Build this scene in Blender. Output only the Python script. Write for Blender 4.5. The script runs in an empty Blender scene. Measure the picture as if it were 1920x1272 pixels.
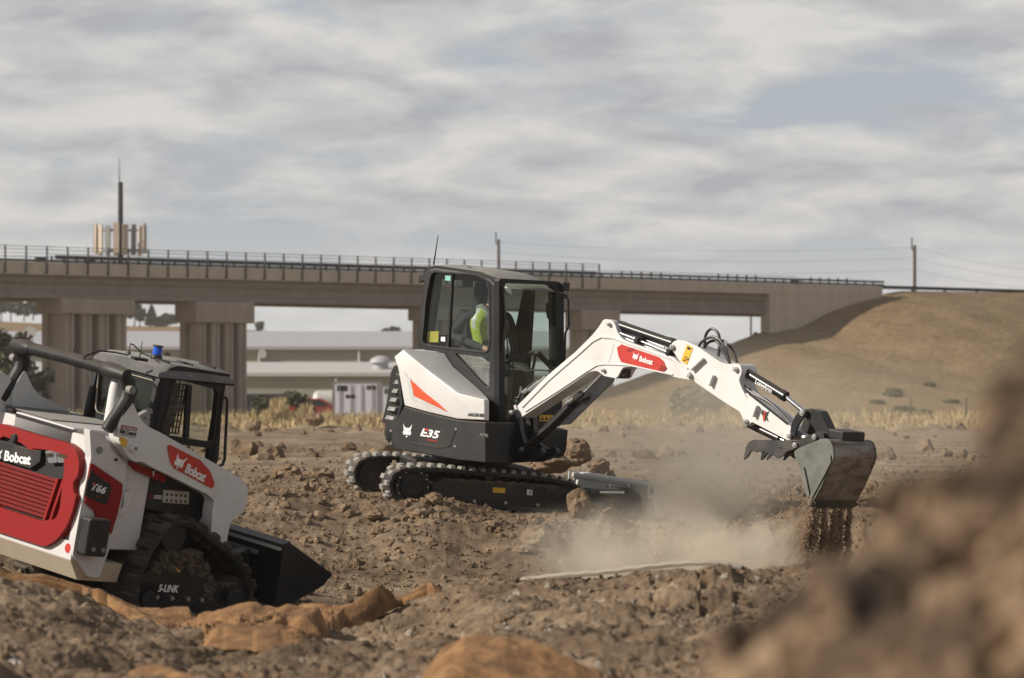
import bpy, bmesh, math, random
import numpy as np
from mathutils import Vector, Matrix, noise as mnoise
random.seed(7); RNG = np.random.RandomState(11)
SC = bpy.context.scene; COL = SC.collection
# ------------------------------------------------------------ camera
CZ = 1.5; F = 8000.0; HOR = 760.0
cam_d = bpy.data.cameras.new("camera"); cam = bpy.data.objects.new("camera", cam_d); COL.objects.link(cam)
cam.location = (0, 0, CZ); cam.rotation_euler = (math.radians(90), 0, 0)
cam_d.lens = 150; cam_d.sensor_width = 36; cam_d.shift_y = (HOR - 636) / 1920.0
cam_d.clip_start = 0.5; cam_d.clip_end = 20000
cam_d.dof.use_dof = True; cam_d.dof.focus_distance = 41.5; cam_d.dof.aperture_fstop = 5.0
SC.camera = cam
# ------------------------------------------------------------ sun and sky
SUN = Vector((-0.80, -0.22, 0.52)).normalized()
sl = bpy.data.lights.new("sun", 'SUN'); so = bpy.data.objects.new("sun", sl); COL.objects.link(so)
sl.energy = 5.0; sl.angle = math.radians(1.0); sl.color = (1.0, 0.915, 0.80)
so.rotation_euler = SUN.to_track_quat('Z', 'Y').to_euler(); so.location = (-20, 0, 30)
W = bpy.data.worlds.new("World"); SC.world = W; W.use_nodes = True
wn = W.node_tree.nodes; wl = W.node_tree.links
bg = wn["Background"]; bg.inputs[1].default_value = 0.10
sky = wn.new("ShaderNodeTexSky"); sky.sky_type = 'NISHITA'; sky.sun_disc = False
sky.sun_elevation = math.asin(SUN.z); sky.sun_rotation = math.atan2(SUN.x, SUN.y)
sky.air_density = 1.0; sky.dust_density = 1.5
tc = wn.new("ShaderNodeTexCoord")
sx = wn.new("ShaderNodeSeparateXYZ"); wl.new(tc.outputs['Generated'], sx.inputs[0])
def wmath(op, a, b=None, c=None):
    n = wn.new("ShaderNodeMath"); n.operation = op
    for i, v in enumerate((a, b, c)):
        if v is None: continue
        if isinstance(v, (int, float)): n.inputs[i].default_value = v
        else: wl.new(v, n.inputs[i])
    return n.outputs[0]
# clouds as a layer high above: project the view direction on a slightly curved sheet
zz = wmath('ADD', wmath('MAXIMUM', sx.outputs[2], 0.0), 0.24)
cx = wmath('DIVIDE', sx.outputs[0], zz); cy = wmath('DIVIDE', sx.outputs[1], zz)
comb = wn.new("ShaderNodeCombineXYZ"); wl.new(cx, comb.inputs[0]); wl.new(cy, comb.inputs[1])
def wnoise(scale, detail, rough, off, dist=0.0):
    m = wn.new("ShaderNodeMapping"); m.inputs['Location'].default_value = off; wl.new(comb.outputs[0], m.inputs[0])
    n = wn.new("ShaderNodeTexNoise"); n.inputs['Scale'].default_value = scale; n.inputs['Detail'].default_value = detail
    n.inputs['Roughness'].default_value = rough; n.inputs['Distortion'].default_value = dist
    wl.new(m.outputs[0], n.inputs[0]); return n.outputs[0]
def wramp(v, stops):
    r = wn.new("ShaderNodeValToRGB"); wl.new(v, r.inputs[0]); e = r.color_ramp.elements
    while len(e) < len(stops): e.new(0.5)
    for i, (p, c) in enumerate(stops): e[i].position = p; e[i].color = (*c, 1) if len(c) == 3 else c
    return r.outputs[0]
n1 = wnoise(4.4, 10, 0.56, (3.1, 1.7, 0), 0.3)
n2 = wnoise(8.5, 9, 0.56, (9.3, 4.2, 2), 0.3)
cov = wramp(n1, [(0.38, (0, 0, 0)), (0.50, (1, 1, 1))])
lit = wramp(n2, [(0.34, (3.8, 3.9, 4.2)), (0.48, (5.0, 4.97, 4.97)), (0.62, (6.2, 6.05, 5.85))])
# pale thin veil on the clear parts
veil = wn.new("ShaderNodeMix"); veil.data_type = 'RGBA'; veil.inputs[0].default_value = 0.80
wl.new(sky.outputs[0], veil.inputs[6]); veil.inputs[7].default_value = (3.9, 4.22, 4.8, 1)
cm = wn.new("ShaderNodeMix"); cm.data_type = 'RGBA'
wl.new(cov, cm.inputs[0]); wl.new(veil.outputs[2], cm.inputs[6]); wl.new(lit, cm.inputs[7])
hz = wramp(sx.outputs[2], [(0.0, (1, 1, 1)), (0.05, (0, 0, 0))])
hm = wn.new("ShaderNodeMix"); hm.data_type = 'RGBA'; wl.new(wmath('MULTIPLY', hz, 0.75), hm.inputs[0])
wl.new(cm.outputs[2], hm.inputs[6]); hm.inputs[7].default_value = (6.6, 6.6, 6.5, 1)
# sky dimmed overhead, out of view, to lower the ambient fill and deepen shadows
zen = wramp(sx.outputs[2], [(0.12, (1, 1, 1)), (0.45, (0.50, 0.52, 0.56))])
zm = wn.new("ShaderNodeMix"); zm.data_type = 'RGBA'; zm.blend_type = 'MULTIPLY'; zm.inputs[0].default_value = 1.0
wl.new(hm.outputs[2], zm.inputs[6]); wl.new(zen, zm.inputs[7]); wl.new(zm.outputs[2], bg.inputs[0])
vs = SC.view_settings
SC.display_settings.display_device = 'sRGB'
vs.view_transform = 'Standard'; vs.look = 'None'; vs.exposure = 0.18; vs.gamma = 1.0
SC.cycles.volume_step_rate = 2.0; SC.cycles.volume_max_steps = 128
SC.cycles.volume_bounces = 2; SC.cycles.max_bounces = 10; SC.cycles.transparent_max_bounces = 24; SC.cycles.use_denoising = True

# ------------------------------------------------------------ helpers
def s2l(r, g, b):
    f = lambda c: (c / 255 / 12.92) if c / 255 <= 0.04045 else ((c / 255 + 0.055) / 1.055) ** 2.4
    return (f(r), f(g), f(b))
class Fr:
    def __init__(s, o, yaw, a, b):
        s.o = Vector(o); c, sn = math.cos(math.radians(yaw)), math.sin(math.radians(yaw))
        n = Vector((-a, -b, 1)).normalized(); x = Vector((c, sn, a * c + b * sn)).normalized(); y = n.cross(x)
        s.x, s.y, s.z = x, y, n
        s.m = Matrix(((x.x, y.x, n.x, s.o.x), (x.y, y.y, n.y, s.o.y), (x.z, y.z, n.z, s.o.z), (0, 0, 0, 1)))
        s.inv = s.m.inverted()
    def U(s, ax, val, px, py):
        d = Vector(((px - 960) / F, 1, (HOR - py) / F)); c = Vector((0, 0, CZ)) - s.o
        A = (s.x, s.y, s.z); co = [c.dot(v) for v in A]; dl = [d.dot(v) for v in A]
        t = (val - co[ax]) / dl[ax]
        return Vector([co[i] + t * dl[i] for i in range(3)])
    def P(s, l):
        w = s.m @ Vector(l); return (960 + F * w.x / w.y, HOR - F * (w.z - CZ) / w.y)
IDF = Fr((0, 0, 0), 0, 0, 0)
def rnd_poly(pts, r=0.03, seg=4):
    """round the corners of a closed 2-D outline"""
    out = []; n = len(pts)
    for i in range(n):
        p0, p, p1 = Vector(pts[i - 1]), Vector(pts[i]), Vector(pts[(i + 1) % n])
        a, b = p0 - p, p1 - p
        if a.length < 1e-6 or b.length < 1e-6: continue
        rr = min(r, a.length * 0.45, b.length * 0.45); A = p + a.normalized() * rr; B = p + b.normalized() * rr
        for k in range(seg + 1):
            t = k / seg; out.append(tuple((1 - t) ** 2 * A + 2 * t * (1 - t) * p + t * t * B))
    return out
class MB:
    def __init__(s): s.v = []; s.f = []; s.mi = []; s.cur = 0
    def add(s, v, f):
        o = len(s.v); s.v += [tuple(p) for p in v]; s.f += [tuple(i + o for i in q) for q in f]; s.mi += [s.cur] * len(f)
    def box(s, lo, hi):
        (a, b, c), (d, e, g) = lo, hi
        s.add([(a, b, c), (d, b, c), (d, e, c), (a, e, c), (a, b, g), (d, b, g), (d, e, g), (a, e, g)],
              [(0, 3, 2, 1), (4, 5, 6, 7), (0, 1, 5, 4), (1, 2, 6, 5), (2, 3, 7, 6), (3, 0, 4, 7)])
    def obox(s, c, ax, ay, az):
        c, ax, ay, az = map(Vector, (c, ax, ay, az))
        v = [c + ax * i + ay * j + az * k for k in (-1, 1) for i, j in ((-1, -1), (1, -1), (1, 1), (-1, 1))]
        s.add(v, [(0, 3, 2, 1), (4, 5, 6, 7), (0, 1, 5, 4), (1, 2, 6, 5), (2, 3, 7, 6), (3, 0, 4, 7)])
    def loft(s, A, B, cap=True):
        n = len(A); f = [(i, (i + 1) % n, n + (i + 1) % n, n + i) for i in range(n)]
        if cap: f += [tuple(range(n - 1, -1, -1)), tuple(range(n, 2 * n))]
        s.add(list(A) + list(B), f)
    def lofts(s, rings, cap=True):
        n = len(rings[0]); v = [p for r in rings for p in r]; f = []
        for k in range(len(rings) - 1):
            for i in range(n): f.append((k * n + i, k * n + (i + 1) % n, (k + 1) * n + (i + 1) % n, (k + 1) * n + i))
        if cap: f += [tuple(range(n - 1, -1, -1)), tuple(range((len(rings) - 1) * n, len(rings) * n))]
        s.add(v, f)
    def prism(s, pts, ax, v1):
        """pts: 3-D points on a plane perpendicular to axis ax, extruded to v1"""
        B = []
        for p in pts:
            q = list(p); q[ax] = v1; B.append(q)
        s.loft(pts, B)
    def plate(s, outer, holes, ax, v0, v1):
        bm = bmesh.new(); idx = [i for i in range(3) if i != ax]
        def ring(pts):
            vs_ = []
            for p in pts:
                c = [0, 0, 0]; c[ax] = v0; c[idx[0]] = p[0]; c[idx[1]] = p[1]; vs_.append(bm.verts.new(c))
            for i in range(len(vs_)): bm.edges.new((vs_[i], vs_[(i + 1) % len(vs_)]))
        ring(outer)
        for h in holes: ring(h)
        bmesh.ops.triangle_fill(bm, edges=bm.edges[:], use_beauty=True)
        r = bmesh.ops.extrude_face_region(bm, geom=bm.faces[:] + bm.edges[:] + bm.verts[:])
        for v in r['geom']:
            if isinstance(v, bmesh.types.BMVert): v.co[ax] = v1
        bmesh.ops.recalc_face_normals(bm, faces=bm.faces[:])
        bm.verts.index_update()
        s.add([v.co[:] for v in bm.verts], [tuple(v.index for v in f.verts) for f in bm.faces]); bm.free()
    def tube(s, path, r, seg=10, cap=True, closed=False):
        P = [Vector(p) for p in path]; n = len(P); rr = r if isinstance(r, (list, tuple)) else [r] * n
        up = Vector((0, 0, 1)); rings = []; prev = None
        for i in range(n):
            if closed: d = P[(i + 1) % n] - P[i - 1]
            else: d = P[min(i + 1, n - 1)] - P[max(i - 1, 0)]
            d.normalize()
            if prev is None:
                a = d.cross(up)
                if a.length < 1e-3: a = d.cross(Vector((0, 1, 0)))
                a.normalize()
            else: a = (prev - d * prev.dot(d)).normalized()
            prev = a; b = d.cross(a)
            rings.append([P[i] + (a * math.cos(t) + b * math.sin(t)) * rr[i] for t in [2 * math.pi * k / seg for k in range(seg)]])
        if closed: rings.append(rings[0])
        s.lofts(rings, cap and not closed)
    def cyl(s, p0, p1, r0, r1=None, seg=20):
        s.tube([p0, p1], [r0, r0 if r1 is None else r1], seg)
    def build(s, name, mat, parent=None, fr=IDF, bevel=0, smooth=30, bseg=2):
        me = bpy.data.meshes.new(name); me.from_pydata(s.v, [], s.f)
        for m in (mat if isinstance(mat, (list, tuple)) else [mat]): me.materials.append(m)
        if isinstance(mat, (list, tuple)): me.polygons.foreach_set("material_index", s.mi)
        bm = bmesh.new(); bm.from_mesh(me); bmesh.ops.recalc_face_normals(bm, faces=bm.faces[:])
        if smooth:
            for f in bm.faces: f.smooth = True
            if not bevel:
                ca = math.radians(smooth)
                for e in bm.edges:
                    if len(e.link_faces) != 2 or e.calc_face_angle(0) > ca: e.smooth = False
        bm.to_mesh(me); bm.free(); me.update()
        o = bpy.data.objects.new(name, me); COL.objects.link(o)
        place(o, fr, parent)
        if bevel:
            b = o.modifiers.new("bevel", 'BEVEL'); b.width = bevel; b.segments = bseg; b.limit_method = 'ANGLE'
            b.angle_limit = math.radians(32); b.harden_normals = True; b.use_clamp_overlap = True
        return o
WM = {}
def place(o, fr, parent):
    m = fr.m if isinstance(fr, Fr) else fr
    WM[o.name] = m.copy()
    if parent is not None:
        o.parent = parent; o.matrix_local = WM[parent.name].inverted() @ m
    else: o.matrix_world = m
def tag(o, label, cat=None, group=None, kind=None):
    if label: o["label"] = label
    if cat: o["category"] = cat
    if group: o["group"] = group
    if kind: o["kind"] = kind
    return o
def empty(name, fr, label, cat, group=None):
    o = bpy.data.objects.new(name, None); o.empty_display_size = 0.2; COL.objects.link(o); place(o, fr, None)
    return tag(o, label, cat, group)
def np_mesh(name, V, Fc, mat, smooth=False, parent=None, mi=None, k=None):
    """fast mesh from numpy: Fc (n,k) of constant corner count"""
    me = bpy.data.meshes.new(name); Fc = np.asarray(Fc, np.int32); k = Fc.shape[1]
    me.vertices.add(len(V)); me.vertices.foreach_set("co", np.asarray(V, np.float32).ravel())
    me.loops.add(Fc.size); me.loops.foreach_set("vertex_index", Fc.ravel())
    me.polygons.add(len(Fc)); me.polygons.foreach_set("loop_start", np.arange(0, Fc.size, k, dtype=np.int32))
    for m in (mat if isinstance(mat, (list, tuple)) else [mat]): me.materials.append(m)
    if mi is not None: me.polygons.foreach_set("material_index", np.asarray(mi, np.int32))
    me.polygons.foreach_set("use_smooth", np.full(len(Fc), smooth, dtype=bool))
    me.update(calc_edges=True); o = bpy.data.objects.new(name, me); COL.objects.link(o)
    WM[o.name] = Matrix.Identity(4)
    if parent is not None: place(o, IDF, parent)
    return o
# ------------------------------------------------------------ materials
def nt(name):
    m = bpy.data.materials.new(name); m.use_nodes = True; t = m.node_tree
    return m, t, t.nodes["Principled BSDF"]
def setc(b, **k):
    for a, v in k.items():
        b.inputs[a].default_value = (*v, 1) if isinstance(v, tuple) and len(v) == 3 else v
def tex_noise(t, scale, detail=4, rough=0.55, coord='Object', dist=0.0, sc=None):
    c = t.nodes.new("ShaderNodeTexCoord"); n = t.nodes.new("ShaderNodeTexNoise")
    n.inputs['Scale'].default_value = scale; n.inputs['Detail'].default_value = detail
    n.inputs['Roughness'].default_value = rough; n.inputs['Distortion'].default_value = dist
    src = c.outputs[coord]
    if sc:
        mp = t.nodes.new("ShaderNodeMapping"); mp.inputs['Scale'].default_value = sc; t.links.new(src, mp.inputs[0]); src = mp.outputs[0]
    t.links.new(src, n.inputs[0]); return n.outputs[0]
def ramp(t, v, stops):
    r = t.nodes.new("ShaderNodeValToRGB"); t.links.new(v, r.inputs[0]); e = r.color_ramp.elements
    while len(e) < len(stops): e.new(0.5)
    for i, (p, c) in enumerate(stops):
        if isinstance(c, (int, float)): c = (c, c, c)
        e[i].position = p; e[i].color = (*c, 1)
    return r.outputs[0]
def mix(t, f, a, b, mode='MIX'):
    n = t.nodes.new("ShaderNodeMix"); n.data_type = 'RGBA'; n.blend_type = mode
    for i, v in ((0, f), (6, a), (7, b)):
        if isinstance(v, (int, float)): n.inputs[i].default_value = v
        elif isinstance(v, tuple): n.inputs[i].default_value = (*v, 1)
        else: t.links.new(v, n.inputs[i])
    return n.outputs[2]
def mth(t, op, a, b=0.0):
    n = t.nodes.new("ShaderNodeMath"); n.operation = op
    for i, v in enumerate((a, b)):
        if isinstance(v, (int, float)): n.inputs[i].default_value = v
        else: t.links.new(v, n.inputs[i])
    return n.outputs[0]
def bump(t, b, h, strength=0.3, dist=0.01):
    n = t.nodes.new("ShaderNodeBump"); n.inputs['Strength'].default_value = strength; n.inputs['Distance'].default_value = dist
    t.links.new(h, n.inputs['Height']); t.links.new(n.outputs[0], b.inputs['Normal'])
DUST = (0.30, 0.235, 0.165)
def paint(name, col, rough=0.35, dust=0.35, metal=0.0, up=0.5, scale=3.0, spec=0.5, coat=0.0, dc=None):
    """painted or plastic surface that carries dust: more on faces that look up, and in blotches"""
    m, t, b = nt(name); g = t.nodes.new("ShaderNodeNewGeometry"); s = t.nodes.new("ShaderNodeSeparateXYZ")
    t.links.new(g.outputs['Normal'], s.inputs[0])
    upm = ramp(t, s.outputs[2], [(0.35, 0.0), (0.95, up)])
    bl = ramp(t, tex_noise(t, scale, 6, 0.65), [(0.46, 0.0), (0.78, dust)])
    f = mth(t, 'MINIMUM', mth(t, 'ADD', upm, bl), 0.92)
    spk = ramp(t, tex_noise(t, 26, 3, 0.6), [(0.4, 0.75), (0.6, 1.0)]); f = mth(t, 'MULTIPLY', f, spk)
    t.links.new(mix(t, f, col, dc or DUST), b.inputs['Base Color'])
    t.links.new(mix(t, f, (rough,) * 3, (0.85,) * 3), b.inputs['Roughness'])
    b.inputs['Metallic'].default_value = metal; b.inputs['Specular IOR Level'].default_value = spec
    if coat: b.inputs['Coat Weight'].default_value = coat
    return m
def flat(name, col, rough=0.5, metal=0.0, emit=0):
    m, t, b = nt(name); setc(b, **{'Base Color': col, 'Roughness': rough, 'Metallic': metal})
    n = ramp(t, tex_noise(t, 9, 4), [(0.3, tuple(c * 0.86 for c in col)), (0.7, tuple(min(1, c * 1.1) for c in col))])
    t.links.new(n, b.inputs['Base Color'])
    return m
def glass(name, tint=(0.62, 0.72, 0.70), refl=1.0, dirt=0.10):
    m = bpy.data.materials.new(name); m.use_nodes = True; t = m.node_tree; t.nodes.remove(t.nodes["Principled BSDF"])
    out = t.nodes["Material Output"]; tr = t.nodes.new("ShaderNodeBsdfTransparent"); tr.inputs[0].default_value = (*tint, 1)
    gl = t.nodes.new("ShaderNodeBsdfGlossy"); gl.inputs['Roughness'].default_value = 0.02; gl.inputs[0].default_value = (refl, refl, refl, 1)
    lw = t.nodes.new("ShaderNodeLayerWeight"); lw.inputs[0].default_value = 0.5; ms = t.nodes.new("ShaderNodeMixShader")
    t.links.new(ramp(t, lw.outputs['Facing'], [(0.0, 0.04), (0.45, 0.06), (0.75, 0.18), (1.0, 0.9)]), ms.inputs[0]); t.links.new(tr.outputs[0], ms.inputs[1]); t.links.new(gl.outputs[0], ms.inputs[2])
    df = t.nodes.new("ShaderNodeBsdfDiffuse"); df.inputs[0].default_value = (*DUST, 1); m2 = t.nodes.new("ShaderNodeMixShader")
    dn = ramp(t, tex_noise(t, 4, 5, 0.6), [(0.35, dirt * 0.3), (0.75, dirt)]); t.links.new(dn, m2.inputs[0])
    t.links.new(ms.outputs[0], m2.inputs[1]); t.links.new(df.outputs[0], m2.inputs[2]); t.links.new(m2.outputs[0], out.inputs[0])
    return m
M = {}
M['white'] = paint('white_paint', (0.66, 0.66, 0.652), 0.34, 0.30, up=0.16)
M['white_worn'] = paint('white_paint_worn', (0.58, 0.57, 0.565), 0.4, 0.22, up=0.3)
M['black'] = paint('black_plastic', (0.012, 0.0125, 0.014), 0.5, 0.12, up=0.22, spec=0.35)
M['blackpaint'] = paint('black_paint', (0.010, 0.011, 0.013), 0.30, 0.08, up=0.18)
M['frame'] = paint('dark_frame', (0.012, 0.013, 0.015), 0.5, 0.05, up=0.30, spec=0.3)
M['charcoal'] = paint('charcoal_plastic', (0.015, 0.0155, 0.016), 0.55, 0.08, up=0.3, spec=0.35)
M['grille'] = paint('grey_grille', (0.20, 0.20, 0.19), 0.5, 0.3, up=0.4)
M['rubber'] = paint('track_rubber', (0.030, 0.029, 0.029), 0.75, 0.30, up=0.30, spec=0.3)
M['dustyrubber'] = paint('dusty_rubber', (0.036, 0.032, 0.028), 0.85, 0.35, up=0.3, spec=0.2)
M['lug'] = paint('lug_rubber_scuffed', (0.23, 0.22, 0.20), 0.6, 0.25, up=0.15, spec=0.5)
M['red'] = paint('red_paint', (0.24, 0.007, 0.007), 0.5, 0.03, up=0.03, spec=0.25)
M['redl'] = paint('red_louvre_shaded', (0.15, 0.005, 0.005), 0.6, 0.02, up=0.0, spec=0.15)  # red darkened to stand in for shade on the louvres
M['stone'] = flat('pale_stone', (0.25, 0.215, 0.17), 0.9)
M['orange'] = paint('orange_reflector', (0.62, 0.085, 0.028), 0.3, 0.06, up=0.05)
M['reddec'] = flat('red_decal', (0.50, 0.035, 0.024), 0.4)
M['reddark'] = flat('dark_red_decal', (0.26, 0.018, 0.014), 0.4)
M['yellow'] = flat('yellow_decal', (0.72, 0.42, 0.03), 0.45)
M['wtext'] = flat('white_lettering', (0.80, 0.80, 0.79), 0.45)
M['ktext'] = flat('black_lettering', (0.02, 0.02, 0.02), 0.45)
M['chrome'] = flat('chrome_rod', (0.75, 0.75, 0.76), 0.12, 1.0)
M['pipe'] = flat('zinc_pipe', (0.33, 0.33, 0.32), 0.45, 0.6)
M['steel'] = flat('bare_steel', (0.42, 0.42, 0.41), 0.38, 0.8)
M['hose'] = paint('hydraulic_hose', (0.02, 0.02, 0.024), 0.4, 0.15, up=0.2)
M['dark'] = flat('dark_recess', (0.012, 0.012, 0.012), 0.8)
M['glass'] = glass('cab_glass', (0.92, 0.96, 0.945), 0.5, 0.008)
M['glass2'] = glass('cab_glass_dusty', (0.86, 0.92, 0.90), 0.55, 0.03)
M['lamp'] = glass('lamp_lens', (0.35, 0.36, 0.38), 1.0, 0.3)
M['lampgrey'] = flat('grey_lamp_housing', (0.16, 0.17, 0.18), 0.3); M['beige'] = paint('dusty_belly_plate', (0.50, 0.42, 0.33), 0.6, 0.5, up=0.2); M['seal'] = flat('tan_window_trim', (0.42, 0.36, 0.28), 0.5)
M['blue'] = glass('blue_beacon_lens', (0.02, 0.13, 0.75), 0.8, 0.02); M['blue'] = flat('blue_beacon', (0.01, 0.10, 0.62), 0.2); M['tube'] = paint('dusty_black_tube', (0.012, 0.012, 0.013), 0.55, 0.12, up=0.22, spec=0.3); M['creaml'] = flat('cream_label', (0.48, 0.45, 0.38), 0.5)
M['steel2'] = paint('pale_blade_paint', (0.54, 0.555, 0.515), 0.42, 0.2, 0.0, up=0.3)
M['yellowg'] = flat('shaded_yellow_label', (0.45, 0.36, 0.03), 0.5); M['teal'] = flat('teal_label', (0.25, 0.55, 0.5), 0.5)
M['bthumb'] = paint('worn_black_thumb', (0.022, 0.023, 0.025), 0.45, 0.3, up=0.3); M['blackworn'] = paint('worn_dark_steel', (0.07, 0.065, 0.055), 0.45, 0.35, 0.3, up=0.2)
M['grille2'] = flat('grey_pocket', (0.50, 0.50, 0.50), 0.5)
def m_bucket():
    m, t, b = nt('scuffed_bucket_steel')
    a = tex_noise(t, 5, 7, 0.7); c = tex_noise(t, 14, 5, 0.6, sc=(1, 0.25, 1))
    base = ramp(t, a, [(0.3, (0.14, 0.12, 0.095)), (0.5, (0.25, 0.22, 0.18)), (0.7, (0.38, 0.35, 0.30))])
    rust = mix(t, ramp(t, c, [(0.48, 0.0), (0.62, 0.75)]), base, (0.16, 0.085, 0.05))
    t.links.new(rust, b.inputs['Base Color']); b.inputs['Metallic'].default_value = 0.45; b.inputs['Roughness'].default_value = 0.5
    bump(t, b, c, 0.25, 0.004); return m
M['bucket'] = m_bucket()
def m_bucket_side():
    m, t, b = nt('bucket_side_steel'); a = tex_noise(t, 7, 7, 0.7)
    t.links.new(ramp(t, a, [(0.3, (0.075, 0.078, 0.068)), (0.7, (0.17, 0.172, 0.155))]), b.inputs['Base Color'])
    b.inputs['Metallic'].default_value = 0.25; b.inputs['Roughness'].default_value = 0.55; return m
M['bucketside'] = m_bucket_side()
def m_mud():
    m, t, b = nt('caked_mud'); a = tex_noise(t, 18, 6, 0.65)
    t.links.new(ramp(t, a, [(0.3, (0.045, 0.034, 0.024)), (0.7, (0.135, 0.10, 0.068))]), b.inputs['Base Color'])
    b.inputs['Roughness'].default_value = 0.95; bump(t, b, a, 0.8, 0.02); return m
M['mud'] = m_mud()
def m_dirt(name, dark, mid, light, fine=14, bs=0.7, dry=0.0):
    m, t, b = nt(name)
    big = tex_noise(t, 0.55, 5, 0.6, sc=(1, 1, 1)); sm = tex_noise(t, fine, 8, 0.68); md = tex_noise(t, 3.1, 6, 0.6)
    st = tex_noise(t, 1.1, 5, 0.6, sc=(0.16, 1, 1)); f = mth(t, 'ADD', mth(t, 'ADD', mth(t, 'MULTIPLY', big, 0.25), mth(t, 'MULTIPLY', st, 0.27)), mth(t, 'ADD', mth(t, 'MULTIPLY', sm, 0.22), mth(t, 'MULTIPLY', md, 0.26)))
    col = ramp(t, f, [(0.38, dark), (0.5, mid), (0.63, light)])
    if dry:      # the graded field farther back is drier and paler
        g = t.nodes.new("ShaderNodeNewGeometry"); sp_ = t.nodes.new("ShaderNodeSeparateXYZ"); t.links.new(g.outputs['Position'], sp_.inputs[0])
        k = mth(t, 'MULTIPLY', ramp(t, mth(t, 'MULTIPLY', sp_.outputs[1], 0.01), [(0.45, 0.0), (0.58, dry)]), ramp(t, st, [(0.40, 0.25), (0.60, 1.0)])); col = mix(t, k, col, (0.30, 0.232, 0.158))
    t.links.new(col, b.inputs['Base Color'])
    b.inputs['Roughness'].default_value = 0.95; b.inputs['Specular IOR Level'].default_value = 0.15
    hb = mth(t, 'ADD', mth(t, 'MULTIPLY', sm, 0.6), tex_noise(t, 60, 4, 0.7)); bump(t, b, hb, bs, 0.02)
    return m
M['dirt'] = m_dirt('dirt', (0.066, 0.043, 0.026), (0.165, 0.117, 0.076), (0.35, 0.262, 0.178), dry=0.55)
def m_pile():
    m, t, b = nt('soil_pile'); a = tex_noise(t, 11, 4, 0.6); c = tex_noise(t, 3.5, 3, 0.5)
    t.links.new(ramp(t, mth(t, 'ADD', mth(t, 'MULTIPLY', a, 0.6), mth(t, 'MULTIPLY', c, 0.4)), [(0.40, (0.020, 0.012, 0.006)), (0.50, (0.095, 0.060, 0.034)), (0.60, (0.28, 0.19, 0.115))]), b.inputs['Base Color']); b.inputs['Roughness'].default_value = 0.95; return m
M['pile'] = m_pile()
M['loose'] = m_dirt('loose_soil', (0.17, 0.115, 0.072), (0.33, 0.235, 0.155), (0.50, 0.385, 0.27), 12)
M['clod'] = m_dirt('dirt_clods', (0.085, 0.056, 0.034), (0.185, 0.130, 0.082), (0.37, 0.28, 0.19), 20)
M['rock'] = m_dirt('boulder_clay', (0.12, 0.080, 0.05), (0.20, 0.14, 0.09), (0.30, 0.22, 0.15), 9)
def m_grass():
    m, t, b = nt('dry_grass'); a = tex_noise(t, 0.25, 5, 0.6, sc=(1, 1, 1)); c = tex_noise(t, 1.7, 5, 0.7, sc=(1, 1, 2.2)); d = tex_noise(t, 0.16, 3, 0.5)
    col = ramp(t, mth(t, 'ADD', mth(t, 'MULTIPLY', a, 0.45), mth(t, 'MULTIPLY', c, 0.55)), [(0.36, (0.15, 0.102, 0.057)), (0.5, (0.215, 0.152, 0.088)), (0.64, (0.285, 0.21, 0.125))])
    col = mix(t, ramp(t, d, [(0.58, 0.0), (0.70, 0.45)]), col, (0.12, 0.125, 0.05))
    t.links.new(col, b.inputs['Base Color']); b.inputs['Roughness'].default_value = 0.95; b.inputs['Specular IOR Level'].default_value = 0.1
    bump(t, b, c, 0.6, 0.3); return m
M['grass'] = m_grass()
def m_blade():
    m, t, b = nt('straw'); oi = t.nodes.new("ShaderNodeNewGeometry")
    t.links.new(ramp(t, oi.outputs['Random Per Island'], [(0.0, (0.28, 0.20, 0.095)), (0.5, (0.40, 0.30, 0.155)), (0.85, (0.50, 0.40, 0.23)), (1.0, (0.20, 0.19, 0.08))]), b.inputs['Base Color'])
    b.inputs['Roughness'].default_value = 0.9; return m
M['straw'] = m_blade()
def m_leaf(name, c0, c1):
    m, t, b = nt(name); oi = t.nodes.new("ShaderNodeNewGeometry")
    t.links.new(ramp(t, oi.outputs['Random Per Island'], [(0.0, c0), (1.0, c1)]), b.inputs['Base Color'])
    b.inputs['Roughness'].default_value = 0.85; return m
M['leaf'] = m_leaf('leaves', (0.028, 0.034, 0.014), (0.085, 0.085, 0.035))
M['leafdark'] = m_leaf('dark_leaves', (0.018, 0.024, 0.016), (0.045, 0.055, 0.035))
M['bush'] = m_leaf('sage_bush_leaves', (0.07, 0.085, 0.035), (0.15, 0.155, 0.07))
M['bark'] = flat('bark', (0.07, 0.05, 0.035), 0.9)
def m_conc(name, c0, c1, sc=0.8):
    m, t, b = nt(name); a = tex_noise(t, sc, 6, 0.6); st = tex_noise(t, 1.2, 4, 0.6, sc=(1, 1, 0.12))
    t.links.new(ramp(t, mth(t, 'ADD', mth(t, 'MULTIPLY', a, 0.5), mth(t, 'MULTIPLY', st, 0.5)), [(0.35, c0), (0.65, c1)]), b.inputs['Base Color'])
    b.inputs['Roughness'].default_value = 0.9; return m
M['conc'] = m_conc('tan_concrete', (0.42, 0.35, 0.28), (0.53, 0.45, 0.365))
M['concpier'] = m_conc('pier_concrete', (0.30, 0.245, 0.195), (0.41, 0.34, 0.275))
M['girder'] = m_conc('girder_concrete', (0.21, 0.18, 0.15), (0.28, 0.24, 0.20))
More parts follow.
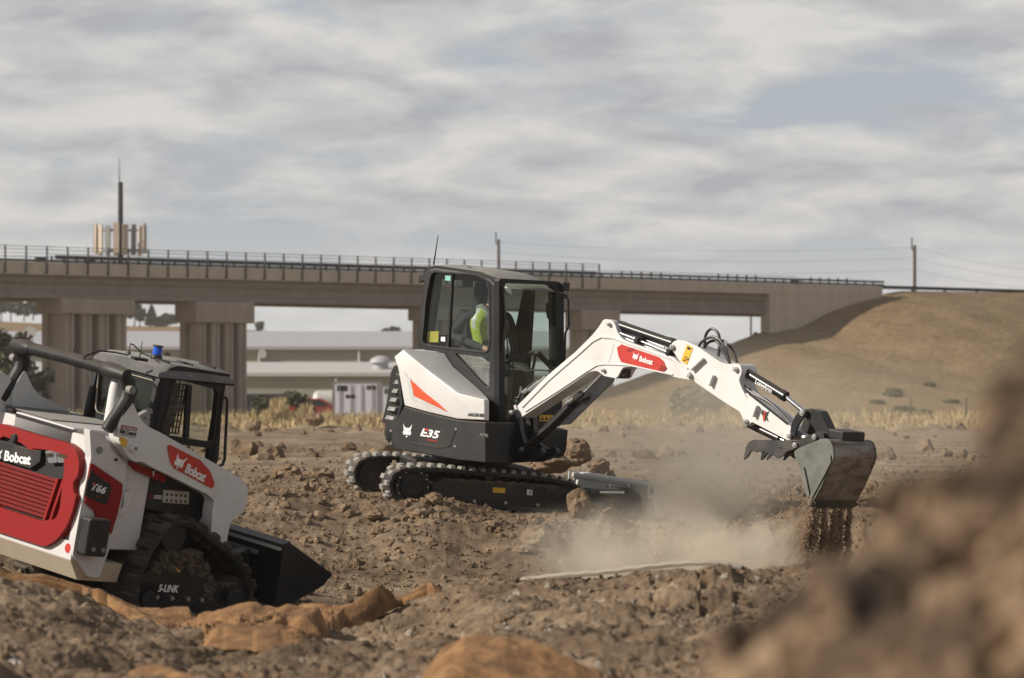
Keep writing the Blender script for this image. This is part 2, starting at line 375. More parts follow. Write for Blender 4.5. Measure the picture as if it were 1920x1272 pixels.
def m_burlap():
    m, t, b = nt('burlap'); c = t.nodes.new("ShaderNodeTexCoord")
    w1 = t.nodes.new("ShaderNodeTexWave"); w1.inputs['Scale'].default_value = 24; w1.bands_direction = 'X'
    w2 = t.nodes.new("ShaderNodeTexWave"); w2.inputs['Scale'].default_value = 24; w2.bands_direction = 'Y'
    for w in (w1, w2):
        w.inputs['Distortion'].default_value = 3.5; w.inputs['Detail'].default_value = 3; t.links.new(c.outputs['UV'], w.inputs[0])
    wv = mth(t, 'MULTIPLY', mth(t, 'ADD', w1.outputs[1], w2.outputs[1]), 0.5); n = tex_noise(t, 9, 6, 0.6)
    f = mth(t, 'ADD', mth(t, 'MULTIPLY', wv, 0.22), mth(t, 'MULTIPLY', n, 0.78))
    t.links.new(ramp(t, f, [(0.30, (0.08, 0.036, 0.013)), (0.50, (0.21, 0.108, 0.042)), (0.72, (0.37, 0.21, 0.092))]), b.inputs['Base Color'])
    b.inputs['Roughness'].default_value = 0.95; bump(t, b, wv, 0.8, 0.006); return m
M['burlap'] = m_burlap()
def m_wood():
    m, t, b = nt('weathered_wood'); a = tex_noise(t, 3, 7, 0.65, sc=(1, 12, 12))
    t.links.new(ramp(t, a, [(0.3, (0.26, 0.21, 0.155)), (0.55, (0.40, 0.34, 0.265)), (0.7, (0.52, 0.46, 0.38))]), b.inputs['Base Color'])
    b.inputs['Roughness'].default_value = 0.85; bump(t, b, a, 0.4, 0.004); return m
M['wood'] = m_wood()
# ------------------------------------------------------------ terrain height
def _h(ix, iy, seed):
    n = (ix * 374761393 + iy * 668265263 + seed * 1274126177) & 0xffffffff
    n = ((n ^ (n >> 13)) * 1274126177) & 0xffffffff
    return ((n ^ (n >> 16)) & 0xffff) / 65535.0
def vnoise(x, y, seed=0):
    ix = np.floor(x).astype(np.int64); iy = np.floor(y).astype(np.int64); fx = x - ix; fy = y - iy
    fx = fx * fx * fx * (fx * (fx * 6 - 15) + 10); fy = fy * fy * fy * (fy * (fy * 6 - 15) + 10)
    a = _h(ix, iy, seed); b = _h(ix + 1, iy, seed); c = _h(ix, iy + 1, seed); d = _h(ix + 1, iy + 1, seed)
    return (a + (b - a) * fx) * (1 - fy) + (c + (d - c) * fx) * fy
def fbm(x, y, o=4, seed=0, g=0.5):
    s = np.zeros_like(x); a = 1.0; t = 0
    for k in range(o):
        s += a * (vnoise(x, y, seed + k * 17) * 2 - 1); t += a; a *= g; x, y = x * 2.03 + y * 0.31, y * 2.03 - x * 0.31
    return s / t
def billow(x, y, o=3, seed=0):
    s = np.zeros_like(x); a = 1.0; t = 0
    for k in range(o):
        s += a * (1 - np.abs(vnoise(x, y, seed + k * 13) * 2 - 1)); t += a; a *= 0.5; x, y = x * 2.1, y * 2.1
    return s / t
def sst(a, b, x):
    t = np.clip((x - a) / (b - a), 0, 1); return t * t * (3 - 2 * t)
CREST = np.array([(-600, 1065), (-200, 1075), (0, 1098), (100, 1122), (200, 1152), (350, 1178), (500, 1178), (650, 1172), (800, 1148), (900, 1108), (1000, 1092), (1200, 1078), (1400, 1070), (1600, 1066), (1800, 1055), (2100, 1050), (2600, 1045)], float)
EXO = (-0.451, 44.0, 0.5045)
LDO = (-3.18, 35.5, -0.035)
LA, LB = -0.174, 0.07
EA, EB = -0.088, 0.046
def H(X, Y, detail=True):
    X = np.asarray(X, float); Y = np.asarray(Y, float); px = 960 + F * X / np.maximum(Y, 1)
    zc = CZ - (np.interp(px, CREST[:, 0], CREST[:, 1]) - HOR) / F * 26.0
    front = np.where(Y < 26, 0.32 + (zc - 0.32) * sst(16.5, 25.5, Y), zc)
    # hollow between the near berm and the pad
    hol = -0.20 + 0.05 * fbm(X * 0.5, Y * 0.5, 2, 5)
    lpl = LDO[2] + LA * (X - LDO[0]) + LB * (Y - LDO[1]) - 0.02
    wl_ = (1 - sst(1.6, 3.0, np.abs(X - LDO[0] - 0.1))) * (1 - sst(1.8, 3.4, np.abs(Y - LDO[1] - 0.2)))
    wl_ = np.maximum(wl_, (X < -3.2) * (1 - sst(1.8, 3.6, np.abs(Y - LDO[1] - 0.2))))
    hol = hol * (1 - wl_) + lpl * wl_
    pad0 = EXO[2] + EA * (X - EXO[0]) + EB * (Y - EXO[1]) - 0.01
    we = (1 - sst(1.9, 3.4, np.abs(X - EXO[0] - 0.2))) * (1 - sst(1.6, 3.2, np.abs(Y - EXO[1])))
    pad = 0.47 * (1 - we) + pad0 * we
    pad = pad + 0.16 * np.exp(-(((Y - 47.6) / 0.8) ** 2 + ((X - 0.95) / 0.55) ** 2)) + 0.10 * np.exp(-(((Y - 47.5) / 0.9) ** 2 + ((X - 1.6) / 0.8) ** 2))
    edge = 41.9 + 0.35 * fbm(X * 0.8, Y * 0 + 3.3, 3, 9) + 0.5 * sst(0.2, 1.2, X) * (1 - sst(3.0, 5.0, X))
    edge = edge - 1.2 * (1 - sst(-4.2, -2.2, X))
    wid = 3.6 - 2.3 * sst(0.3, 1.4, X) * (1 - sst(4.6, 6, X))
    m = sst(0, 1, (Y - (edge - wid)) / wid)
    back = hol * (1 - m) + pad * m
    dn = sst(26.0, 29.5, Y)
    z = front * (1 - dn) + back * dn
    z = z + (1 - sst(26, 30, Y)) * 0.13 * fbm(X * 0.75 + 4, Y * 0.55, 3, 83) * sst(16.5, 19, Y) * (1 - sst(24.5, 26.0, Y) * 0.8)
    if detail:
        amp = 0.06 + 0.09 * m * (1 - sst(42.5, 44, Y)) + 0.02 * sst(40, 60, Y)
        z = z + amp * fbm(X * 1.3, Y * 1.1, 5, 21, 0.55)
        rub = (sst(38.0, 40.5, Y) * (1 - sst(43, 46, Y)) * 0.8 + sst(44, 47, Y) * 0.35 * (1 - 0.6 * sst(49, 54, Y))) * (0.4 + 0.6 * vnoise(X * 0.7, Y * 0.7, 77))
        lim = 1 - sst(60, 120, Y)
        z = z + 0.085 * rub * lim * (billow(X * 4.2, Y * 4.2, 4, 31) - 0.55) + 0.012 * lim * fbm(X * 14, Y * 14, 2, 55)
        nf = 1 - sst(26, 30, Y)
        wx, wy = X + 0.10 * fbm(X * 2, Y * 2, 3, 95), Y + 0.14 * fbm(X * 2 + 7, Y * 2, 3, 96); st_ = fbm(wx * 2.2, wy * 1.7, 5, 61, 0.55) * 5; fl = np.floor(st_); fr2 = st_ - fl
        z = z + nf * (0.022 * (fl + sst(0.25, 0.75, fr2)) + 0.05 * fbm(X * 1.4, Y * 1.0, 3, 66) + 0.030 * np.maximum(0, fbm(wx * 6, wy * 4.5, 4, 65, 0.6)) + 0.010 * fbm(X * 24, Y * 20, 3, 62))
        # long wheel and track ruts on the field behind
        z = z + 0.045 * sst(50, 64, Y) * (1 - sst(180, 200, Y)) * fbm(X * 0.13 + Y * 0.02, Y * 0.55, 3, 41)
        # ridge of clods at the edge of the field
        rd = np.exp(-((Y - 150 - 12 * (vnoise(X * 0.05, Y * 0 + 2, 3) - 0.5)) / 9.0) ** 2) + 0.9 * np.exp(-((Y - 105) / 6.0) ** 2) * sst(2, -2, X) if False else np.exp(-((Y - 150) / 9.0) ** 2) + 0.8 * np.exp(-((Y - 82) / 5.0) ** 2) * (1 - sst(-3, 0, X))
        z = z + rd * (0.14 + 0.34 * np.maximum(0, fbm(X * 0.8, Y * 0.35, 4, 71)) )
        # grouser marks pressed in the near berm
        tm = (np.abs(px - 1260) < 120) * sst(22.0, 22.3, Y) * (1 - sst(24.5, 24.8, Y))
        lane = (np.abs(px - 1185) < 36) | (np.abs(px - 1268) < 38) | (np.abs(px - 1345) < 30)
        z = z + tm * lane * (0.03 - 0.055 * sst(0.35, 0.6, 0.5 + 0.5 * np.sin(Y * 2 * math.pi / 0.55 + px * 0.012))) + 0.0
    z = z + 0.0 * X
    far = sst(195, 300, Y); z = z * (1 - far) + 0.55 * far
    return z
def hz_at(x, y, d=True): return float(H(np.array([x]), np.array([y]), d)[0])
_ys = np.concatenate([np.arange(12, 70, 0.04), np.arange(70, 320, 0.5)])
def ghit(px, py, y0=12, y1=320, d=False):
    """first point of the ground seen through pixel"""
    ys = _ys[(_ys >= y0) & (_ys <= y1)]; X = (px - 960) / F * ys; Z = CZ - (py - HOR) / F * ys
    g = H(X, ys, d); k = np.nonzero(Z <= g)[0]
    i = k[0] if len(k) else len(ys) - 1
    return Vector((X[i], ys[i], g[i]))
Q = 1.0
def build_ground():
    ta = np.concatenate([-0.6 + 0.44 * (1 - (1 - np.linspace(0, 1, 40, endpoint=False))**1), np.linspace(-0.16, 0.16, int(760 * Q)), 0.16 + 0.44 * np.linspace(0.03, 1, 40)])
    ys = [3.0]
    while ys[-1] < 15.5: ys.append(ys[-1] * 1.012)
    while ys[-1] < 60: ys.append(ys[-1] * (1 + 0.00120 / Q))
    while ys[-1] < 230: ys.append(ys[-1] * (1 + 0.0035 / Q))
    while ys[-1] < 9000: ys.append(ys[-1] * 1.09)
    ys = np.array(ys); T, Yg = np.meshgrid(ta, ys); X = T * Yg; Z = H(X, Yg)
    nr, nc = X.shape; V = np.stack([X.ravel(), Yg.ravel(), Z.ravel()], 1)
    i = np.arange(nr * nc).reshape(nr, nc); Fc = np.stack([i[:-1, :-1].ravel(), i[:-1, 1:].ravel(), i[1:, 1:].ravel(), i[1:, :-1].ravel()], 1)
    yc = Yg[:-1, :-1].ravel(); xc = X[:-1, :-1].ravel()
    mi = (yc > 172 + 14 * fbm(xc * 0.15, yc * 0.1, 3, 5)).astype(np.int32)
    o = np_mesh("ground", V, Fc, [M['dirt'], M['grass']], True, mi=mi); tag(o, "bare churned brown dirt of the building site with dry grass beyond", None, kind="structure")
build_ground()
# ------------------------------------------------------------ clods strewn on the dirt (nobody could count them)
def ico_templates(sub, n, amp, seed):
    out = []
    for k in range(n):
        bm = bmesh.new(); bmesh.ops.create_icosphere(bm, subdivisions=sub, radius=1.0); off = Vector((seed + k * 7.3, k * 3.1, 1.7))
        for v in bm.verts:
            d = v.co.normalized(); q = mnoise.noise(d * 1.3 + off) * amp + mnoise.noise(d * 3.1 + off) * amp * 0.45 + (mnoise.noise(d * 7 + off) * amp * 0.22 if sub > 2 else 0)
            c = mnoise.cell(d * 1.4 + off) * 0.0
            v.co = d * (1 + q + c)
        bm.verts.index_update()
        out.append((np.array([v.co[:] for v in bm.verts]), np.array([[v.index for v in f.verts] for f in bm.faces]))); bm.free()
    return out
T1 = ico_templates(1, 8, 0.55, 1); T2 = ico_templates(2, 8, 0.6, 2); T3 = ico_templates(3, 6, 0.55, 3)
def rotm(n, rng):
    q = rng.normal(size=(n, 4)); q /= np.linalg.norm(q, axis=1)[:, None]; w, x, y, z = q.T
    return np.stack([1 - 2 * (y * y + z * z), 2 * (x * y - z * w), 2 * (x * z + y * w), 2 * (x * y + z * w), 1 - 2 * (x * x + z * z), 2 * (y * z - x * w), 2 * (x * z - y * w), 2 * (y * z + x * w), 1 - 2 * (x * x + y * y)], 1).reshape(n, 3, 3)
def scatter(P, S, temps, rng, flat_=0.75):
    """P (n,3) positions, S (n,) radii -> arrays"""
    Vs, Fs, off = [], [], 0
    ids = rng.randint(0, len(temps), len(P))
    for k, (tv, tf) in enumerate(temps):
        sel = ids == k; n = int(sel.sum())
        if not n: continue
        R = rotm(n, rng); v = np.einsum('nij,mj->nmi', R, tv * np.array([1, 0.85, flat_])) * S[sel][:, None, None] + P[sel][:, None, :]
        Vs.append(v.reshape(-1, 3)); Fs.append((tf[None] + (np.arange(n) * len(tv))[:, None, None] + off).reshape(-1, 3)); off += n * len(tv)
    return np.concatenate(Vs), np.concatenate(Fs)
def rubble_density(X, Y):
    px = 960 + F * X / Y
    d = 0.45 * sst(26.5, 29, Y) + 0.55 * sst(38, 39.5, Y) * (1 - sst(45.5, 49, Y))
    d = d * (0.35 + 0.65 * vnoise(X * 1.1 + 5, Y * 0.8, 91)) + 0.32 * (1 - sst(26, 28, Y)) * (0.3 + 0.9 * vnoise(X * 1.4, Y * 1.0, 92)) + 0.25 * sst(46, 50, Y)
    return d
def build_clods():
    rng = np.random.RandomState(5); Vs, Fs, off = [], [], 0
    for (n, lo, hi, ex, T, ylo, yhi) in ((80000, 0.006, 0.026, 2.4, T1, 16, 50), (12000, 0.022, 0.06, 3.0, T2, 17, 52), (650, 0.055, 0.105, 3.0, T3, 19, 52), (13000, 0.014, 0.055, 3.2, T1, 48, 110), (1300, 0.06, 0.24, 2.8, T2, 76, 160)):
        Y = ylo * (yhi / ylo) ** rng.rand(n) if yhi > 100 else ylo + (yhi - ylo) * rng.rand(n) ** 0.75
        X = (rng.rand(n) * 2 - 1) * 0.15 * Y
        keep = rng.rand(n) < (rubble_density(X, Y) if ylo < 48 else (0.5 if ylo < 70 else 0.05 + 0.9 * np.exp(-((Y - 150) / 9) ** 2) + 0.8 * np.exp(-((Y - 82) / 5) ** 2)))
        if hi > 0.05 and ylo < 48: keep &= (Y > 27.5)
        keep &= ~((np.abs(X - LDO[0]) < 0.9) & (np.abs(Y - LDO[1]) < 1.6))
        X, Y = X[keep], Y[keep]; S = lo + (hi - lo) * rng.rand(len(X)) ** ex
        Z = H(X, Y) + S * 0.18; V, Fc = scatter(np.stack([X, Y, Z], 1), S, T, rng)
        Vs.append(V); Fs.append(Fc + off); off += len(V)
    o = np_mesh("dirt_clods", np.concatenate(Vs), np.concatenate(Fs), M['clod'], False)
    tag(o, "loose clods and crumbs of dry soil strewn over the dirt", "clods", kind="stuff")
build_clods()
# the large clods one can tell apart
def boulder(px, py, rx, rz, label, name="dirt_clod", lift=0.5, y0=27, seed=0, cat="clod", grp=None, Y=None, flatx=1.0):
    g = ghit(px, py + rz * 0.6, y0) if Y is None else Vector(((px - 960) / F * Y, Y, CZ - (py + rz * 0.6 - HOR) / F * Y))
    s = g.y / F; rng = random.Random(seed + int(px)); off = Vector((rng.random() * 50, rng.random() * 50, seed))
    bm = bmesh.new(); bmesh.ops.create_icosphere(bm, subdivisions=5, radius=1.0)
    for v in bm.verts:
        d = v.co.normalized(); q = mnoise.noise(d * 1.1 + off) * 0.32 + mnoise.noise(d * 2.6 + off) * 0.20 + abs(mnoise.noise(d * 6 + off)) * 0.12 + mnoise.noise(d * 15 + off) * 0.04
        v.co = Vector((d.x * rx * s, d.y * rx * s * flatx, d.z * rz * s)) * (1 + q)
    me = bpy.data.meshes.new(name); bm.to_mesh(me); bm.free(); me.materials.append(M['rock'])
    for p in me.polygons: p.use_smooth = True
    o = bpy.data.objects.new(name, me); COL.objects.link(o); o.location = (g.x, g.y, CZ - (py - HOR) / F * g.y)
    o.rotation_euler = (0, 0, rng.random() * 0.5); tag(o, label, cat, grp); return o
boulder(1085, 948, 21, 27, "tall upright brown clod leaning on the front of the excavator's near track", Y=42.45, seed=1)
boulder(1012, 1010, 34, 24, "broad angular clod on the slope below the excavator track", seed=2)
boulder(985, 1032, 20, 11, "low pale clod at the foot of the broad angular one on the slope", seed=3)
boulder(815, 938, 17, 15, "pinnacle shaped clod against the rear end of the near track", Y=42.35, seed=4)
boulder(788, 962, 26, 15, "pale faceted clod on the slope below the near sprocket", seed=5)
boulder(541, 885, 25, 13, "rounded clod on the field between loader and excavator", Y=47, seed=6)
boulder(598, 893, 24, 16, "dark clod near the excavator's far track tip", Y=46, seed=7)
boulder(1083, 848, 24, 24, "dark jagged clod heaped behind the cab's lower corner", Y=47.3, seed=8)
boulder(1030, 868, 40, 18, "long rounded clod in the heap behind the near track", Y=46.3, seed=9)
boulder(1122, 875, 20, 14, "small dark clod on the heap's right end above the blade", Y=47.0, seed=10)
boulder(1268, 802, 16, 13, "round lump standing alone at the field edge in the dust", Y=150, seed=11)
boulder(700, 965, 18, 9, "flat clod in front of the far sprocket's foot", seed=12)
boulder(920, 985, 18, 9, "small clod on the slope under the excavator's middle", seed=13)
boulder(1060, 1010, 14, 9, "little clod right of the broad angular clod", seed=14)
boulder(475, 800, 15, 9, "lump of soil on the far ridge below the straw grass", Y=140, seed=15)
boulder(590, 788, 17, 11, "tall lump of soil on the far ridge left of the white container", Y=148, seed=16)
boulder(1163, 806, 20, 9, "lump of soil on the far ridge right of the excavator's cab", Y=148, seed=17)
M['railm'] = flat('dark_galvanised_rail', (0.035, 0.035, 0.038), 0.6)
# ------------------------------------------------------------ the bridge
def bw(px, up=0.0, off=0.0):
    """point on the bridge's near side line; off metres behind it, up = height above the camera"""
    Y = F / (30.0 * (1 - px / 9360.0)); X = (px - 960) / F * Y; return Vector((X + BN.x * off, Y + BN.y * off, CZ + up))
_a = Vector((0, 0, 0)); _p = []
for px_ in (0, 1440):
    Y = F / (30.0 * (1 - px_ / 9360.0)); _p.append(Vector(((px_ - 960) / F * Y, Y, 0)))
BD = (_p[1] - _p[0]).normalized(); BN = Vector((-BD.y, BD.x, 0))     # along the bridge, across it (away)
BO = _p[0].copy()
def bp(s, off, up): return BO + BD * s + BN * off + Vector((0, 0, CZ + up))
def bs(px):
    """distance along the bridge at image column px"""
    k = (px - 960) / F; return (k * BO.y - BO.x) / (BD.x - k * BD.y)
class BFr: pass
bfr = Fr((BO.x, BO.y, CZ), math.degrees(math.atan2(BD.y, BD.x)), 0, 0)    # local: x along, y across away, z above camera
br = empty("road_bridge", bfr, "long tan concrete road bridge on rectangular piers crossing behind the excavator", "bridge")
S0, S1, SE = -45.0, bs(1443), bs(1655)
m = MB(); m.box((S0, 0, 8.22), (SE, 0.35, 9.02)); m.build("parapet", M['conc'], br, bfr, 0.03)
m = MB(); m.box((S0, 8.65, 8.22), (SE, 9.0, 9.02)); m.build("parapet", M['conc'], br, bfr, 0.03)
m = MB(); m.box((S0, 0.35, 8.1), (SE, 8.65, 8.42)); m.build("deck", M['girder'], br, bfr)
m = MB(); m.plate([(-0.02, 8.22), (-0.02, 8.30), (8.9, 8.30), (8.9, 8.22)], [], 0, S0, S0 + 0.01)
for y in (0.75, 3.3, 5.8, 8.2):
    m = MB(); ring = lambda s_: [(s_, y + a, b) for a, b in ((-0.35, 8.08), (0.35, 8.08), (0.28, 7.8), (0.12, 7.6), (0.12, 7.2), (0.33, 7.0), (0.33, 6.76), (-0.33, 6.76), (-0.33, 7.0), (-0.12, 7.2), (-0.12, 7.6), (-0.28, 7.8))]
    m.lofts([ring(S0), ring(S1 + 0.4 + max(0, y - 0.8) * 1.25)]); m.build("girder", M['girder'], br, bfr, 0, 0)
# abutment and its wing wall that slopes into the embankment
m = MB(); e = SE
pl_ = ((S1, 0.02), (e, 0.02), (e + 1, 9.0), (S1 + 10.5, 9.0), (S1 + 1.2, 0.9), (S1, 0.9)); m.loft([(x, y, -1.5) for x, y in pl_], [(x, y, 8.095 if False else 8.09) for x, y in pl_])
m.box((S1, 0.02, 8.09), (e, 0.34, 8.215))
m.build("abutment", M['conc'], br, bfr, 0, 0)
for (pxa, pxb, capb, colb) in ((66, 248, 587, 800), (328, 477, 604, 800), (768, 905, 600, 800), (1064, 1170, 618, 800)):
    sa = bs(pxa); hh = lambda py, p=pxa: (HOR - py) * (1 / (30.0 * (1 - p / 9360.0)))
    w_img = pxb - pxa; L = (w_img * 0.70) / (30.0 * (1 - pxa / 9360.0)) / BD.x; dpt = (w_img * 0.30) / (30.0 * (1 - pxa / 9360.0)) / BD.y
    xs = bs(pxa + 0.30 * w_img); zc0 = hh(capb)
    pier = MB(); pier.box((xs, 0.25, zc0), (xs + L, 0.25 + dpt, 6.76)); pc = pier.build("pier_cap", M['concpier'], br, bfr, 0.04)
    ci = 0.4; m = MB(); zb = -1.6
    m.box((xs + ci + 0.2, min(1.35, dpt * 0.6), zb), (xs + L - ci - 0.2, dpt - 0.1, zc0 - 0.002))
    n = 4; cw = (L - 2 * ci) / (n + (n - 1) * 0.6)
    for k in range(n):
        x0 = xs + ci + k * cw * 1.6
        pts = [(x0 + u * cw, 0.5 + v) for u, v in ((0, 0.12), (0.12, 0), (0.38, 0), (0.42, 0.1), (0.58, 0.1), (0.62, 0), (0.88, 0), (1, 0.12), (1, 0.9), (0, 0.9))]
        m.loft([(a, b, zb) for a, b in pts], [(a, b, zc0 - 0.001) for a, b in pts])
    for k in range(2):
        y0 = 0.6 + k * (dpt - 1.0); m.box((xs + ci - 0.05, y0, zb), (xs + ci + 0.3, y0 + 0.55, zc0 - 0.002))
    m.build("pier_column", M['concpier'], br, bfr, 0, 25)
# hand rail with posts hung on the parapet face
m = MB()
for z in (9.78, 9.98): m.box((S0, -0.06, z), (bs(1122), -0.02, z + 0.035))
m.box((S0, -0.055, 9.32), (bs(1122), -0.02, 9.36)); m.build("hand_rail", M['railm'], br, bfr)
k = 0; s = bs(8) - 1.62 * 2
while s < bs(1124):
    m = MB(); m.box((s - 0.045, -0.10, 8.3), (s + 0.045, -0.02, 10.04)); m.box((s - 0.11, -0.05, 8.3), (s + 0.11, -0.003, 8.42))
    m.build("rail_post", M['railm'], br, bfr); s += 1.635
# solid dark crash barrier behind it
for (p0, p1, z0, z1, y) in ((-560, 1122, 9.04, 9.20, 0.18), (108, 1122, 9.235, 9.50, 0.18), (1122, 1660, 9.04, 9.20, 0.12), (1122, 1660, 9.28, 9.44, 0.12)):
    m = MB(); m.box((max(bs(p0), S0), y, z0), (bs(p1), y + 0.12, z1)); m.build("crash_rail", M['railm'], br, bfr)
m = MB(); s = bs(100)
while s < bs(1655):
    m.box((s - 0.05, 0.13, 9.02), (s + 0.05, 0.22, 9.44 + (0.12 if s > bs(1130) and int(s * 0.2) % 2 else 0))); s += 1.0
m.build("crash_rail_posts", M['dark'], br, bfr)["kind"] = "stuff"
m = MB()
for z in (9.7, 9.95): m.box((S0, 8.9, z), (bs(1655), 8.94, z + 0.03))
for p in (232, 325, 1108, 1650): m.box((bs(p) - 0.35, 8.6, 9.0), (bs(p) + 0.35, 8.9, 9.7))
m.build("far_rail", M['dark'], br, bfr)
# ------------------------------------------------------------ embankment
def build_embankment():
    # crest line follows the road, the flank falls towards the field
    xs = np.linspace(-20, 190, 300); ys = np.linspace(0, 1, 90)
    Vv = np.zeros((90, 300, 3)); b0 = np.array(bfr.o[:2]); d = np.array(BD[:2]); nn = np.array(BN[:2])
    s0 = S1 - 1
    for j, s_ in enumerate(xs):
        s_ = s0 + s_
        top = float(np.interp(s_, [s0 - 30, bs(1440), bs(1500), bs(1560), bs(1610), bs(1650), bs(1700), bs(2100), bs(3200)], [-0.9, 5.4, 5.9, 7.2, 7.95, 8.35, 8.72, 9.0, 9.3]))
        foot = 34 + 0.10 * max(0, s_ - s0)
        t = ys
        off = -0.6 - t * foot + 1.2
        prof = (1 - t) ** 1.15
        zz_ = -1.0 + (top + 1.0) * prof
        p = b0[None] + d[None] * s_ + nn[None] * off[:, None]
        Vv[:, j, 0] = p[:, 0]; Vv[:, j, 1] = p[:, 1]; Vv[:, j, 2] = zz_ + CZ
    # left end cone
    X, Y = Vv[..., 0], Vv[..., 1]
    Vv[..., 2] += 0.22 * fbm(X * 0.12, Y * 0.12, 5, 8) * np.clip(ys[:, None] * 4, 0, 1)
    n0 = []
    cone = 44; th = np.linspace(0, 1, cone)
    Lc = np.zeros((90, cone, 3)); 
    for k, u in enumerate(th):
        ang = (1 - u) * math.radians(78)       # swing the flank line round to face back along the bridge
        dirv = -nn * math.cos(ang) - d * math.sin(ang)
        top = 5.4 - 0.2 * (1 - u); foot = 34
        base = b0 + d * (s0 - 20 + 20) * 1.0 + nn * 0.6
        for r_, t in enumerate(ys):
            p = base + dirv * t * foot
            Lc[r_, k] = (p[0], p[1], CZ - 1.0 + (top + 1.0) * (1 - t) ** 1.15)
    Lc[..., 2] += 0.22 * fbm(Lc[..., 0] * 0.12, Lc[..., 1] * 0.12, 5, 8) * np.clip(ys[:, None] * 4, 0, 1)
    Vv = Vv[:, 29:, :]
    A = np.concatenate([Lc, Vv], 1)
    # flat top behind the crest
    topr = A[0:1].copy(); topr[..., 0] += nn[0] * 14; topr[..., 1] += nn[1] * 14; topr[:, :cone] = A[0:1, :cone] + np.array([0.3 * d[0], 0.3 * d[1], 0])
    topr[:, cone:200, 2] = CZ - 1.0; topr[:, cone:200, :2] = A[0:1, cone:200, :2] + nn * 7
    A = np.concatenate([topr, A], 0); nr, nc = A.shape[:2]
    i = np.arange(nr * nc).reshape(nr, nc); Fc = np.stack([i[:-1, :-1].ravel(), i[1:, :-1].ravel(), i[1:, 1:].ravel(), i[:-1, 1:].ravel()], 1)
    o = np_mesh("hill", A.reshape(-1, 3), Fc, M['grass'], True); tag(o, "dry grass embankment rising on the right to the end of the bridge", None, kind="structure")
    return A
EMB = build_embankment()
# guard rail along the embankment's top
gr = empty("guard_rail", bfr, "dark steel guard rail along the top of the grassy embankment", "guard rail")
m = MB(); m.box((SE + 0.2, 0.7, 8.86), (SE + 75, 0.78, 9.12)); m.build("rail", M['dark'], gr, bfr)
s = SE + 0.6
while s < SE + 75:
    m = MB(); m.box((s - 0.06, 0.79, 8.2), (s + 0.06, 0.92, 9.14)); m.build("post", M['dark'], gr, bfr); s += 3.8
# ------------------------------------------------------------ poles, tower, wires
def pole(px, pt, pb, Y, r, label, name="utility_pole"):
    f = Fr(((px - 960) / F * Y, Y, CZ - (pb - HOR) / F * Y), 0, 0, 0); h = (pb - pt) / F * Y
    e = empty(name, f, label, "pole"); m = MB(); m.cyl((0, 0, 0), (0, 0, h), r, r * 0.8, 10); m.build("post", M['bark'], e, f)
    m = MB(); m.tube([(-r * 0.6, 0, h - r * 3), (-r * 1.5, 0, h - r * 2), (-r * 1.5, 0, h + r * 4)], r * 0.35, 8); m.build("insulator", M['dark'], e, f); return e
pole(1715, 460, 700, 380, 0.17, "wooden utility pole standing behind the embankment on the right")
pole(935, 449, 720, 430, 0.18, "utility pole behind the bridge, just right of the cab roof")
pole(1408, 560, 780, 330, 0.09, "thin grey post seen under the bridge left of the abutment", "sign_post")
m = MB()
for (z, sag) in ((464, 26), (484, 22), (506, 18)):
    for (pa, za, Ya, pb, zb_, Yb) in ((1715, z, 380, 2150, z + sag * 2.3, 300), (935, z - 10, 430, 1715, z, 380)):
        A_ = Vector(((pa - 960) / F * Ya, Ya, CZ + (HOR - za) / F * Ya)); B_ = Vector(((pb - 960) / F * Yb, Yb, CZ + (HOR - zb_) / F * Yb))
        m.tube([A_.lerp(B_, t / 16) - Vector((0, 0, 0.6 * 4 * (t / 16) * (1 - t / 16))) for t in range(17)], 0.009, 5)
tag(m.build("power_line", M['dark']), "thin overhead wires strung between the two utility poles", "wires")
def cell_tower():
    Y = 335; f = Fr(((226 - 960) / F * Y, Y, 0.5), 0, 0, 0); s = Y / F; zt = lambda py: CZ - 0.5 + (HOR - py) * s
    e = empty("cell_tower", f, "cell tower mast ringed by upright panel antennas behind the bridge", "tower")
    m = MB(); m.cyl((0, 0, 0), (0, 0, zt(342)), 0.27, 0.19, 14); m.build("mast", M['charcoal'], e, f)
    m = MB(); m.cyl((-0.08, 0, zt(342)), (-0.1, 0, zt(296)), 0.05, 0.015, 8); m.build("lightning_rod", M['dark'], e, f)
    m = MB(); R_ = 1.95
    for z in (zt(470), zt(432)):
        for k in range(3):
            a = math.radians(20 + 120 * k); b = a + math.radians(120)
            p, q = Vector((R_ * math.cos(a), R_ * math.sin(a), z)), Vector((R_ * math.cos(b), R_ * math.sin(b), z)); m.tube([p, q], 0.05, 6); m.tube([Vector((0, 0, z)), p], 0.05, 6)
    m.build("antenna_frame", M['dark'], e, f); rng = random.Random(3)
    for k in range(18):
        a = 2 * math.pi * k / 18 + 0.1; r_ = 1.95 + 0.12 * rng.random(); x, y = r_ * math.cos(a), r_ * math.sin(a); w_ = 0.17 + 0.06 * rng.random()
        m = MB(); t = Vector((-math.sin(a), math.cos(a), 0)) * w_; nn_ = Vector((math.cos(a), math.sin(a), 0)) * 0.07
        z0, z1 = zt(474 + rng.random() * 5), zt(418 + rng.random() * 8); m.obox((x, y, (z0 + z1) / 2), t, nn_, (0, 0, (z1 - z0) / 2)); m.build("panel_antenna", M['conc'] if k % 3 else M['grille'], e, f, 0.02)
cell_tower()
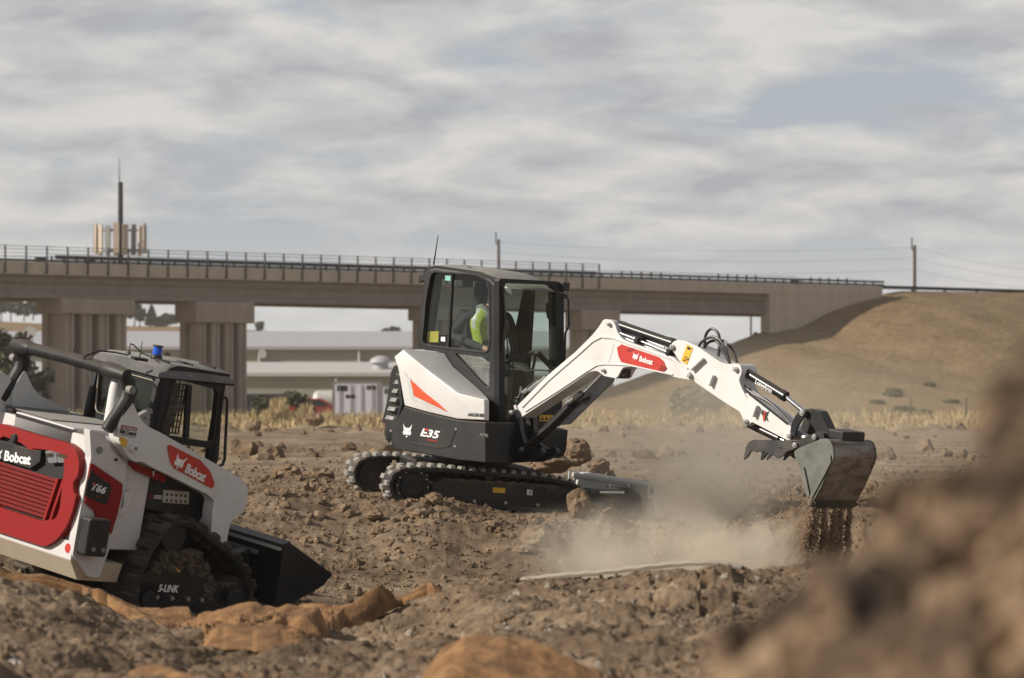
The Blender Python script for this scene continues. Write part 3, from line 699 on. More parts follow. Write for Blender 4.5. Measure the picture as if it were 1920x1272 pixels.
# ------------------------------------------------------------ buildings
def m_wall(name, c, sc=2.2):
    m, t, b = nt(name); w = t.nodes.new("ShaderNodeTexWave"); w.inputs['Scale'].default_value = sc; co = t.nodes.new("ShaderNodeTexCoord"); t.links.new(co.outputs['Object'], w.inputs[0])
    n = ramp(t, tex_noise(t, 0.3, 4), [(0.3, tuple(k * 0.85 for k in c)), (0.7, c)]); t.links.new(mix(t, 0.12, n, w.outputs[0], 'MULTIPLY'), b.inputs['Base Color']); b.inputs['Roughness'].default_value = 0.6; return m
M['wall'] = m_wall('ribbed_wall', (0.33, 0.335, 0.26)); M['roofm'] = flat('pale_metal_roof', (0.38, 0.375, 0.395), 0.5); M['roofw'] = flat('white_metal_roof', (0.46, 0.45, 0.43), 0.5)
def shed(px0, px1, Y, pe, pr, pg, dep, label, roofm, ex=(), name="warehouse"):
    s = Y / F; x0, x1 = (px0 - 960) * s, (px1 - 960) * s; f = Fr((0, Y, 0), 0, 0, 0); ze, zr = CZ + (HOR - pe) * s, CZ + (HOR - pr) * s * (1 + dep / 2 / Y); z0 = 0.3
    e = empty(name, f, label, "building"); m = MB(); m.box((x0 + .2, 0, z0), (x1 - .2, dep, ze)); m.build("wall", M['wall'], e, f)
    m = MB(); m.loft([(x0, -0.5, ze), (x0, -0.5, ze + 0.35), (x0, dep / 2, zr + 0.35), (x0, dep + 0.5, ze + 0.35), (x0, dep + 0.5, ze), (x0, dep / 2, zr)], [(x1, -0.5, ze), (x1, -0.5, ze + 0.35), (x1, dep / 2, zr + 0.35), (x1, dep + 0.5, ze + 0.35), (x1, dep + 0.5, ze), (x1, dep / 2, zr)])
    m.build("roof", roofm, e, f, 0, 20)
    for i in range(int((x1 - x0) / 11)):
        m = MB(); xx = x0 + 5 + i * 11; m.cyl((xx, -0.25, z0), (xx, -0.25, ze - 0.1), 0.16, seg=8); m.build("downpipe", M['roofw'], e, f)
    if "door" in ex:
        for xx in (x0 + 9, x1 - 12): m = MB(); m.box((xx, -0.06, z0), (xx + 3.4, -0.004, z0 + 3.2)); m.build("roller_door", M['charcoal'], e, f, 0.02)
    return e, f, s
wh, wf, ws = shed(-160, 1120, 470, 656, 627, 780, 60, "long pale green warehouse with low white metal roof behind the bridge piers", M['roofm'])
for (px, py, r) in ((492, 664, 0.5), (58, 622, 0.6)):
    m = MB(); m.cyl(((px - 960) * ws, -0.6, CZ + (HOR - py) * ws), ((px - 960) * ws, -0.1, CZ + (HOR - py) * ws), r, seg=14); m.build("wall_fan", M['roofw'], wh, wf)
an, af, as_ = shed(-120, 1100, 405, 706, 686, 785, 24, "lower grey-green lean-to building with white roof edge in front of the warehouse", M['roofw'], ("door",), "industrial_building")
m = MB(); c = Vector(((711 - 960) * as_, 4, CZ + (HOR - 697) * as_)); m.cyl(c, c + Vector((0, 0, 0.9)), 0.75, seg=18); m.cyl(c + Vector((0, 0, 0.9)), c + Vector((0, 0, 1.25)), 1.1, 0.9, 18); m.cyl(c + Vector((0, 0, 1.25)), c + Vector((0, 0, 1.55)), 0.9, 0.3, 18)
m.build("roof_ventilator", M['roofm'], an, af)
m = MB(); m.cyl(((611 - 960) * 330 / F, 330, 0.4 + 1.0), ((640 - 960) * 330 / F, 330, 1.4), 1.1, 1.1, 24)
tk = empty("storage_tank", Fr(((622 - 960) * 330 / F, 330, 0.5), 0, 0, 0), "round white storage tank lying left of the white container", "tank"); tf = Fr(((622 - 960) * 330 / F, 330, 0.5), 0, 0, 0)
m = MB(); m.lofts([[(x, r_ * math.cos(a), 1.35 + r_ * math.sin(a)) for a in [2 * math.pi * k / 20 for k in range(20)]] for x, r_ in ((-1.5, 0.2), (-1.4, 0.6), (-1.1, 0.78), (1.1, 0.78), (1.4, 0.6), (1.5, 0.2))]); m.build("shell", M['roofw'], tk, tf)
for x in (-0.8, 0.8): m = MB(); m.box((x - 0.12, -0.5, -0.1), (x + 0.12, 0.5, 0.7)); m.build("saddle", M['charcoal'], tk, tf)
# white shipping container
def container(px0, px1, Y, pt, pb, label, yaw=0, L=5.8):
    s = Y / F; w_ = (px1 - px0) * s; f = Fr(((px0 - 960) * s, Y, CZ + (HOR - pb) * s), yaw, 0, 0); h = (pb - pt) * s; e = empty("shipping_container", f, label, "container")
    m = MB(); m.box((0.05, 0.05, 0.05), (w_ - 0.05, L, h - 0.05)); m.build("body", CWM, e, f)
    m = MB()
    for x in (0.0, w_ - 0.12): m.box((x, -0.02, 0), (x + 0.12, 0.1, h))
    m.box((0.12, -0.015, h - 0.14), (w_ - 0.12, 0.1, h)); m.box((0.12, -0.015, 0), (w_ - 0.12, 0.1, 0.14)); m.build("corner_frame", M['grille'], e, f)
    for x0, x1 in ((0.14, w_ / 2 - 0.01), (w_ / 2 + 0.01, w_ - 0.14)):
        m = MB(); m.box((x0, -0.01, 0.16), (x1, 0.045, h - 0.16)); d_ = m.build("door", CWM, e, f, 0.01)
        for x in (x0 + 0.3, x1 - 0.3): m = MB(); m.cyl((x, -0.05, 0.18), (x, -0.05, h - 0.18), 0.025, seg=6); b_ = m.build("locking_bar", M['grille'], d_, f)
    for (a, b, c_, d_, mm) in ((0.10, 0.72, 0.22, 0.16, M['charcoal']), (0.28, 0.52, 0.20, 0.10, M['charcoal']), (0.72, 0.76, 0.20, 0.12, M['bark'])):
        m = MB(); m.box((a * w_, -0.022, b * h), ((a + c_) * w_, -0.012, (b + d_) * h)); m.build("sign_plate", mm, e, f)
CWM = flat('pale_container_paint', (0.62, 0.62, 0.68), 0.55)
container(623, 712, 250, 715, 782, "white shipping container with closed double doors in the straw grass", 0)
container(713, 790, 262, 722, 782, "second pale container half hidden behind the excavator's tail", 0)
def car(px, Y, col, label, L=4.4, W_=1.8, h=1.45, yaw=0, van=False):
    s = Y / F; f = Fr(((px - 960) * s, Y, 0.56), yaw, 0, 0); e = empty("parked_van" if van else "parked_car", f, label, "van" if van else "car"); mt = paint('car_paint', col, 0.3, 0.1)
    hb = 0.85; m = MB(); side = [(-L / 2, 0.35), (-L / 2, hb - 0.05), (-L / 2 + 0.1, hb), (L / 2 - 0.9, hb - 0.02), (L / 2 - 0.1, hb - 0.2), (L / 2, 0.6), (L / 2, 0.32), (L / 2 - 0.2, 0.25), (-L / 2 + 0.2, 0.25)]
    m.plate(rnd_poly(side, 0.08, 3), [], 1, -W_ / 2, W_ / 2); m.build("body", mt, e, f, 0.04)
    c = [(-L / 2 + 0.1, hb), (-L / 2 + (0.15 if van else 0.55), h), (L / 2 - (1.0 if van else 1.9), h), (L / 2 - 0.95 + (0.3 if van else 0), hb)]
    m = MB(); m.loft([(x, -W_ / 2 + (0.05 if z == hb else 0.18), z) for x, z in c], [(x, W_ / 2 - (0.05 if z == hb else 0.18), z) for x, z in c]); m.build("cabin", mt, e, f, 0.05)
    m = MB(); m.plate([(c[0][0] + 0.25, hb + 0.05), (c[1][0] + 0.12, h - 0.1), (c[2][0] - 0.1, h - 0.1), (c[3][0] - 0.35, hb + 0.05)], [], 1, -W_ / 2 + 0.02, -W_ / 2 + 0.06); m.build("window", M['dark'], e, f)
    for x in (-L / 2 + 0.8, L / 2 - 0.8):
        for y in (-W_ / 2, W_ / 2 - 0.2): m = MB(); m.cyl((x, y - 0.01, 0.33), (x, y + 0.21, 0.33), 0.33, seg=18); m.build("wheel", M['rubber'], e, f)
car(500, 300, (0.03, 0.045, 0.09), "dark blue van parked behind the straw grass left of the red car", 5.2, 2.0, 1.75, 0, True)
car(556, 312, (0.05, 0.055, 0.10), "small dark saloon between the blue van and the red car", 4.0, 1.7, 1.35)
car(598, 296, (0.28, 0.02, 0.02), "red car parked beside the white container", 4.2, 1.75, 1.4)
car(60, 300, (0.05, 0.06, 0.12), "dark blue car far left behind the loader's arm", 4.4, 1.8, 1.5)
# ------------------------------------------------------------ trees and bushes
def leaf_cloud(blobs, n, size, rng):
    V = []; ws_ = np.array([b[3] * b[4] * b[5] for b in blobs]) ** 0.8; ws_ /= ws_.sum(); ids = rng.choice(len(blobs), n, p=ws_)
    B = np.array(blobs)[ids]; d = rng.normal(size=(n, 3)); d /= np.linalg.norm(d, axis=1)[:, None]; r = rng.rand(n) ** 0.45
    C = B[:, :3] + d * r[:, None] * B[:, 3:6] * (0.85 + 0.3 * rng.rand(n))[:, None]; R = rotm(n, rng); s = size * (0.6 + 0.9 * rng.rand(n))
    q = np.array([(-1, -0.6, 0), (1, -0.6, 0.1), (1, 0.6, 0), (-1, 0.6, -0.1)]); V = np.einsum('nij,mj->nmi', R, q) * s[:, None, None] + C[:, None]
    return V.reshape(-1, 3), np.arange(n * 4).reshape(n, 4)
def tree(px, pb, Y, h, w_, label, mat, n=900, conif=False, name="tree", cat="tree", seed=0, grp=None, sz=0.16):
    rng = np.random.RandomState(seed + int(px) % 997); s = Y / F; base = Vector(((px - 960) * s, Y, CZ + (HOR - pb) * s)); f = Fr(base, 0, 0, 0); e = empty(name, f, label, cat, grp)
    m = MB(); m.tube([(0, 0, -0.3), (0.03 * w_, 0, h * 0.35), (0, 0.02 * w_, h * 0.75)], [0.045 * h * 0.6 + 0.03, 0.03 * h * 0.6 + 0.02, 0.01 * h], 8)
    for k in range(5):
        a = rng.rand() * 6.28; z0 = h * (0.25 + 0.1 * k); m.tube([(0, 0, z0), (math.cos(a) * w_ * 0.3, math.sin(a) * w_ * 0.3, z0 + h * 0.18)], [0.015 * h, 0.004 * h], 6)
    m.build("trunk", M['bark'], e, f); bl = []
    if conif:
        for k in range(7):
            z = h * (0.15 + 0.12 * k); r_ = w_ * 0.5 * (1 - k / 7.5); bl.append((0, 0, z, r_, r_, h * 0.08))
            for j in range(3): a = rng.rand() * 6.28; bl.append((math.cos(a) * r_ * 0.6, math.sin(a) * r_ * 0.6, z - 0.02 * h, r_ * 0.45, r_ * 0.45, h * 0.05))
    else:
        for k in range(11):
            a = rng.rand() * 6.28; r_ = w_ * 0.33 * rng.rand(); z = h * (0.38 + 0.47 * rng.rand()); q = w_ * (0.16 + 0.12 * rng.rand()); bl.append((math.cos(a) * r_, math.sin(a) * r_, z, q, q, q * 0.8))
    V, Fc = leaf_cloud(bl, n, sz * max(1, h / 6), rng); o = np_mesh("crown", V, Fc, mat); o.parent = e; WM[o.name] = f.m; return e
far_trees = [(20, 600, 640, 3.6, 3.2), (45, 600, 660, 3.3, 4.0), (2, 602, 640, 3.8, 3.0), (62, 598, 660, 3.6, 3.6), (252, 610, 660, 3.6, 3.4), (262, 612, 640, 3.0, 3.2), (284, 612, 655, 3.4, 2.2), (318, 610, 660, 1.4, 3.4), (300, 611, 660, 1.3, 2.6)]
tl = ["dark bushy tree on the far ridge left of the first pier", "broad dark tree on the far ridge near the left edge", "tall dark tree on the far ridge at the left edge", "dark tree on the far ridge touching the first pier", "dark tree on the far ridge against the first pier's right side", "round dark tree on the ridge between the two left piers", "pointed conifer on the ridge between the two left piers", "low bush on the ridge beside the second pier", "lowest bush on the ridge right of the conifer"]
hm_ = MB(); xs_ = [(-500, 603), (0, 603), (60, 606), (160, 610), (250, 612), (330, 612), (430, 617), (520, 622), (600, 640), (700, 690)]
FY = 700; V = []; 
for k in range(len(xs_)):
    px, py = xs_[k]; V += [((px - 960) * FY / F, FY, -1), ((px - 960) * (FY + 60) / F, FY + 60, CZ + (HOR - py) * (FY + 60) / F), ((px - 960) * (FY + 200) / F, FY + 200, -1)]
hm_.add(V, [f_ for k in range(len(xs_) - 1) for f_ in ((3 * k, 3 * k + 3, 3 * k + 4, 3 * k + 1), (3 * k + 1, 3 * k + 4, 3 * k + 5, 3 * k + 2))])
tag(hm_.build("hills", M['grass'], smooth=0), "low tan ridge far behind the warehouse", None, kind="structure")
for (a, l) in zip(far_trees, tl):
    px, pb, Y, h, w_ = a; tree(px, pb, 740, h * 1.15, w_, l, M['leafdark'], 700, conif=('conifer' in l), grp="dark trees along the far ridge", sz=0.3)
tree(487, 626, 735, 1.9, 1.8, "small grey tree above the warehouse roof right of the second pier", M['leafdark'], 400, sz=0.25)
for px, w_ in ((722, 1.8), (737, 2.6)): tree(px, 633, 735, 1.6, w_, "round treetop over the warehouse roof, the %s of a pair" % ("smaller" if px == 722 else "wider"), M['leafdark'], 400, sz=0.25)
tree(14, 800, 235, 6.3, 3.4, "leafy olive green tree at the left edge behind the loader", M['leaf'], 3000, sz=0.11)
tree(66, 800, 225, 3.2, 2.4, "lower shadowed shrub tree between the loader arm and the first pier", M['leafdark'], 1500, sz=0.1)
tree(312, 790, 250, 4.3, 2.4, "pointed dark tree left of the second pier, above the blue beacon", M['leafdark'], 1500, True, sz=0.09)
tree(1290, 812, 262, 3.0, 4.6, "green bush at the foot of the embankment under the excavator's arm", M['bush'], 2500, name="bush", cat="bush", sz=0.12)
tree(566, 800, 232, 1.9, 1.9, "dark olive bush in front of the red car", M['leaf'], 900, name="bush", cat="bush", sz=0.08)
tree(488, 800, 240, 1.7, 2.4, "dark green bush beside the second pier's foot", M['leaf'], 900, name="bush", cat="bush", sz=0.08)
# low sage clumps dotted over the embankment
def on_emb(px, py):
    # nearest mesh point that projects there
    P_ = EMB.reshape(-1, 3); x = 960 + F * P_[:, 0] / P_[:, 1]; y = HOR - F * (P_[:, 2] - CZ) / P_[:, 1]; return P_[np.argmin((x - px) ** 2 + (y - py) ** 2)]
tl2 = [(1672, 745, 1.3, "pair of"), (1690, 767, 1.6, "large"), (1725, 777, 1.4, "long"), (1673, 734, 1.0, "upper"), (1742, 725, 0.8, "lone"), (1640, 760, 1.0, "left"), (1700, 795, 1.1, "lowest"), (1785, 756, 0.9, "right")]
for k, (px, py, w_, ad) in enumerate(tl2):
    p = on_emb(px, py); f = Fr(p, 0, 0, 0); rng = np.random.RandomState(k)
    V, Fc = leaf_cloud([(0, 0, 0.10, w_ * 0.5, w_ * 0.4, 0.16), (w_ * 0.4, 0, 0.08, w_ * 0.25, w_ * 0.25, 0.12)], 150, 0.09, rng); o = np_mesh("sage_clump", V + np.array(p), Fc, M['bush'])
    tag(o, {"pair of": "green sage clump in the middle of the embankment's clump cluster", "large": "largest green sage clump low on the embankment", "long": "long flat sage clump right of the largest one", "upper": "small sage clump topmost in the cluster on the embankment", "lone": "lone faint sage clump higher on the embankment's right", "left": "faint sage clump left of the cluster on the embankment", "lowest": "lowest sage clump near the embankment's foot", "right": "sage clump near the tallest fence stake"}[ad], "clump", "sage clumps dotted over the embankment")
# thin stakes of an old fence at the embankment's foot
for (px, pt, pb, lb) in ((1708, 750, 805, "thin wire fence stake at the embankment's foot, leftmost of three"), (1748, 786, 812, "short fence stake between two taller ones at the embankment's foot"), (1812, 748, 812, "tall pale-topped fence stake rightmost at the embankment's foot")):
    Y = 215; s = Y / F; m = MB(); b = Vector(((px - 960) * s, Y, CZ + (HOR - pb) * s - 0.2)); m.cyl(b, b + Vector((0, 0, (pb - pt) * s + 0.2)), 0.035, seg=6)
    m.cyl(b + Vector((0, 0, (pb - pt) * s + 0.2)), b + Vector((0, 0, (pb - pt) * s + 0.28)), 0.045, seg=6)
    tag(m.build("fence_stake", M['bark']), lb, "stake", "fence stakes at the foot of the embankment")
# ------------------------------------------------------------ straw grass beyond the dirt
def build_straw():
    rng = np.random.RandomState(9); V = []
    def band(n, y0, y1, hh, x0=-0.2, x1=0.2, cl=True):
        Y = y0 + (y1 - y0) * rng.rand(n); T = x0 + (x1 - x0) * rng.rand(n); X = T * Y
        k = rng.rand(n) < (0.25 + 0.9 * vnoise(X * 0.35, Y * 0.3, 12) ** 1.5) if cl else np.ones(n, bool); X, Y = X[k], Y[k]; n = len(X); h = hh * (0.45 + 0.75 * rng.rand(n)) * (0.6 + 0.8 * vnoise(X * 0.25, Y * 0.25, 13))
        Z = H(X, Y, True) - 0.05; a = rng.rand(n) * 6.28; w_ = 0.012 + 0.012 * rng.rand(n); lx, ly = (rng.rand(n) - 0.4) * 0.45 * h, (rng.rand(n) - 0.5) * 0.4 * h
        b = np.stack([X, Y, Z], 1); t = b + np.stack([lx, ly, h], 1); md = b + np.stack([lx * 0.3, ly * 0.3, h * 0.6], 1); d = np.stack([np.cos(a), np.sin(a), a * 0], 1) * w_[:, None]
        V.append(np.stack([b - d, b + d, md + d * 1.0, md - d * 1.0], 1)); V.append(np.stack([md - d, md + d, t + d * 0.5, t - d * 0.5], 1))
    band(70000, 175, 215, 0.42); band(26000, 160, 178, 0.35); band(30000, 215, 262, 0.6)
    for (c_, w_, h_, n_) in ((522, 16, 1.75, 1500), (508, 22, 1.1, 1200), (548, 20, 0.95, 1100), (573, 12, 1.45, 900), (600, 20, 0.75, 900), (618, 10, 1.0, 600), (655, 18, 0.85, 900), (690, 16, 0.8, 800), (735, 20, 0.75, 700), (448, 14, 0.8, 600), (470, 10, 1.0, 500), (1090, 24, 0.8, 900), (1150, 22, 0.6, 700)):
        Y = 190 + 12 * rng.rand(n_); T = (c_ + w_ * rng.normal(size=n_) * 0.6 - 960) / F; X = T * Y; q = np.exp(-((T * F + 960 - c_) / w_) ** 2); h = 0.78 * h_ * (0.35 + 0.65 * q) * (0.5 + 0.6 * rng.rand(n_)); Z = H(X, Y) - 0.05
        a = rng.rand(n_) * 6.28; lx = (rng.rand(n_) - 0.5) * 0.5 * h; ly = (rng.rand(n_) - 0.5) * 0.5 * h; b = np.stack([X, Y, Z], 1); t = b + np.stack([lx, ly, h], 1); md = b + np.stack([lx * .3, ly * .3, h * .6], 1); d = np.stack([np.cos(a), np.sin(a), a * 0], 1) * 0.018
        V.append(np.stack([b - d, b + d, md + d, md - d], 1)); V.append(np.stack([md - d, md + d, t + d * 0.5, t - d * 0.5], 1))
    V = np.concatenate(V).reshape(-1, 3); o = np_mesh("straw_grass", V, np.arange(len(V)).reshape(-1, 4), M['straw']); tag(o, "tall dry straw coloured grass along the far edge of the dirt", "grass", kind="stuff")
build_straw()

# ------------------------------------------------------------ lettering and marks
def text_on(s, fr, ax, val, pa, pb, hpx, mat, parent, name="lettering", sx=0.0, bold=0.012, shear=0.0, out=-1, fit=True):
    """flat lettering on the plane local[ax]=val; baseline runs from pixel pa to pb; cap height in pixels"""
    A, B = fr.U(ax, val, *pa), fr.U(ax, val, *pb); Ct = fr.U(ax, val, pa[0], pa[1] - hpx); base = B - A; n = Vector((0, 0, 0)); n[ax] = out
    up = n.cross(base).normalized(); h = abs((Ct - A).dot(up)) if hpx else base.length * .2
    cu = bpy.data.curves.new(name, 'FONT'); cu.body = s; cu.size = 1; cu.offset = bold; cu.shear = shear; cu.extrude = 0.004; cu.resolution_u = 3; cu.space_character = 1.0 + sx
    o = bpy.data.objects.new(name, cu); COL.objects.link(o); bpy.context.view_layer.update()
    me = bpy.data.meshes.new_from_object(o.evaluated_get(bpy.context.evaluated_depsgraph_get())); bpy.data.objects.remove(o); 
    co = np.zeros(len(me.vertices) * 3); me.vertices.foreach_get("co", co); co = co.reshape(-1, 3)
    x0, x1 = co[:, 0].min(), co[:, 0].max(); kx = base.length / (x1 - x0); ky = h / 0.70; bx = base.normalized()
    for v in me.vertices:
        p = A + bx * ((v.co.x - x0) * kx) + up * (v.co.y * ky) + n * (v.co.z * 0.5 + 0.001); v.co = p
    me.materials.clear(); me.materials.append(mat); o = bpy.data.objects.new(name, me); COL.objects.link(o); place(o, fr, parent); return o
CAT = [(0.02, 1.0), (0.10, 0.80), (0.22, 0.72), (0.36, 0.66), (0.50, 0.68), (0.64, 0.66), (0.78, 0.74), (0.98, 0.98), (0.93, 0.74), (0.86, 0.56), (0.90, 0.40), (1.0, 0.26), (0.86, 0.24), (0.90, 0.12), (0.74, 0.16), (0.66, 0.22), (0.62, 0.12), (0.52, 0.20), (0.42, 0.12), (0.34, 0.22), (0.24, 0.14), (0.10, 0.14), (0.16, 0.24), (0.0, 0.28), (0.10, 0.40), (0.12, 0.56), (0.03, 0.76)]
CATH = [[(0.26, 0.48), (0.42, 0.40), (0.40, 0.36), (0.30, 0.40)], [(0.74, 0.48), (0.58, 0.40), (0.60, 0.36), (0.70, 0.40)], [(0.44, 0.30), (0.56, 0.30), (0.50, 0.25)]]
def cat_mark(fr, ax, val, pc, w_, h, mat, parent, out=-1, tilt=0.0):
    m = MB(); ct, st = math.cos(tilt), math.sin(tilt)
    def uv(u, v):
        a, b = (u - 0.5) * w_, (0.5 - v) * h; l = fr.U(ax, val, pc[0] + a * ct - b * st, pc[1] + a * st + b * ct); return [l[i] for i in range(3) if i != ax]
    m.plate([uv(*p) for p in CAT], [[uv(*p) for p in h_] for h_ in CATH], ax, val, val + out * 0.004)
    c = [uv(0.5 + 0.09 * math.cos(t), 0.03 + 0.06 * math.sin(t)) for t in [6.283 * k / 8 for k in range(8)]]; m.plate(c, [], ax, val, val + out * 0.004)
    return m.build("cat_emblem", mat, parent, fr, 0, 0)
def pxpoly(fr, ax, val, pts): return [fr.U(ax, val, *p) for p in pts]
def flat2(pts, ax): return [tuple(p[i] for i in range(3) if i != ax) for p in pts]
def decal(fr, ax, val, pts, mat, parent, name="decal", out=-1, th=0.003):
    m = MB(); m.plate(flat2(pxpoly(fr, ax, val, pts), ax), [], ax, val, val + out * th); return m.build(name, mat, parent, fr, 0, 0)
# ------------------------------------------------------------ a rubber track round a closed path
def resample(pts, n):
    P = [Vector(p) for p in pts] + [Vector(pts[0])]; L = [0]
    for i in range(1, len(P)): L.append(L[-1] + (P[i] - P[i - 1]).length)
    out = []; j = 0
    for k in range(n):
        t = L[-1] * k / n
        while L[j + 1] < t: j += 1
        u = (t - L[j]) / max(1e-9, L[j + 1] - L[j]); out.append(P[j].lerp(P[j + 1], u))
    return out, L[-1]
def smooth_loop(pts, it=2):
    P = [Vector(p) for p in pts]
    for _ in range(it):
        Q_ = []
        for i in range(len(P)): a, b = P[i], P[(i + 1) % len(P)]; Q_ += [a.lerp(b, 0.25), a.lerp(b, 0.75)]
        P = Q_
    return P
def make_track(fr, parent, path, y0, y1, th, pitch, lh, ll, belt, lugm, nm="rubber_track", lug_w=0.46, phase=0.0, inner=True):
    """path: outer face of the belt in local (x,z), anticlockwise; y0 = near edge, y1 = far edge"""
    P, L = resample(smooth_loop(path), 160); n = len(P)
    area = sum(P[i].x * P[(i + 1) % n].y - P[(i + 1) % n].x * P[i].y for i in range(n))
    if area < 0: P.reverse()
    N = []
    for i in range(n):
        d = (P[(i + 1) % n] - P[i - 1]).normalized(); N.append(Vector((d.y, -d.x)))
    rings = []; ya, yb = (y0, y1)
    for i in list(range(n)) + [0]:
        p, q = P[i], N[i]; w = lambda u, y: (p.x + q.x * u, y, p.y + q.y * u); e = (yb - ya) * 0.04
        rings.append([w(0, ya + e), w(0, yb - e), w(-th * 0.3, yb), w(-th, yb - e), w(-th, ya + e), w(-th * 0.3, ya)])
    m = MB(); m.lofts(rings, False); tr = m.build(nm, belt, parent, fr, 0, 40)
    m = MB(); K = max(8, int(round(L / pitch))); ml = MB()
    def at(s):
        s = (s % 1.0) * n; i = int(s); u = s - i; return P[i % n].lerp(P[(i + 1) % n], u), N[i % n].lerp(N[(i + 1) % n], u).normalized()
    wdt = yb - ya
    for k in range(K):
        for side in (0, 1):
            s = (k + (0.5 if side else 0) + phase) / K; hl = ll / L / 2
            y_a = ya + wdt * (0.0 if side == 0 else 0.54); y_b = ya + wdt * (lug_w if side == 0 else 1.0)
            prm = []
            for (ds, tp) in ((-hl, 0), (hl, 0)):
                p, q = at(s + ds); d = Vector((-q.y, q.x)) * (1 if ds > 0 else -1)
                b0 = p + q * -0.004; t0 = p + q * lh - d * ll * 0.16
                prm.append((b0, t0))
            (b0, t0), (b1, t1) = prm; i_ = (y_b - y_a) * 0.10; sk = 0.0
            ml.loft([(b0.x, y_a, b0.y), (b1.x, y_a, b1.y), (b1.x, y_b, b1.y), (b0.x, y_b, b0.y)], [(t0.x, y_a + i_ * .4, t0.y), (t1.x, y_a + i_ * .4, t1.y), (t1.x, y_b - i_, t1.y), (t0.x, y_b - i_, t0.y)])
    ml.build("tread", lugm, tr, fr, 0.004)
    if inner:
        for k in range(K):
            s = (k + 0.25) / K; p, q = at(s); d = Vector((-q.y, q.x)) * pitch * 0.2; c = p - q * (th + 0.018); yc = (ya + yb) / 2
            m.obox((c.x, yc, c.y), (d.x, 0, d.y), (0, 0.035, 0), (q.x * 0.02, 0, q.y * 0.02))
        m.build("guide_lug", belt, tr, fr)
    return tr, P
# ============================================================ EXCAVATOR
FU = Fr(EXO, 17, EA, EB); FH = Fr(EXO, -43, EA, EB)
ex = empty("mini_excavator", FU, "white and charcoal compact excavator with raised boom tipping soil from its bucket", "excavator")
def U(ax, v, px, py): return FU.U(ax, v, px, py)
# tracks: path traced on the near track's outer edge
YT0, YT1 = -0.87, -0.55
trk = [(745, 943), (733, 930), (728, 910), (734, 891), (750, 879), (772, 876), (830, 877), (880, 882), (940, 886), (990, 890), (1040, 897), (1075, 904), (1095, 918), (1104, 938), (1098, 958), (1082, 966), (1000, 962), (900, 957), (820, 951)]
tp = [(p.x, p.z) for p in pxpoly(FU, 1, YT0, trk)]
tp = [(x, max(z, 0.0)) for x, z in tp]
for (ya, yb, ph, lab) in ((YT0, YT1, 0.0, "rubber track on the near side with pale scuffed treads"), (0.87, 0.55, 0.3, "rubber track on the far side reaching out behind the tail")):
    tr, TPs = make_track(FU, ex, tp, ya, yb, 0.045, 0.107, 0.026, 0.062, M['rubber'], M['lug'], phase=ph); tr["label"] = lab
ctr = lambda px, py: FU.U(1, YT0, px, py)
sp = ctr(776, 913); idl = ctr(1058, 936)
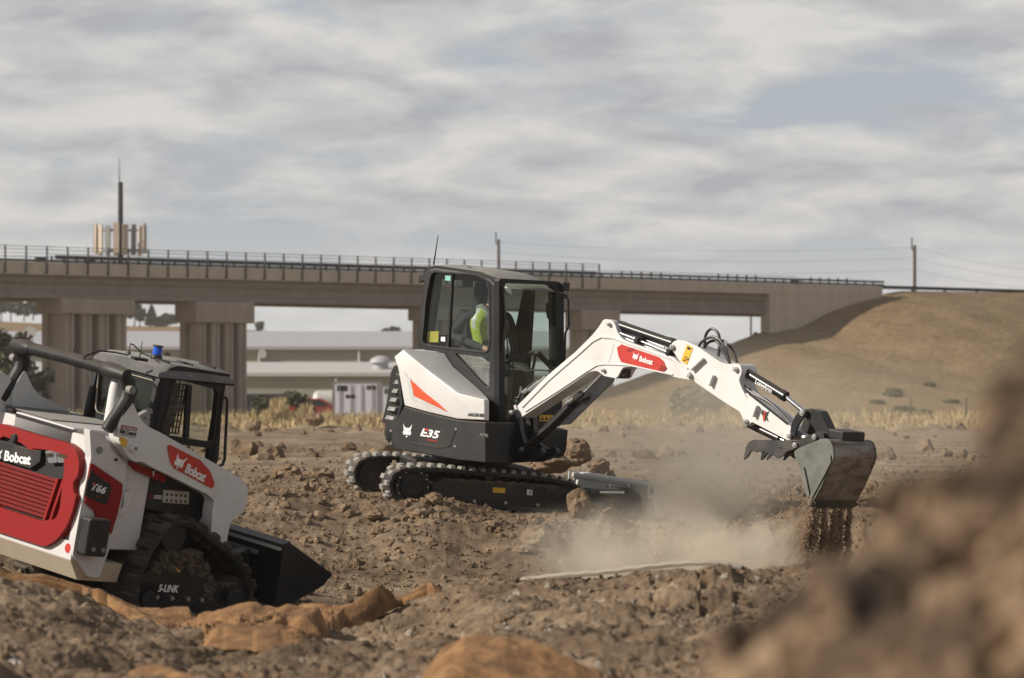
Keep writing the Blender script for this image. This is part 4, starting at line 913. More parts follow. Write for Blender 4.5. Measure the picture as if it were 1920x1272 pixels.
for sgn, yy in ((1, YT0), (-1, -YT0)):
    inn = yy + sgn * 0.03
    m = MB(); m.cyl((sp.x, inn + sgn * 0.02, sp.z), (sp.x, inn + sgn * 0.26, sp.z), 0.185, seg=40); w = m.build("sprocket", M['rubber'], ex, FU, 0.01)
    m = MB(); m.cyl((sp.x, inn - sgn * 0.01, sp.z), (sp.x, inn + sgn * 0.03, sp.z), 0.125, 0.14, 36); m.cyl((sp.x, inn - sgn * 0.025, sp.z), (sp.x, inn, sp.z), 0.09, 0.115, 30); m.build("drive_motor", M['black'], w, FU, 0.006)
    m = MB()
    for k in range(12): a = k * math.pi / 6; m.cyl((sp.x + 0.16 * math.cos(a), inn + sgn * 0.012, sp.z + 0.16 * math.sin(a)), (sp.x + 0.16 * math.cos(a), inn + sgn * 0.026, sp.z + 0.16 * math.sin(a)), 0.010, seg=8)
    m.build("hub_bolts", M['steel'], w, FU)["kind"] = "stuff"
    m = MB(); m.cyl((idl.x, inn + sgn * 0.02, idl.z), (idl.x, inn + sgn * 0.24, idl.z), 0.15, seg=32); m.cyl((idl.x, inn, idl.z), (idl.x, inn + sgn * 0.03, idl.z), 0.07, seg=20); m.build("idler_wheel", M['black'], ex, FU, 0.01)
    for px in (850, 905, 960, 1010):
        c = ctr(px, 944); m = MB(); m.cyl((c.x, inn + sgn * 0.05, 0.10), (c.x, inn + sgn * 0.22, 0.10), 0.075, seg=22); m.build("track_roller", M['black'], ex, FU, 0.008)
    c = ctr(920, 893); m = MB(); m.cyl((c.x, inn + sgn * 0.01, c.z - 0.01), (c.x, inn + sgn * 0.22, c.z - 0.01), 0.055, seg=22); m.build("carrier_roller", M['black'], ex, FU, 0.006)
    # side frame of the track
    pf = [(812, 905), (830, 900), (1000, 908), (1060, 914), (1072, 925), (1070, 950), (1040, 954), (850, 944), (818, 938), (808, 925)]
    fp = [(p.x, p.z) for p in pxpoly(FU, 1, YT0 + 0.03, pf)]
    m = MB(); m.plate(rnd_poly(fp, 0.03), [], 1, inn, inn + sgn * 0.2); tf_ = m.build("track_frame", M['blackpaint'], ex, FU, 0.012)
    top = [fp[0], fp[1], fp[2], fp[3]]; rng = random.Random(4)
    m = MB(); a, b = Vector((fp[1][0], 0, fp[1][1])), Vector((fp[3][0] - 0.1, 0, fp[3][1]))
    ring = []; K = 60
    outer = []
    for k in range(K + 1):
        t = k / K; p = a.lerp(b, t); outer.append((p.x, p.z + 0.012 + 0.035 * abs(mnoise.noise(Vector((t * 9, 3, sgn))))))
    low = [(a.lerp(b, k / K).x, a.lerp(b, k / K).z - 0.004 - 0.05 * max(0, mnoise.noise(Vector((k * 0.9, 7, sgn))) + 0.12) - (0.05 if rng.random() < 0.16 else 0)) for k in range(K, -1, -1)]
    m.plate(outer + low, [], 1, inn - sgn * 0.007, inn + sgn * 0.18); m.build("caked_mud", M['mud'], tf_, FU)
    for px, py in ((829, 935), (889, 940), (948, 943), (1008, 947)):
        c = FU.U(1, YT0 + 0.03, px, py); m = MB(); m.cyl((c.x, inn - sgn * 0.014, c.z), (c.x, inn + sgn * 0.01, c.z), 0.017, seg=10); m.build("bolt", M['steel'], tf_, FU)
decal(FU, 1, YT0 + 0.028, [(924, 914), (947, 915.5), (947, 925), (924, 924)], M['yellow'], ex, "warning_label")
decal(FU, 1, YT0 + 0.028, [(988, 918), (998, 918.5), (998, 929), (988, 928.5)], M['wtext'], ex, "warning_label")
text_on("3", FU, 1, YT0 + 0.024, (990.5, 926.5), (995.5, 926.8), 6, M['ktext'], ex)
m = MB(); m.box((-0.62, -0.58, 0.17), (0.62, 0.58, 0.40)); m.box((0.5, -0.45, 0.18), (0.8, 0.45, 0.34)); m.build("undercarriage_frame", M['black'], ex, FU, 0.03)
m = MB(); m.cyl((0, 0, 0.40), (0, 0, 0.53), 0.42, seg=40); m.build("swing_bearing", M['black'], ex, FU)
# blade, turned a little across the machine
BAX = 0.0
bl0 = FU.U(1, 0.90, 1078, 884); 
def blade():
    # blade frame: far top corner and near top corner found on vertical planes at the machine's sides
    A = FU.U(1, 0.88, 1082, 884); B = FU.U(1, -0.88, 1232, 908)
    wA, wB = FU.m @ A, FU.m @ B
    ax = (wB - wA).normalized(); up = (FU.z - ax * FU.z.dot(ax)).normalized(); fw = up.cross(ax) * -1
    if fw.dot(FU.x) < 0: fw = -fw
    L = (wB - wA).length; f = Fr((0, 0, 0), 0, 0, 0); f.o = wA.copy(); f.x, f.y, f.z = ax, fw, up
    f.m = Matrix(((ax.x, fw.x, up.x, wA.x), (ax.y, fw.y, up.y, wA.y), (ax.z, fw.z, up.z, wA.z), (0, 0, 0, 1))); f.inv = f.m.inverted()
    m = MB()
    prof = [(0.10, 0.0), (0.02, -0.01), (-0.02, -0.10), (-0.02, -0.22), (0.04, -0.33), (0.06, -0.33), (0.0, -0.22), (0.0, -0.10), (0.03, -0.03), (0.10, -0.02)]
    m.lofts([[(x, y, z) for y, z in prof] for x in (0, L)]); bd = m.build("blade", M['steel2'], ex, f, 0, 50)
    m = MB(); m.box((0.02, -0.075, -0.06), (L - 0.02, -0.025, -0.012)); m.build("blade_tube", M['steel2'], bd, f, 0.012)
    for x in (0.0, L - 0.012): m = MB(); m.plate([(-0.10, 0.0), (0.11, 0.0), (0.11, -0.34), (0.02, -0.34), (-0.03, -0.16), (-0.10, -0.15)], [rnd_poly([(-0.08, -0.03), (-0.035, -0.03), (-0.035, -0.12), (-0.08, -0.12)], 0.015)], 0, x - 0.006, x + 0.012); m.build("end_plate", M['steel2'], bd, f, 0.003)
    c = f.m @ Vector((L * 0.5, 0, 0)); hub = FU.inv @ (f.m @ Vector((L * 0.5, -0.03, -0.2)))
    for yo in (-0.32, 0.32):
        m = MB(); m.obox(((hub.x + 0.45) / 2 + 0.05, hub.y * 0.4 + yo, 0.17), ((hub.x - 0.45) / 2, (hub.y) * 0.4, (hub.z - 0.2) / 2), (0, 0.05, 0), (0, 0, 0.05)); m.build("blade_arm", M['black'], ex, FU, 0.01)
    a = FU.U(1, -0.62, 1105, 926); b = FU.U(1, -0.62, 1168, 925)
    m = MB(); m.cyl(a, b, 0.045, seg=16); bc = m.build("blade_cylinder", M['black'], ex, FU)
    p = FU.U(1, -0.68, 1124, 924); q = FU.U(1, -0.68, 1170, 924.5); m = MB(); m.cyl(p, q, 0.016, seg=12); m.build("rod", M['chrome'], bc, FU)
    p = FU.U(1, -0.5, 1170, 918); m = MB(); m.plate(rnd_poly([(p.x - 0.10, p.z + 0.03), (p.x + 0.06, p.z + 0.02), (p.x + 0.16, p.z - 0.06), (p.x + 0.18, p.z - 0.2), (p.x - 0.1, p.z - 0.2)], 0.03), [], 1, -0.62, -0.5); m.build("blade_bracket", M['black'], ex, FU, 0.01)
    for px in (1142, 1178):
        p = FU.U(1, -0.55, px, 914); m = MB(); m.cyl(p, p + Vector((0, 0, 0.03)), 0.03, seg=12); m.build("pin", M['steel'], ex, FU)
blade()
# ---- house
def plan(rr, yside, xf, yl=0.80, ch=0.30):
    """plan outline of the upper body: round tail, flat sides"""
    pts = []; a0 = math.asin(min(1, yside / rr)); a1 = math.asin(min(1, yl / rr))
    for k in range(25):
        a = math.pi + a0 - (a0 + a1) * k / 24 if False else math.pi + (a0) - (a0 + a1) * k / 24
        pts.append((rr * math.cos(a), rr * math.sin(a)))
    # starts on the right side (y=-yside), ends on the left
    pts += [(xf - 0.25, yl), (xf, yl - 0.2), (xf, -yside + 0.45), (xf - ch, -yside)]
    return pts
def ring(z, rr, ys, xf, **k): return [(x, y, z) for x, y in plan(rr, ys, xf, **k)]
m = MB(); m.lofts([ring(0.53, 0.84, 0.70, 0.66), ring(0.56, 0.90, 0.76, 0.72), ring(0.63, 0.925, 0.79, 0.75), ring(0.80, 0.925, 0.79, 0.75), ring(0.83, 0.90, 0.785, 0.75)])
hb = m.build("upper_body", M['charcoal'], ex, FH, 0.006, bseg=2)
YS = -0.79
def H2(pts, v=YS): return flat2(pxpoly(FH, 1, v, pts), 1)
# dark side panel rising above the body ring to the hood's lower edge
sp_o = H2([(735, 800), (742, 792), (758, 762), (803, 775), (860, 788), (911, 792), (911, 868), (860, 863), (745, 843), (735, 838)])
m = MB(); m.plate(sp_o, [], 1, YS - 0.006, YS + 0.35); side = m.build("side_panel", M['charcoal'], ex, FH, 0.012)
fr_o = H2([(911, 794), (950, 797), (952, 868), (911, 868)], -0.62)
m = MB()
a, b = FH.U(1, YS, 911, 792), FH.U(1, YS, 911, 868)
m.loft([(a.x, YS - 0.004, a.z), (a.x, YS - 0.004, b.z), (0.77, -0.36, b.z - 0.02), (0.77, -0.36, a.z + 0.0)], [(a.x, YS + 0.3, a.z), (a.x, YS + 0.3, b.z), (0.70, 0.2, b.z), (0.70, 0.2, a.z)]); m.build("front_corner_panel", M['black'], ex, FH, 0.015)
def cpt(u, z, o=0.004):
    A0, B0 = Vector((a.x, YS - 0.004, z)), Vector((0.77, -0.36, z)); d = (B0 - A0).normalized(); nrm = Vector((d.y, -d.x, 0)); return A0.lerp(B0, u) + nrm * o
zt0, zb0 = a.z, b.z; rcs = rnd_poly([(0.30, 0.18), (0.86, 0.18), (0.86, 0.62), (0.78, 0.72), (0.36, 0.70), (0.30, 0.60)], 0.10)
m = MB(); m.loft([cpt(u, zt0 + (zb0 - zt0) * v, -0.004) for u, v in rcs], [cpt(u, zt0 + (zb0 - zt0) * v, 0.003) for u, v in rcs]); rc = m.build("recess", M['dark'], ex, FH)
m = MB(); m.tube([cpt(0.45, zt0 + (zb0 - zt0) * 0.58, 0.01), cpt(0.58, zt0 + (zb0 - zt0) * 0.5, 0.02), cpt(0.72, zt0 + (zb0 - zt0) * 0.32, 0.015)], 0.022, 8); m.build("hose", M['hose'], rc, FH)
# recess that holds the name, panel ridge under it
m = MB(); m.plate(rnd_poly(H2([(770, 833), (822, 842), (845, 838), (856, 806), (852, 804), (838, 829), (822, 836), (770, 829)]), 0.01, 2), [], 1, YS - 0.012, YS); m.build("panel_ridge", M['charcoal'], side, FH, 0.004)
for px, py in ((734, 808), (734, 832), (856, 805), (854, 837)):
    p = FH.U(1, YS, px, py); m = MB(); m.cyl((p.x, YS - 0.012, p.z), (p.x, YS, p.z), 0.012, seg=10); m.build("bolt", M['steel'], side, FH)
    m = MB(); m.cyl((p.x, YS - 0.0075, p.z), (p.x, YS, p.z), 0.030, 0.034, seg=14); m.build("bolt_recess", M['black'], side, FH)
cat_mark(FH, 1, YS - 0.007, (764, 807), 17, 25, M['wtext'], side, tilt=0.1)
text_on("E35", FH, 1, YS - 0.007, (788, 817), (824, 823), 14, M['wtext'], side, shear=0.25, bold=0.03)
decal(FH, 1, YS - 0.013, [(797, 803.5), (804, 804.5), (803, 808), (796, 807)], M['reddec'], side, "red_accent")
decal(FH, 1, YS - 0.007, [(801, 823.5), (820, 826), (819.5, 829), (801, 826.5)], M['reddark'], side, "red_accent")
text_on("AMS", FH, 1, YS - 0.007, (899, 818), (915, 820), 6, M['grille'], side, bold=0.0)
# tail lamp and counterweight seam
m = MB(); p = FH.U(1, YS, 712, 812)
m.lofts([[(r_ * math.cos(a), r_ * math.sin(a), z) for a in [math.radians(t) for t in (219, 222, 225, 228)] for r_ in (0.93,)] + [(0.9 * math.cos(a), 0.9 * math.sin(a), z) for a in [math.radians(t) for t in (228, 225, 222, 219)]] for z in (0.68, 0.80)]); m.build("tail_reflector", M['orange'], ex, FH)
# hood, white
S = pxpoly(FH, 1, -0.785, [(738, 668), (755, 654), (808, 697), (862, 738), (911, 750), (911, 789), (860, 787), (803, 774), (758, 761), (745, 687)])
Tn = pxpoly(FH, 1, -0.27, [(800, 664), (812, 657), (850, 688), (897, 729), (911, 744)])
S2 = [Vector((p.x + (0.03 if i in (0, 1, 9) else 0), p.y, p.z)) for i, p in enumerate(S)]
bot = lambda q, dy: Vector((q.x, -0.27, q.z))
inner = [Tn[0], Tn[1], Tn[2], Tn[3], Tn[4], bot(S[5], 0), bot(S[6], 0), bot(S[7], 0), bot(S[8], 0), bot(S[9], 0)]
inner[0] = Vector((S[0].x + 0.06, -0.27, S[0].z + 0.02)); inner[9] = Vector((S[9].x + 0.06, -0.27, S[9].z)); inner[1] = Vector((S[1].x + 0.10, -0.27, S[1].z - 0.02))
for i_ in (5, 6): inner[i_].x = min(inner[i_].x, Tn[4].x - 0.02)
# middle ring swells outwards a little so the panel is not dead flat
mid = [S[i].lerp(inner[i], 0.10) for i in range(10)]
def hood():
    m = MB(); R0 = [Vector((p.x, -0.775, p.z)) for p in S]; cen = sum(S, Vector()) / 10
    R00 = [cen.lerp(p, 0.90) for p in S]; R00 = [Vector((p.x, -0.800, p.z)) for p in R00]; R1 = [cen.lerp(p, 1.0) for p in S]
    R1 = [Vector((p.x, -0.74, p.z)) for p in R1]
    m.lofts([R00, [Vector((cen.lerp(p, .975).x, -0.79, cen.lerp(p, .975).z)) for p in S], R1, inner]); return m.build("engine_hood", M['white'], ex, FH, 0.012, bseg=3)
hd = hood()
# rear tail of the hood wraps over the grille
m = MB(); rr = []
for z, r_, t0 in ((S[9].z, 0.80, 0), (S[0].z, 0.80, 0), (S[1].z, 0.70, 0)):
    ysd = 0.70 if z < S[1].z - 0.01 else 0.6
    pts = [(S[9].x + 0.02, -0.74), (-math.sqrt(max(0.01, r_ ** 2 - ysd ** 2)) - 0.06, -ysd)] + [(r_ * math.cos(math.radians(a)), r_ * math.sin(math.radians(a))) for a in (215, 200, 180, 160, 140)] + [(-0.2, 0.70), (S[9].x + 0.15, 0.6)]
    rr.append([(x, y, z - 0.012) for x, y in pts])
rr.insert(0, [(x * 0.97, y * 0.97, S[9].z - 0.03) for x, y, z in rr[0]])
m.lofts(rr); m.build("rear_cowl", M['white'], hd, FH, 0.02)
# orange marker set in its pocket
pk = H2([(759, 697), (768, 705), (815, 752), (839, 772), (776, 752)], -0.803)
decal(FH, 1, -0.800, [(759, 697), (771, 709), (776, 744), (838, 772.5), (772, 750)], M['grille2'] if 'grille2' in M else M['white_worn'], hd, "marker_pocket", th=0.004)
decal(FH, 1, -0.803, [(769.5, 711.5), (796, 736), (823, 757), (839.5, 772.5), (777, 743)], M['orange'], hd, "side_marker", th=0.005)
decal(FH, 1, -0.808, [(778.5, 742), (790, 733), (839, 772)], M['orange'], hd, "side_marker", th=0.003)
decal(FH, 1, -0.792, [(753, 706), (754.5, 706.5), (756.5, 716), (755, 716)], M['ktext'], hd, "slot")
text_on("ANGLEBLADE", FH, 1, -0.801, (877, 780.5), (908, 782), 6, M['ktext'], hd, shear=0.25, bold=0.02)
# black upright behind hood, and grey slatted grille on the rear corner
gq = [(745, 686), (752, 690), (757, 755), (748, 786), (735, 796), (722, 792), (732, 750), (738, 700)]
m = MB(); m.plate(H2(gq, -0.70), [], 1, -0.745, -0.45); m.build("grille_backing", M['dark'], ex, FH)
m = MB(); m.plate(H2([(745, 684), (749, 688), (757, 757), (746, 795), (742, 796), (752, 757)], -0.77), [], 1, -0.79, -0.60); m.build("grille_surround", M['black'], ex, FH, 0.006)
for k in range(7):
    t = k / 6; px0 = 739 - 13 * t - (3 if k > 4 else 0); py = 689 + 100 * t; z = FH.U(1, -0.72, px0, py).z; r_ = 0.86 + 0.075 * t
    m = MB(); A_ = []; hgt = 0.062
    for a in [205 + 3.0 * j for j in range(14)]:
        ra = math.radians(a); dd = 1.0
        A_.append((r_ * math.cos(ra) * 0.97, max(r_ * math.sin(ra), -0.785), ra))
    ringo = [(x, y, z + hgt) for x, y, _ in A_] + [(x * 0.93, y * 0.93, z + hgt) for x, y, _ in reversed(A_)]
    ringl = [(x * 1.02, y * 1.02, z + 0.018) for x, y, _ in A_] + [(x * 0.93, y * 0.93, z + 0.0) for x, y, _ in reversed(A_)]
    m.loft(ringl, ringo); m.build("grille_slat", M['grille'], ex, FH, 0.008)
m = MB(); rr = []
for z, r_ in ((0.83, 0.90), (0.90, 0.90), (0.99, 0.88), (1.06, 0.82), (1.09, 0.78)):
    rr.append([(r_ * math.cos(math.radians(a)), r_ * math.sin(math.radians(a)), z) for a in (212, 205, 195, 180, 160, 140, 128)] + [(-0.3, 0.6, z), (-0.4, -0.3, z)])
m.lofts(rr); m.build("rear_bulge", M['grille'], ex, FH, 0.02)
m = MB(); m.lofts([[(x, y, z) for x, y in ((-0.55, -0.45), (-0.72, 0.0), (-0.60, 0.55), (-0.3, 0.6), (-0.3, -0.3))] for z in (0.80, S[0].z - 0.03)]); m.build("engine_bay", M['dark'], ex, FH)
# ---- cab
CY0 = -0.25; CY1 = 0.71
CF = FH.U(1, CY0, 938, 640).x + 0.02; CB = FH.U(1, CY0, 787, 600).x
outer = [(815, 497.5), (896, 509), (925, 521), (934, 533), (936, 640), (936, 800), (911, 800), (911, 744), (896, 729), (850, 687), (815, 657), (789, 655), (783, 632), (798, 512), (803, 502)]
Oc = flat2(pxpoly(FH, 1, CY0, outer), 1)
xf_ = max(p[0] for p in Oc); CF = xf_; CY1 = FH.U(0, CF, 1056, 600).y
win = [(811, 511), (894, 517), (917, 529), (919, 640), (915, 660), (800, 647), (794, 640), (801, 560)]
tri = [(853, 663), (919, 672), (918, 727), (912, 727)]
Wc = rnd_poly(flat2(pxpoly(FH, 1, CY0, win), 1), 0.06); Tc = rnd_poly(flat2(pxpoly(FH, 1, CY0, tri), 1), 0.03)
m = MB(); m.plate(rnd_poly(Oc, 0.05), [Wc, Tc], 1, CY0 - 0.01, CY0 + 0.075); cab = m.build("cab_frame", M['frame'], ex, FH, 0.014)
m = MB(); m.plate(Wc, [], 1, CY0 + 0.015, CY0 + 0.022); m.build("side_window", M['glass'], cab, FH, 0, 0)
m = MB(); m.plate(Tc, [], 1, CY0 + 0.015, CY0 + 0.022); m.build("lower_window", M['glass2'], cab, FH, 0, 0)
a, b = FH.U(1, CY0, 847, 515), FH.U(1, CY0, 839, 655); m = MB(); m.loft([(a.x - .012, CY0 - 0.002, a.z + .01), (a.x + .012, CY0 - 0.002, a.z + .01), (a.x + .012, CY0 + 0.03, a.z + .01), (a.x - .012, CY0 + 0.03, a.z + .01)], [(b.x - .012, CY0 - 0.002, b.z), (b.x + .012, CY0 - 0.002, b.z), (b.x + .012, CY0 + 0.03, b.z), (b.x - .012, CY0 + 0.03, b.z)]); m.build("window_divider", M['frame'], cab, FH)
zs = [(w[0], w[1]) for w in Wc]
m = MB(); wi = rnd_poly(flat2(pxpoly(FH, 1, CY0, [(800, 507), (895, 513), (920, 526), (922, 641), (917, 664), (797, 650), (790, 641), (797, 560)]), 1), 0.07); m.plate(wi, [Wc], 1, CY0 - 0.018, CY0); m.build("window_seal", M['black'], cab, FH, 0.004)
# left wall with door window
ZT_ = max(p[1] for p in Oc)
m = MB(); holeL = rnd_poly([(CB + 0.16, 1.10), (CB + 0.11, 1.50), (CB + 0.18, ZT_ - 0.09), (0.05, ZT_ - 0.09), (0.05, 1.10)], 0.05); hole2 = rnd_poly([(0.15, 0.80), (0.15, ZT_ - 0.09), (CF - 0.20, ZT_ - 0.11), (CF - 0.08, ZT_ - 0.24), (CF - 0.07, 0.80)], 0.05)
m.plate(rnd_poly(Oc, 0.05), [holeL, hole2], 1, CY1 - 0.07, CY1); m.build("left_wall", M['frame'], cab, FH, 0.012)
m = MB(); m.plate(holeL, [], 1, CY1 - 0.04, CY1 - 0.034); m.plate(hole2, [], 1, CY1 - 0.04, CY1 - 0.034); m.build("door_glass", M['glass'], cab, FH, 0, 0)
# front face
FXo = [(933, 522), (1046, 528), (1055, 538), (1055, 690), (1049, 800), (933, 800)]
Fo = flat2(pxpoly(FH, 0, CF, FXo), 0); CY1f = max(p[0] for p in Fo)
wsh = [(944, 531), (1030, 534), (1039, 545), (1040, 690), (1036, 792), (944, 785)]
Wf = rnd_poly(flat2(pxpoly(FH, 0, CF, wsh), 0), 0.04)
m = MB(); m.plate(rnd_poly(Fo, 0.04), [Wf], 0, CF - 0.05, CF + 0.02); m.build("front_frame", M['frame'], cab, FH, 0.012)
m = MB(); m.plate(Wf, [], 0, CF - 0.01, CF - 0.004); m.build("windshield", M['glass2'], cab, FH, 0, 0)
zb = FH.U(0, CF, 1000, 694).z; m = MB(); m.box((CF - 0.004, CY0 + 0.02, zb - 0.008), (CF + 0.012, CY1 - 0.1, zb + 0.008)); m.build("windshield_rail", M['grille'], cab, FH)
# roof
zt = [p[1] for p in Oc]; ztop = max(zt)
ed = sorted([(p[0], p[1]) for p in Oc if p[1] > ztop - 0.16 and p[0] < CF - 0.10]); REX, REZ = [e[0] for e in ed] + [CF + 0.1], [e[1] for e in ed] + [ed[-1][1] - 0.005]
def roof():
    m = MB(); rg = []; xs = np.linspace(CB + 0.05, CF + 0.03, 12)
    ex_, ez_ = REX, REZ
    for y, dz in ((CY0 - 0.012, -0.035), (CY0 + 0.0, 0.0), (CY0 + 0.06, 0.018), (CY0 + 0.16, 0.03), (CY0 + 0.48, 0.042), (CY1 - 0.16, 0.03), (CY1 - 0.06, 0.018), (CY1, 0.0), (CY1 + 0.012, -0.035)):
        topl = [(x, y, float(np.interp(x, ex_, ez_)) + dz - 0.012 - (0.05 if x > CF + 0.01 else 0)) for x in xs]; botl = [(x, y, float(np.interp(x, ex_, ez_)) - 0.03) for x in reversed(xs)]
        rg.append(topl + botl)
    m.lofts(rg); return m.build("cab_roof", M['roofdust'], cab, FH, 0, 45)
M['roofdust'] = paint('dusty_cab_roof', (0.10, 0.10, 0.10), 0.4, 0.3, up=0.7, dc=(0.36, 0.335, 0.29))
rf = roof()
zr = lambda x: float(np.interp(x, REX, REZ))
for (y0, y1) in ((CY0 + 0.14, CY0 + 0.15), (CY1 - 0.15, CY1 - 0.14)):
    m = MB(); m.loft([(-0.2, y0, zr(-0.2) + 0.022), (-0.2, y1, zr(-0.2) + 0.022), (-0.2, y1, zr(-0.2) + 0.03), (-0.2, y0, zr(-0.2) + 0.03)], [(0.45, y0, zr(0.45) + 0.022), (0.45, y1, zr(0.45) + 0.022), (0.45, y1, zr(0.45) + 0.03), (0.45, y0, zr(0.45) + 0.03)]); m.build("roof_rib", M['frame'], rf, FH)
# rear wall
m = MB(); rb = lambda z: float(np.interp(z, [1.55, 1.70, 2.40], [CB + 0.05, CB + 0.02, CB + 0.12]))
hy0, hy1 = CY0 + 0.12, CY1 - 0.12
for (ya, yb, za, zb_) in ((CY0 + 0.05, hy0, 1.5, 2.38), (hy1, CY1 - 0.05, 1.5, 2.38), (hy0, hy1, 2.26, 2.38), (hy0, hy1, 1.45, 1.68)):
    m.loft([(rb(za), ya, za), (rb(za) + .05, ya, za), (rb(za) + .05, yb, za), (rb(za), yb, za)], [(rb(zb_), ya, zb_), (rb(zb_) + .05, ya, zb_), (rb(zb_) + .05, yb, zb_), (rb(zb_), yb, zb_)])
m.build("rear_wall", M['frame'], cab, FH)
m = MB(); m.loft([(rb(1.68) + .02, hy0, 1.68), (rb(1.68) + .026, hy0, 1.68), (rb(1.68) + .026, hy1, 1.68), (rb(1.68) + .02, hy1, 1.68)], [(rb(2.26) + .02, hy0, 2.26), (rb(2.26) + .026, hy0, 2.26), (rb(2.26) + .026, hy1, 2.26), (rb(2.26) + .02, hy1, 2.26)]); m.build("rear_window", M['glass2'], cab, FH, 0, 0)
m = MB(); m.box((CB + 0.1, CY0 + 0.08, 0.80), (CF - 0.02, CY1 - 0.08, 0.86)); m.box((CB + 0.02, CY0 + 0.08, 0.86), (CB + 0.35, CY1 - 0.08, 1.28)); m.build("cab_floor", M['black'], cab, FH, 0.01)
m = MB(); m.box((0.30, CY1 - 0.01, 0.55), (CF, CY1 + 0.03, 1.05)); m.build("step_panel", M['black'], ex, FH, 0.02)
# lower front left box under the cab
Lb = flat2(pxpoly(FH, 0, CF + 0.03, [(985, 752), (1047, 752), (1043, 808), (1037, 862), (1012, 866), (985, 866)]), 0)
m = MB(); m.plate(rnd_poly(Lb, 0.04), [], 0, CF - 0.3, CF + 0.03); fb = m.build("front_box", M['black'], ex, FH, 0.015)
decal(FH, 0, CF + 0.032, [(1011.5, 778.5), (1037, 778.5), (1037, 790), (1011.5, 790)], M['yellow'], fb, "warning_label", out=1)
for k in range(3): decal(FH, 0, CF + 0.036, [(1013.5 + k * 8, 788), (1016.8 + k * 8, 781), (1020 + k * 8, 788)], M['ktext'], fb, "warning_symbol", out=1, th=0.002)
# cab details: seat, operator's controls, mirror, handle, wiper, antenna, lamp
sy = 0.22
m = MB(); m.plate(rnd_poly([(-0.36, 1.30), (-0.40, 1.86), (-0.34, 1.98), (-0.25, 1.96), (-0.24, 1.85), (-0.20, 1.42), (-0.22, 1.30)], 0.05), [], 1, sy - 0.23, sy + 0.23); st = m.build("seat", M['black'], cab, FH, 0.05, bseg=3)
m = MB(); m.box((-0.30, sy - 0.24, 1.22), (0.22, sy + 0.24, 1.35)); m.build("seat_cushion", M['black'], st, FH, 0.04)
m = MB(); m.box((-0.25, sy - 0.20, 0.86), (0.15, sy + 0.20, 1.22)); m.build("seat_base", M['black'], st, FH, 0.02)
for y, mm in ((sy - 0.33, 'charcoal'), (sy + 0.33, 'charcoal')):
    m = MB(); m.box((-0.25, y - 0.06, 1.22), (0.22, y + 0.06, 1.42)); m.build("armrest_console", M[mm], st, FH, 0.03)
LJ = FH.U(1, sy + 0.30, 1003, 668); RJ = Vector((0.27, sy - 0.33, 1.56))
for p in (RJ, LJ):
    m = MB(); m.tube([p + Vector((-0.02, 0, -0.16)), p + Vector((0, 0, -0.06)), p + Vector((0.0, 0, 0.04))], [0.014, 0.016, 0.024], 10); m.cyl(p + Vector((0, 0, 0.03)), p + Vector((0, 0, 0.055)), 0.028, 0.016, 10); m.build("joystick", M['black'], cab, FH)
p0, p1 = FH.U(0, CF - 0.12, 1006, 660), FH.U(0, CF - 0.12, 1036, 690)
m = MB(); m.tube([p0, p1, p1 + Vector((0.02, 0.05, -0.35))], [0.028, 0.035, 0.04], 10); m.build("control_column", M['black'], cab, FH)
d0, d1 = FH.U(0, CF - 0.10, 950, 664), FH.U(0, CF - 0.10, 985, 676)
m = MB(); m.box((CF - 0.12, d0.y, d1.z), (CF - 0.06, d1.y, d0.z)); m.build("display", M['dark'], cab, FH, 0.01)
a, b = FH.U(0, CF + 0.04, 1057, 557), FH.U(0, CF + 0.04, 1066, 559); c, d = FH.U(0, CF + 0.05, 1067, 610), FH.U(0, CF + 0.05, 1060, 625); e_ = FH.U(0, CF + 0.05, 1058, 690)
m = MB(); m.tube([a + Vector((-0.02, 0, 0)), a.lerp(b, .6), b + Vector((0, 0, -0.02)), c, c.lerp(d, .5), d, e_, e_ + Vector((-0.03, -0.01, 0))], 0.012, 8); m.build("grab_handle", M['blackpaint'], cab, FH)
mr = [(1026, 568), (1035, 566), (1036, 600), (1029, 599), (1026, 586)]
m = MB(); m.plate(rnd_poly(flat2(pxpoly(FH, 0, CF - 0.16, mr), 0), 0.02), [], 0, CF - 0.18, CF - 0.16); mi_ = m.build("mirror", M['black'], cab, FH, 0.005)
decal(FH, 0, CF - 0.155, [(1028.5, 572), (1034, 570.5), (1034.5, 596), (1030, 595)], M['chrome'], mi_, "mirror_glass", out=1)
pts = [FH.U(0, CF - 0.14, *p) for p in ((1036, 600), (1039, 612), (1038, 625), (1032, 640), (1034, 655), (1040, 662))]; m = MB(); m.tube(pts, 0.008, 8); m.build("inner_handle", M['black'], cab, FH)
pts = [FH.U(0, CF + 0.035, *p) for p in ((943, 537), (945, 570), (947, 598), (944, 625), (943, 660))]; m = MB(); m.tube(pts, [0.012, 0.012, 0.016, 0.01, 0.008], 8)
wp = m.build("wiper", M['blackpaint'], cab, FH); m = MB(); pts = [FH.U(0, CF + 0.03, *p) for p in ((946, 598), (951, 640), (956, 700), (961, 707))]; m.tube(pts, 0.007, 6); m.tube([FH.U(0, CF + 0.03, *p) for p in ((948, 600), (960, 650), (963, 706))], 0.006, 6); m.build("wiper_arm", M['blackpaint'], wp, FH)
a, b = FH.U(1, CY0 + 0.08, 813, 497), FH.U(1, CY0 + 0.08, 821.5, 442); m = MB(); m.tube([a, a.lerp(b, .5), b], [0.009, 0.006, 0.004], 8); m.build("antenna", M['dark'], cab, FH)
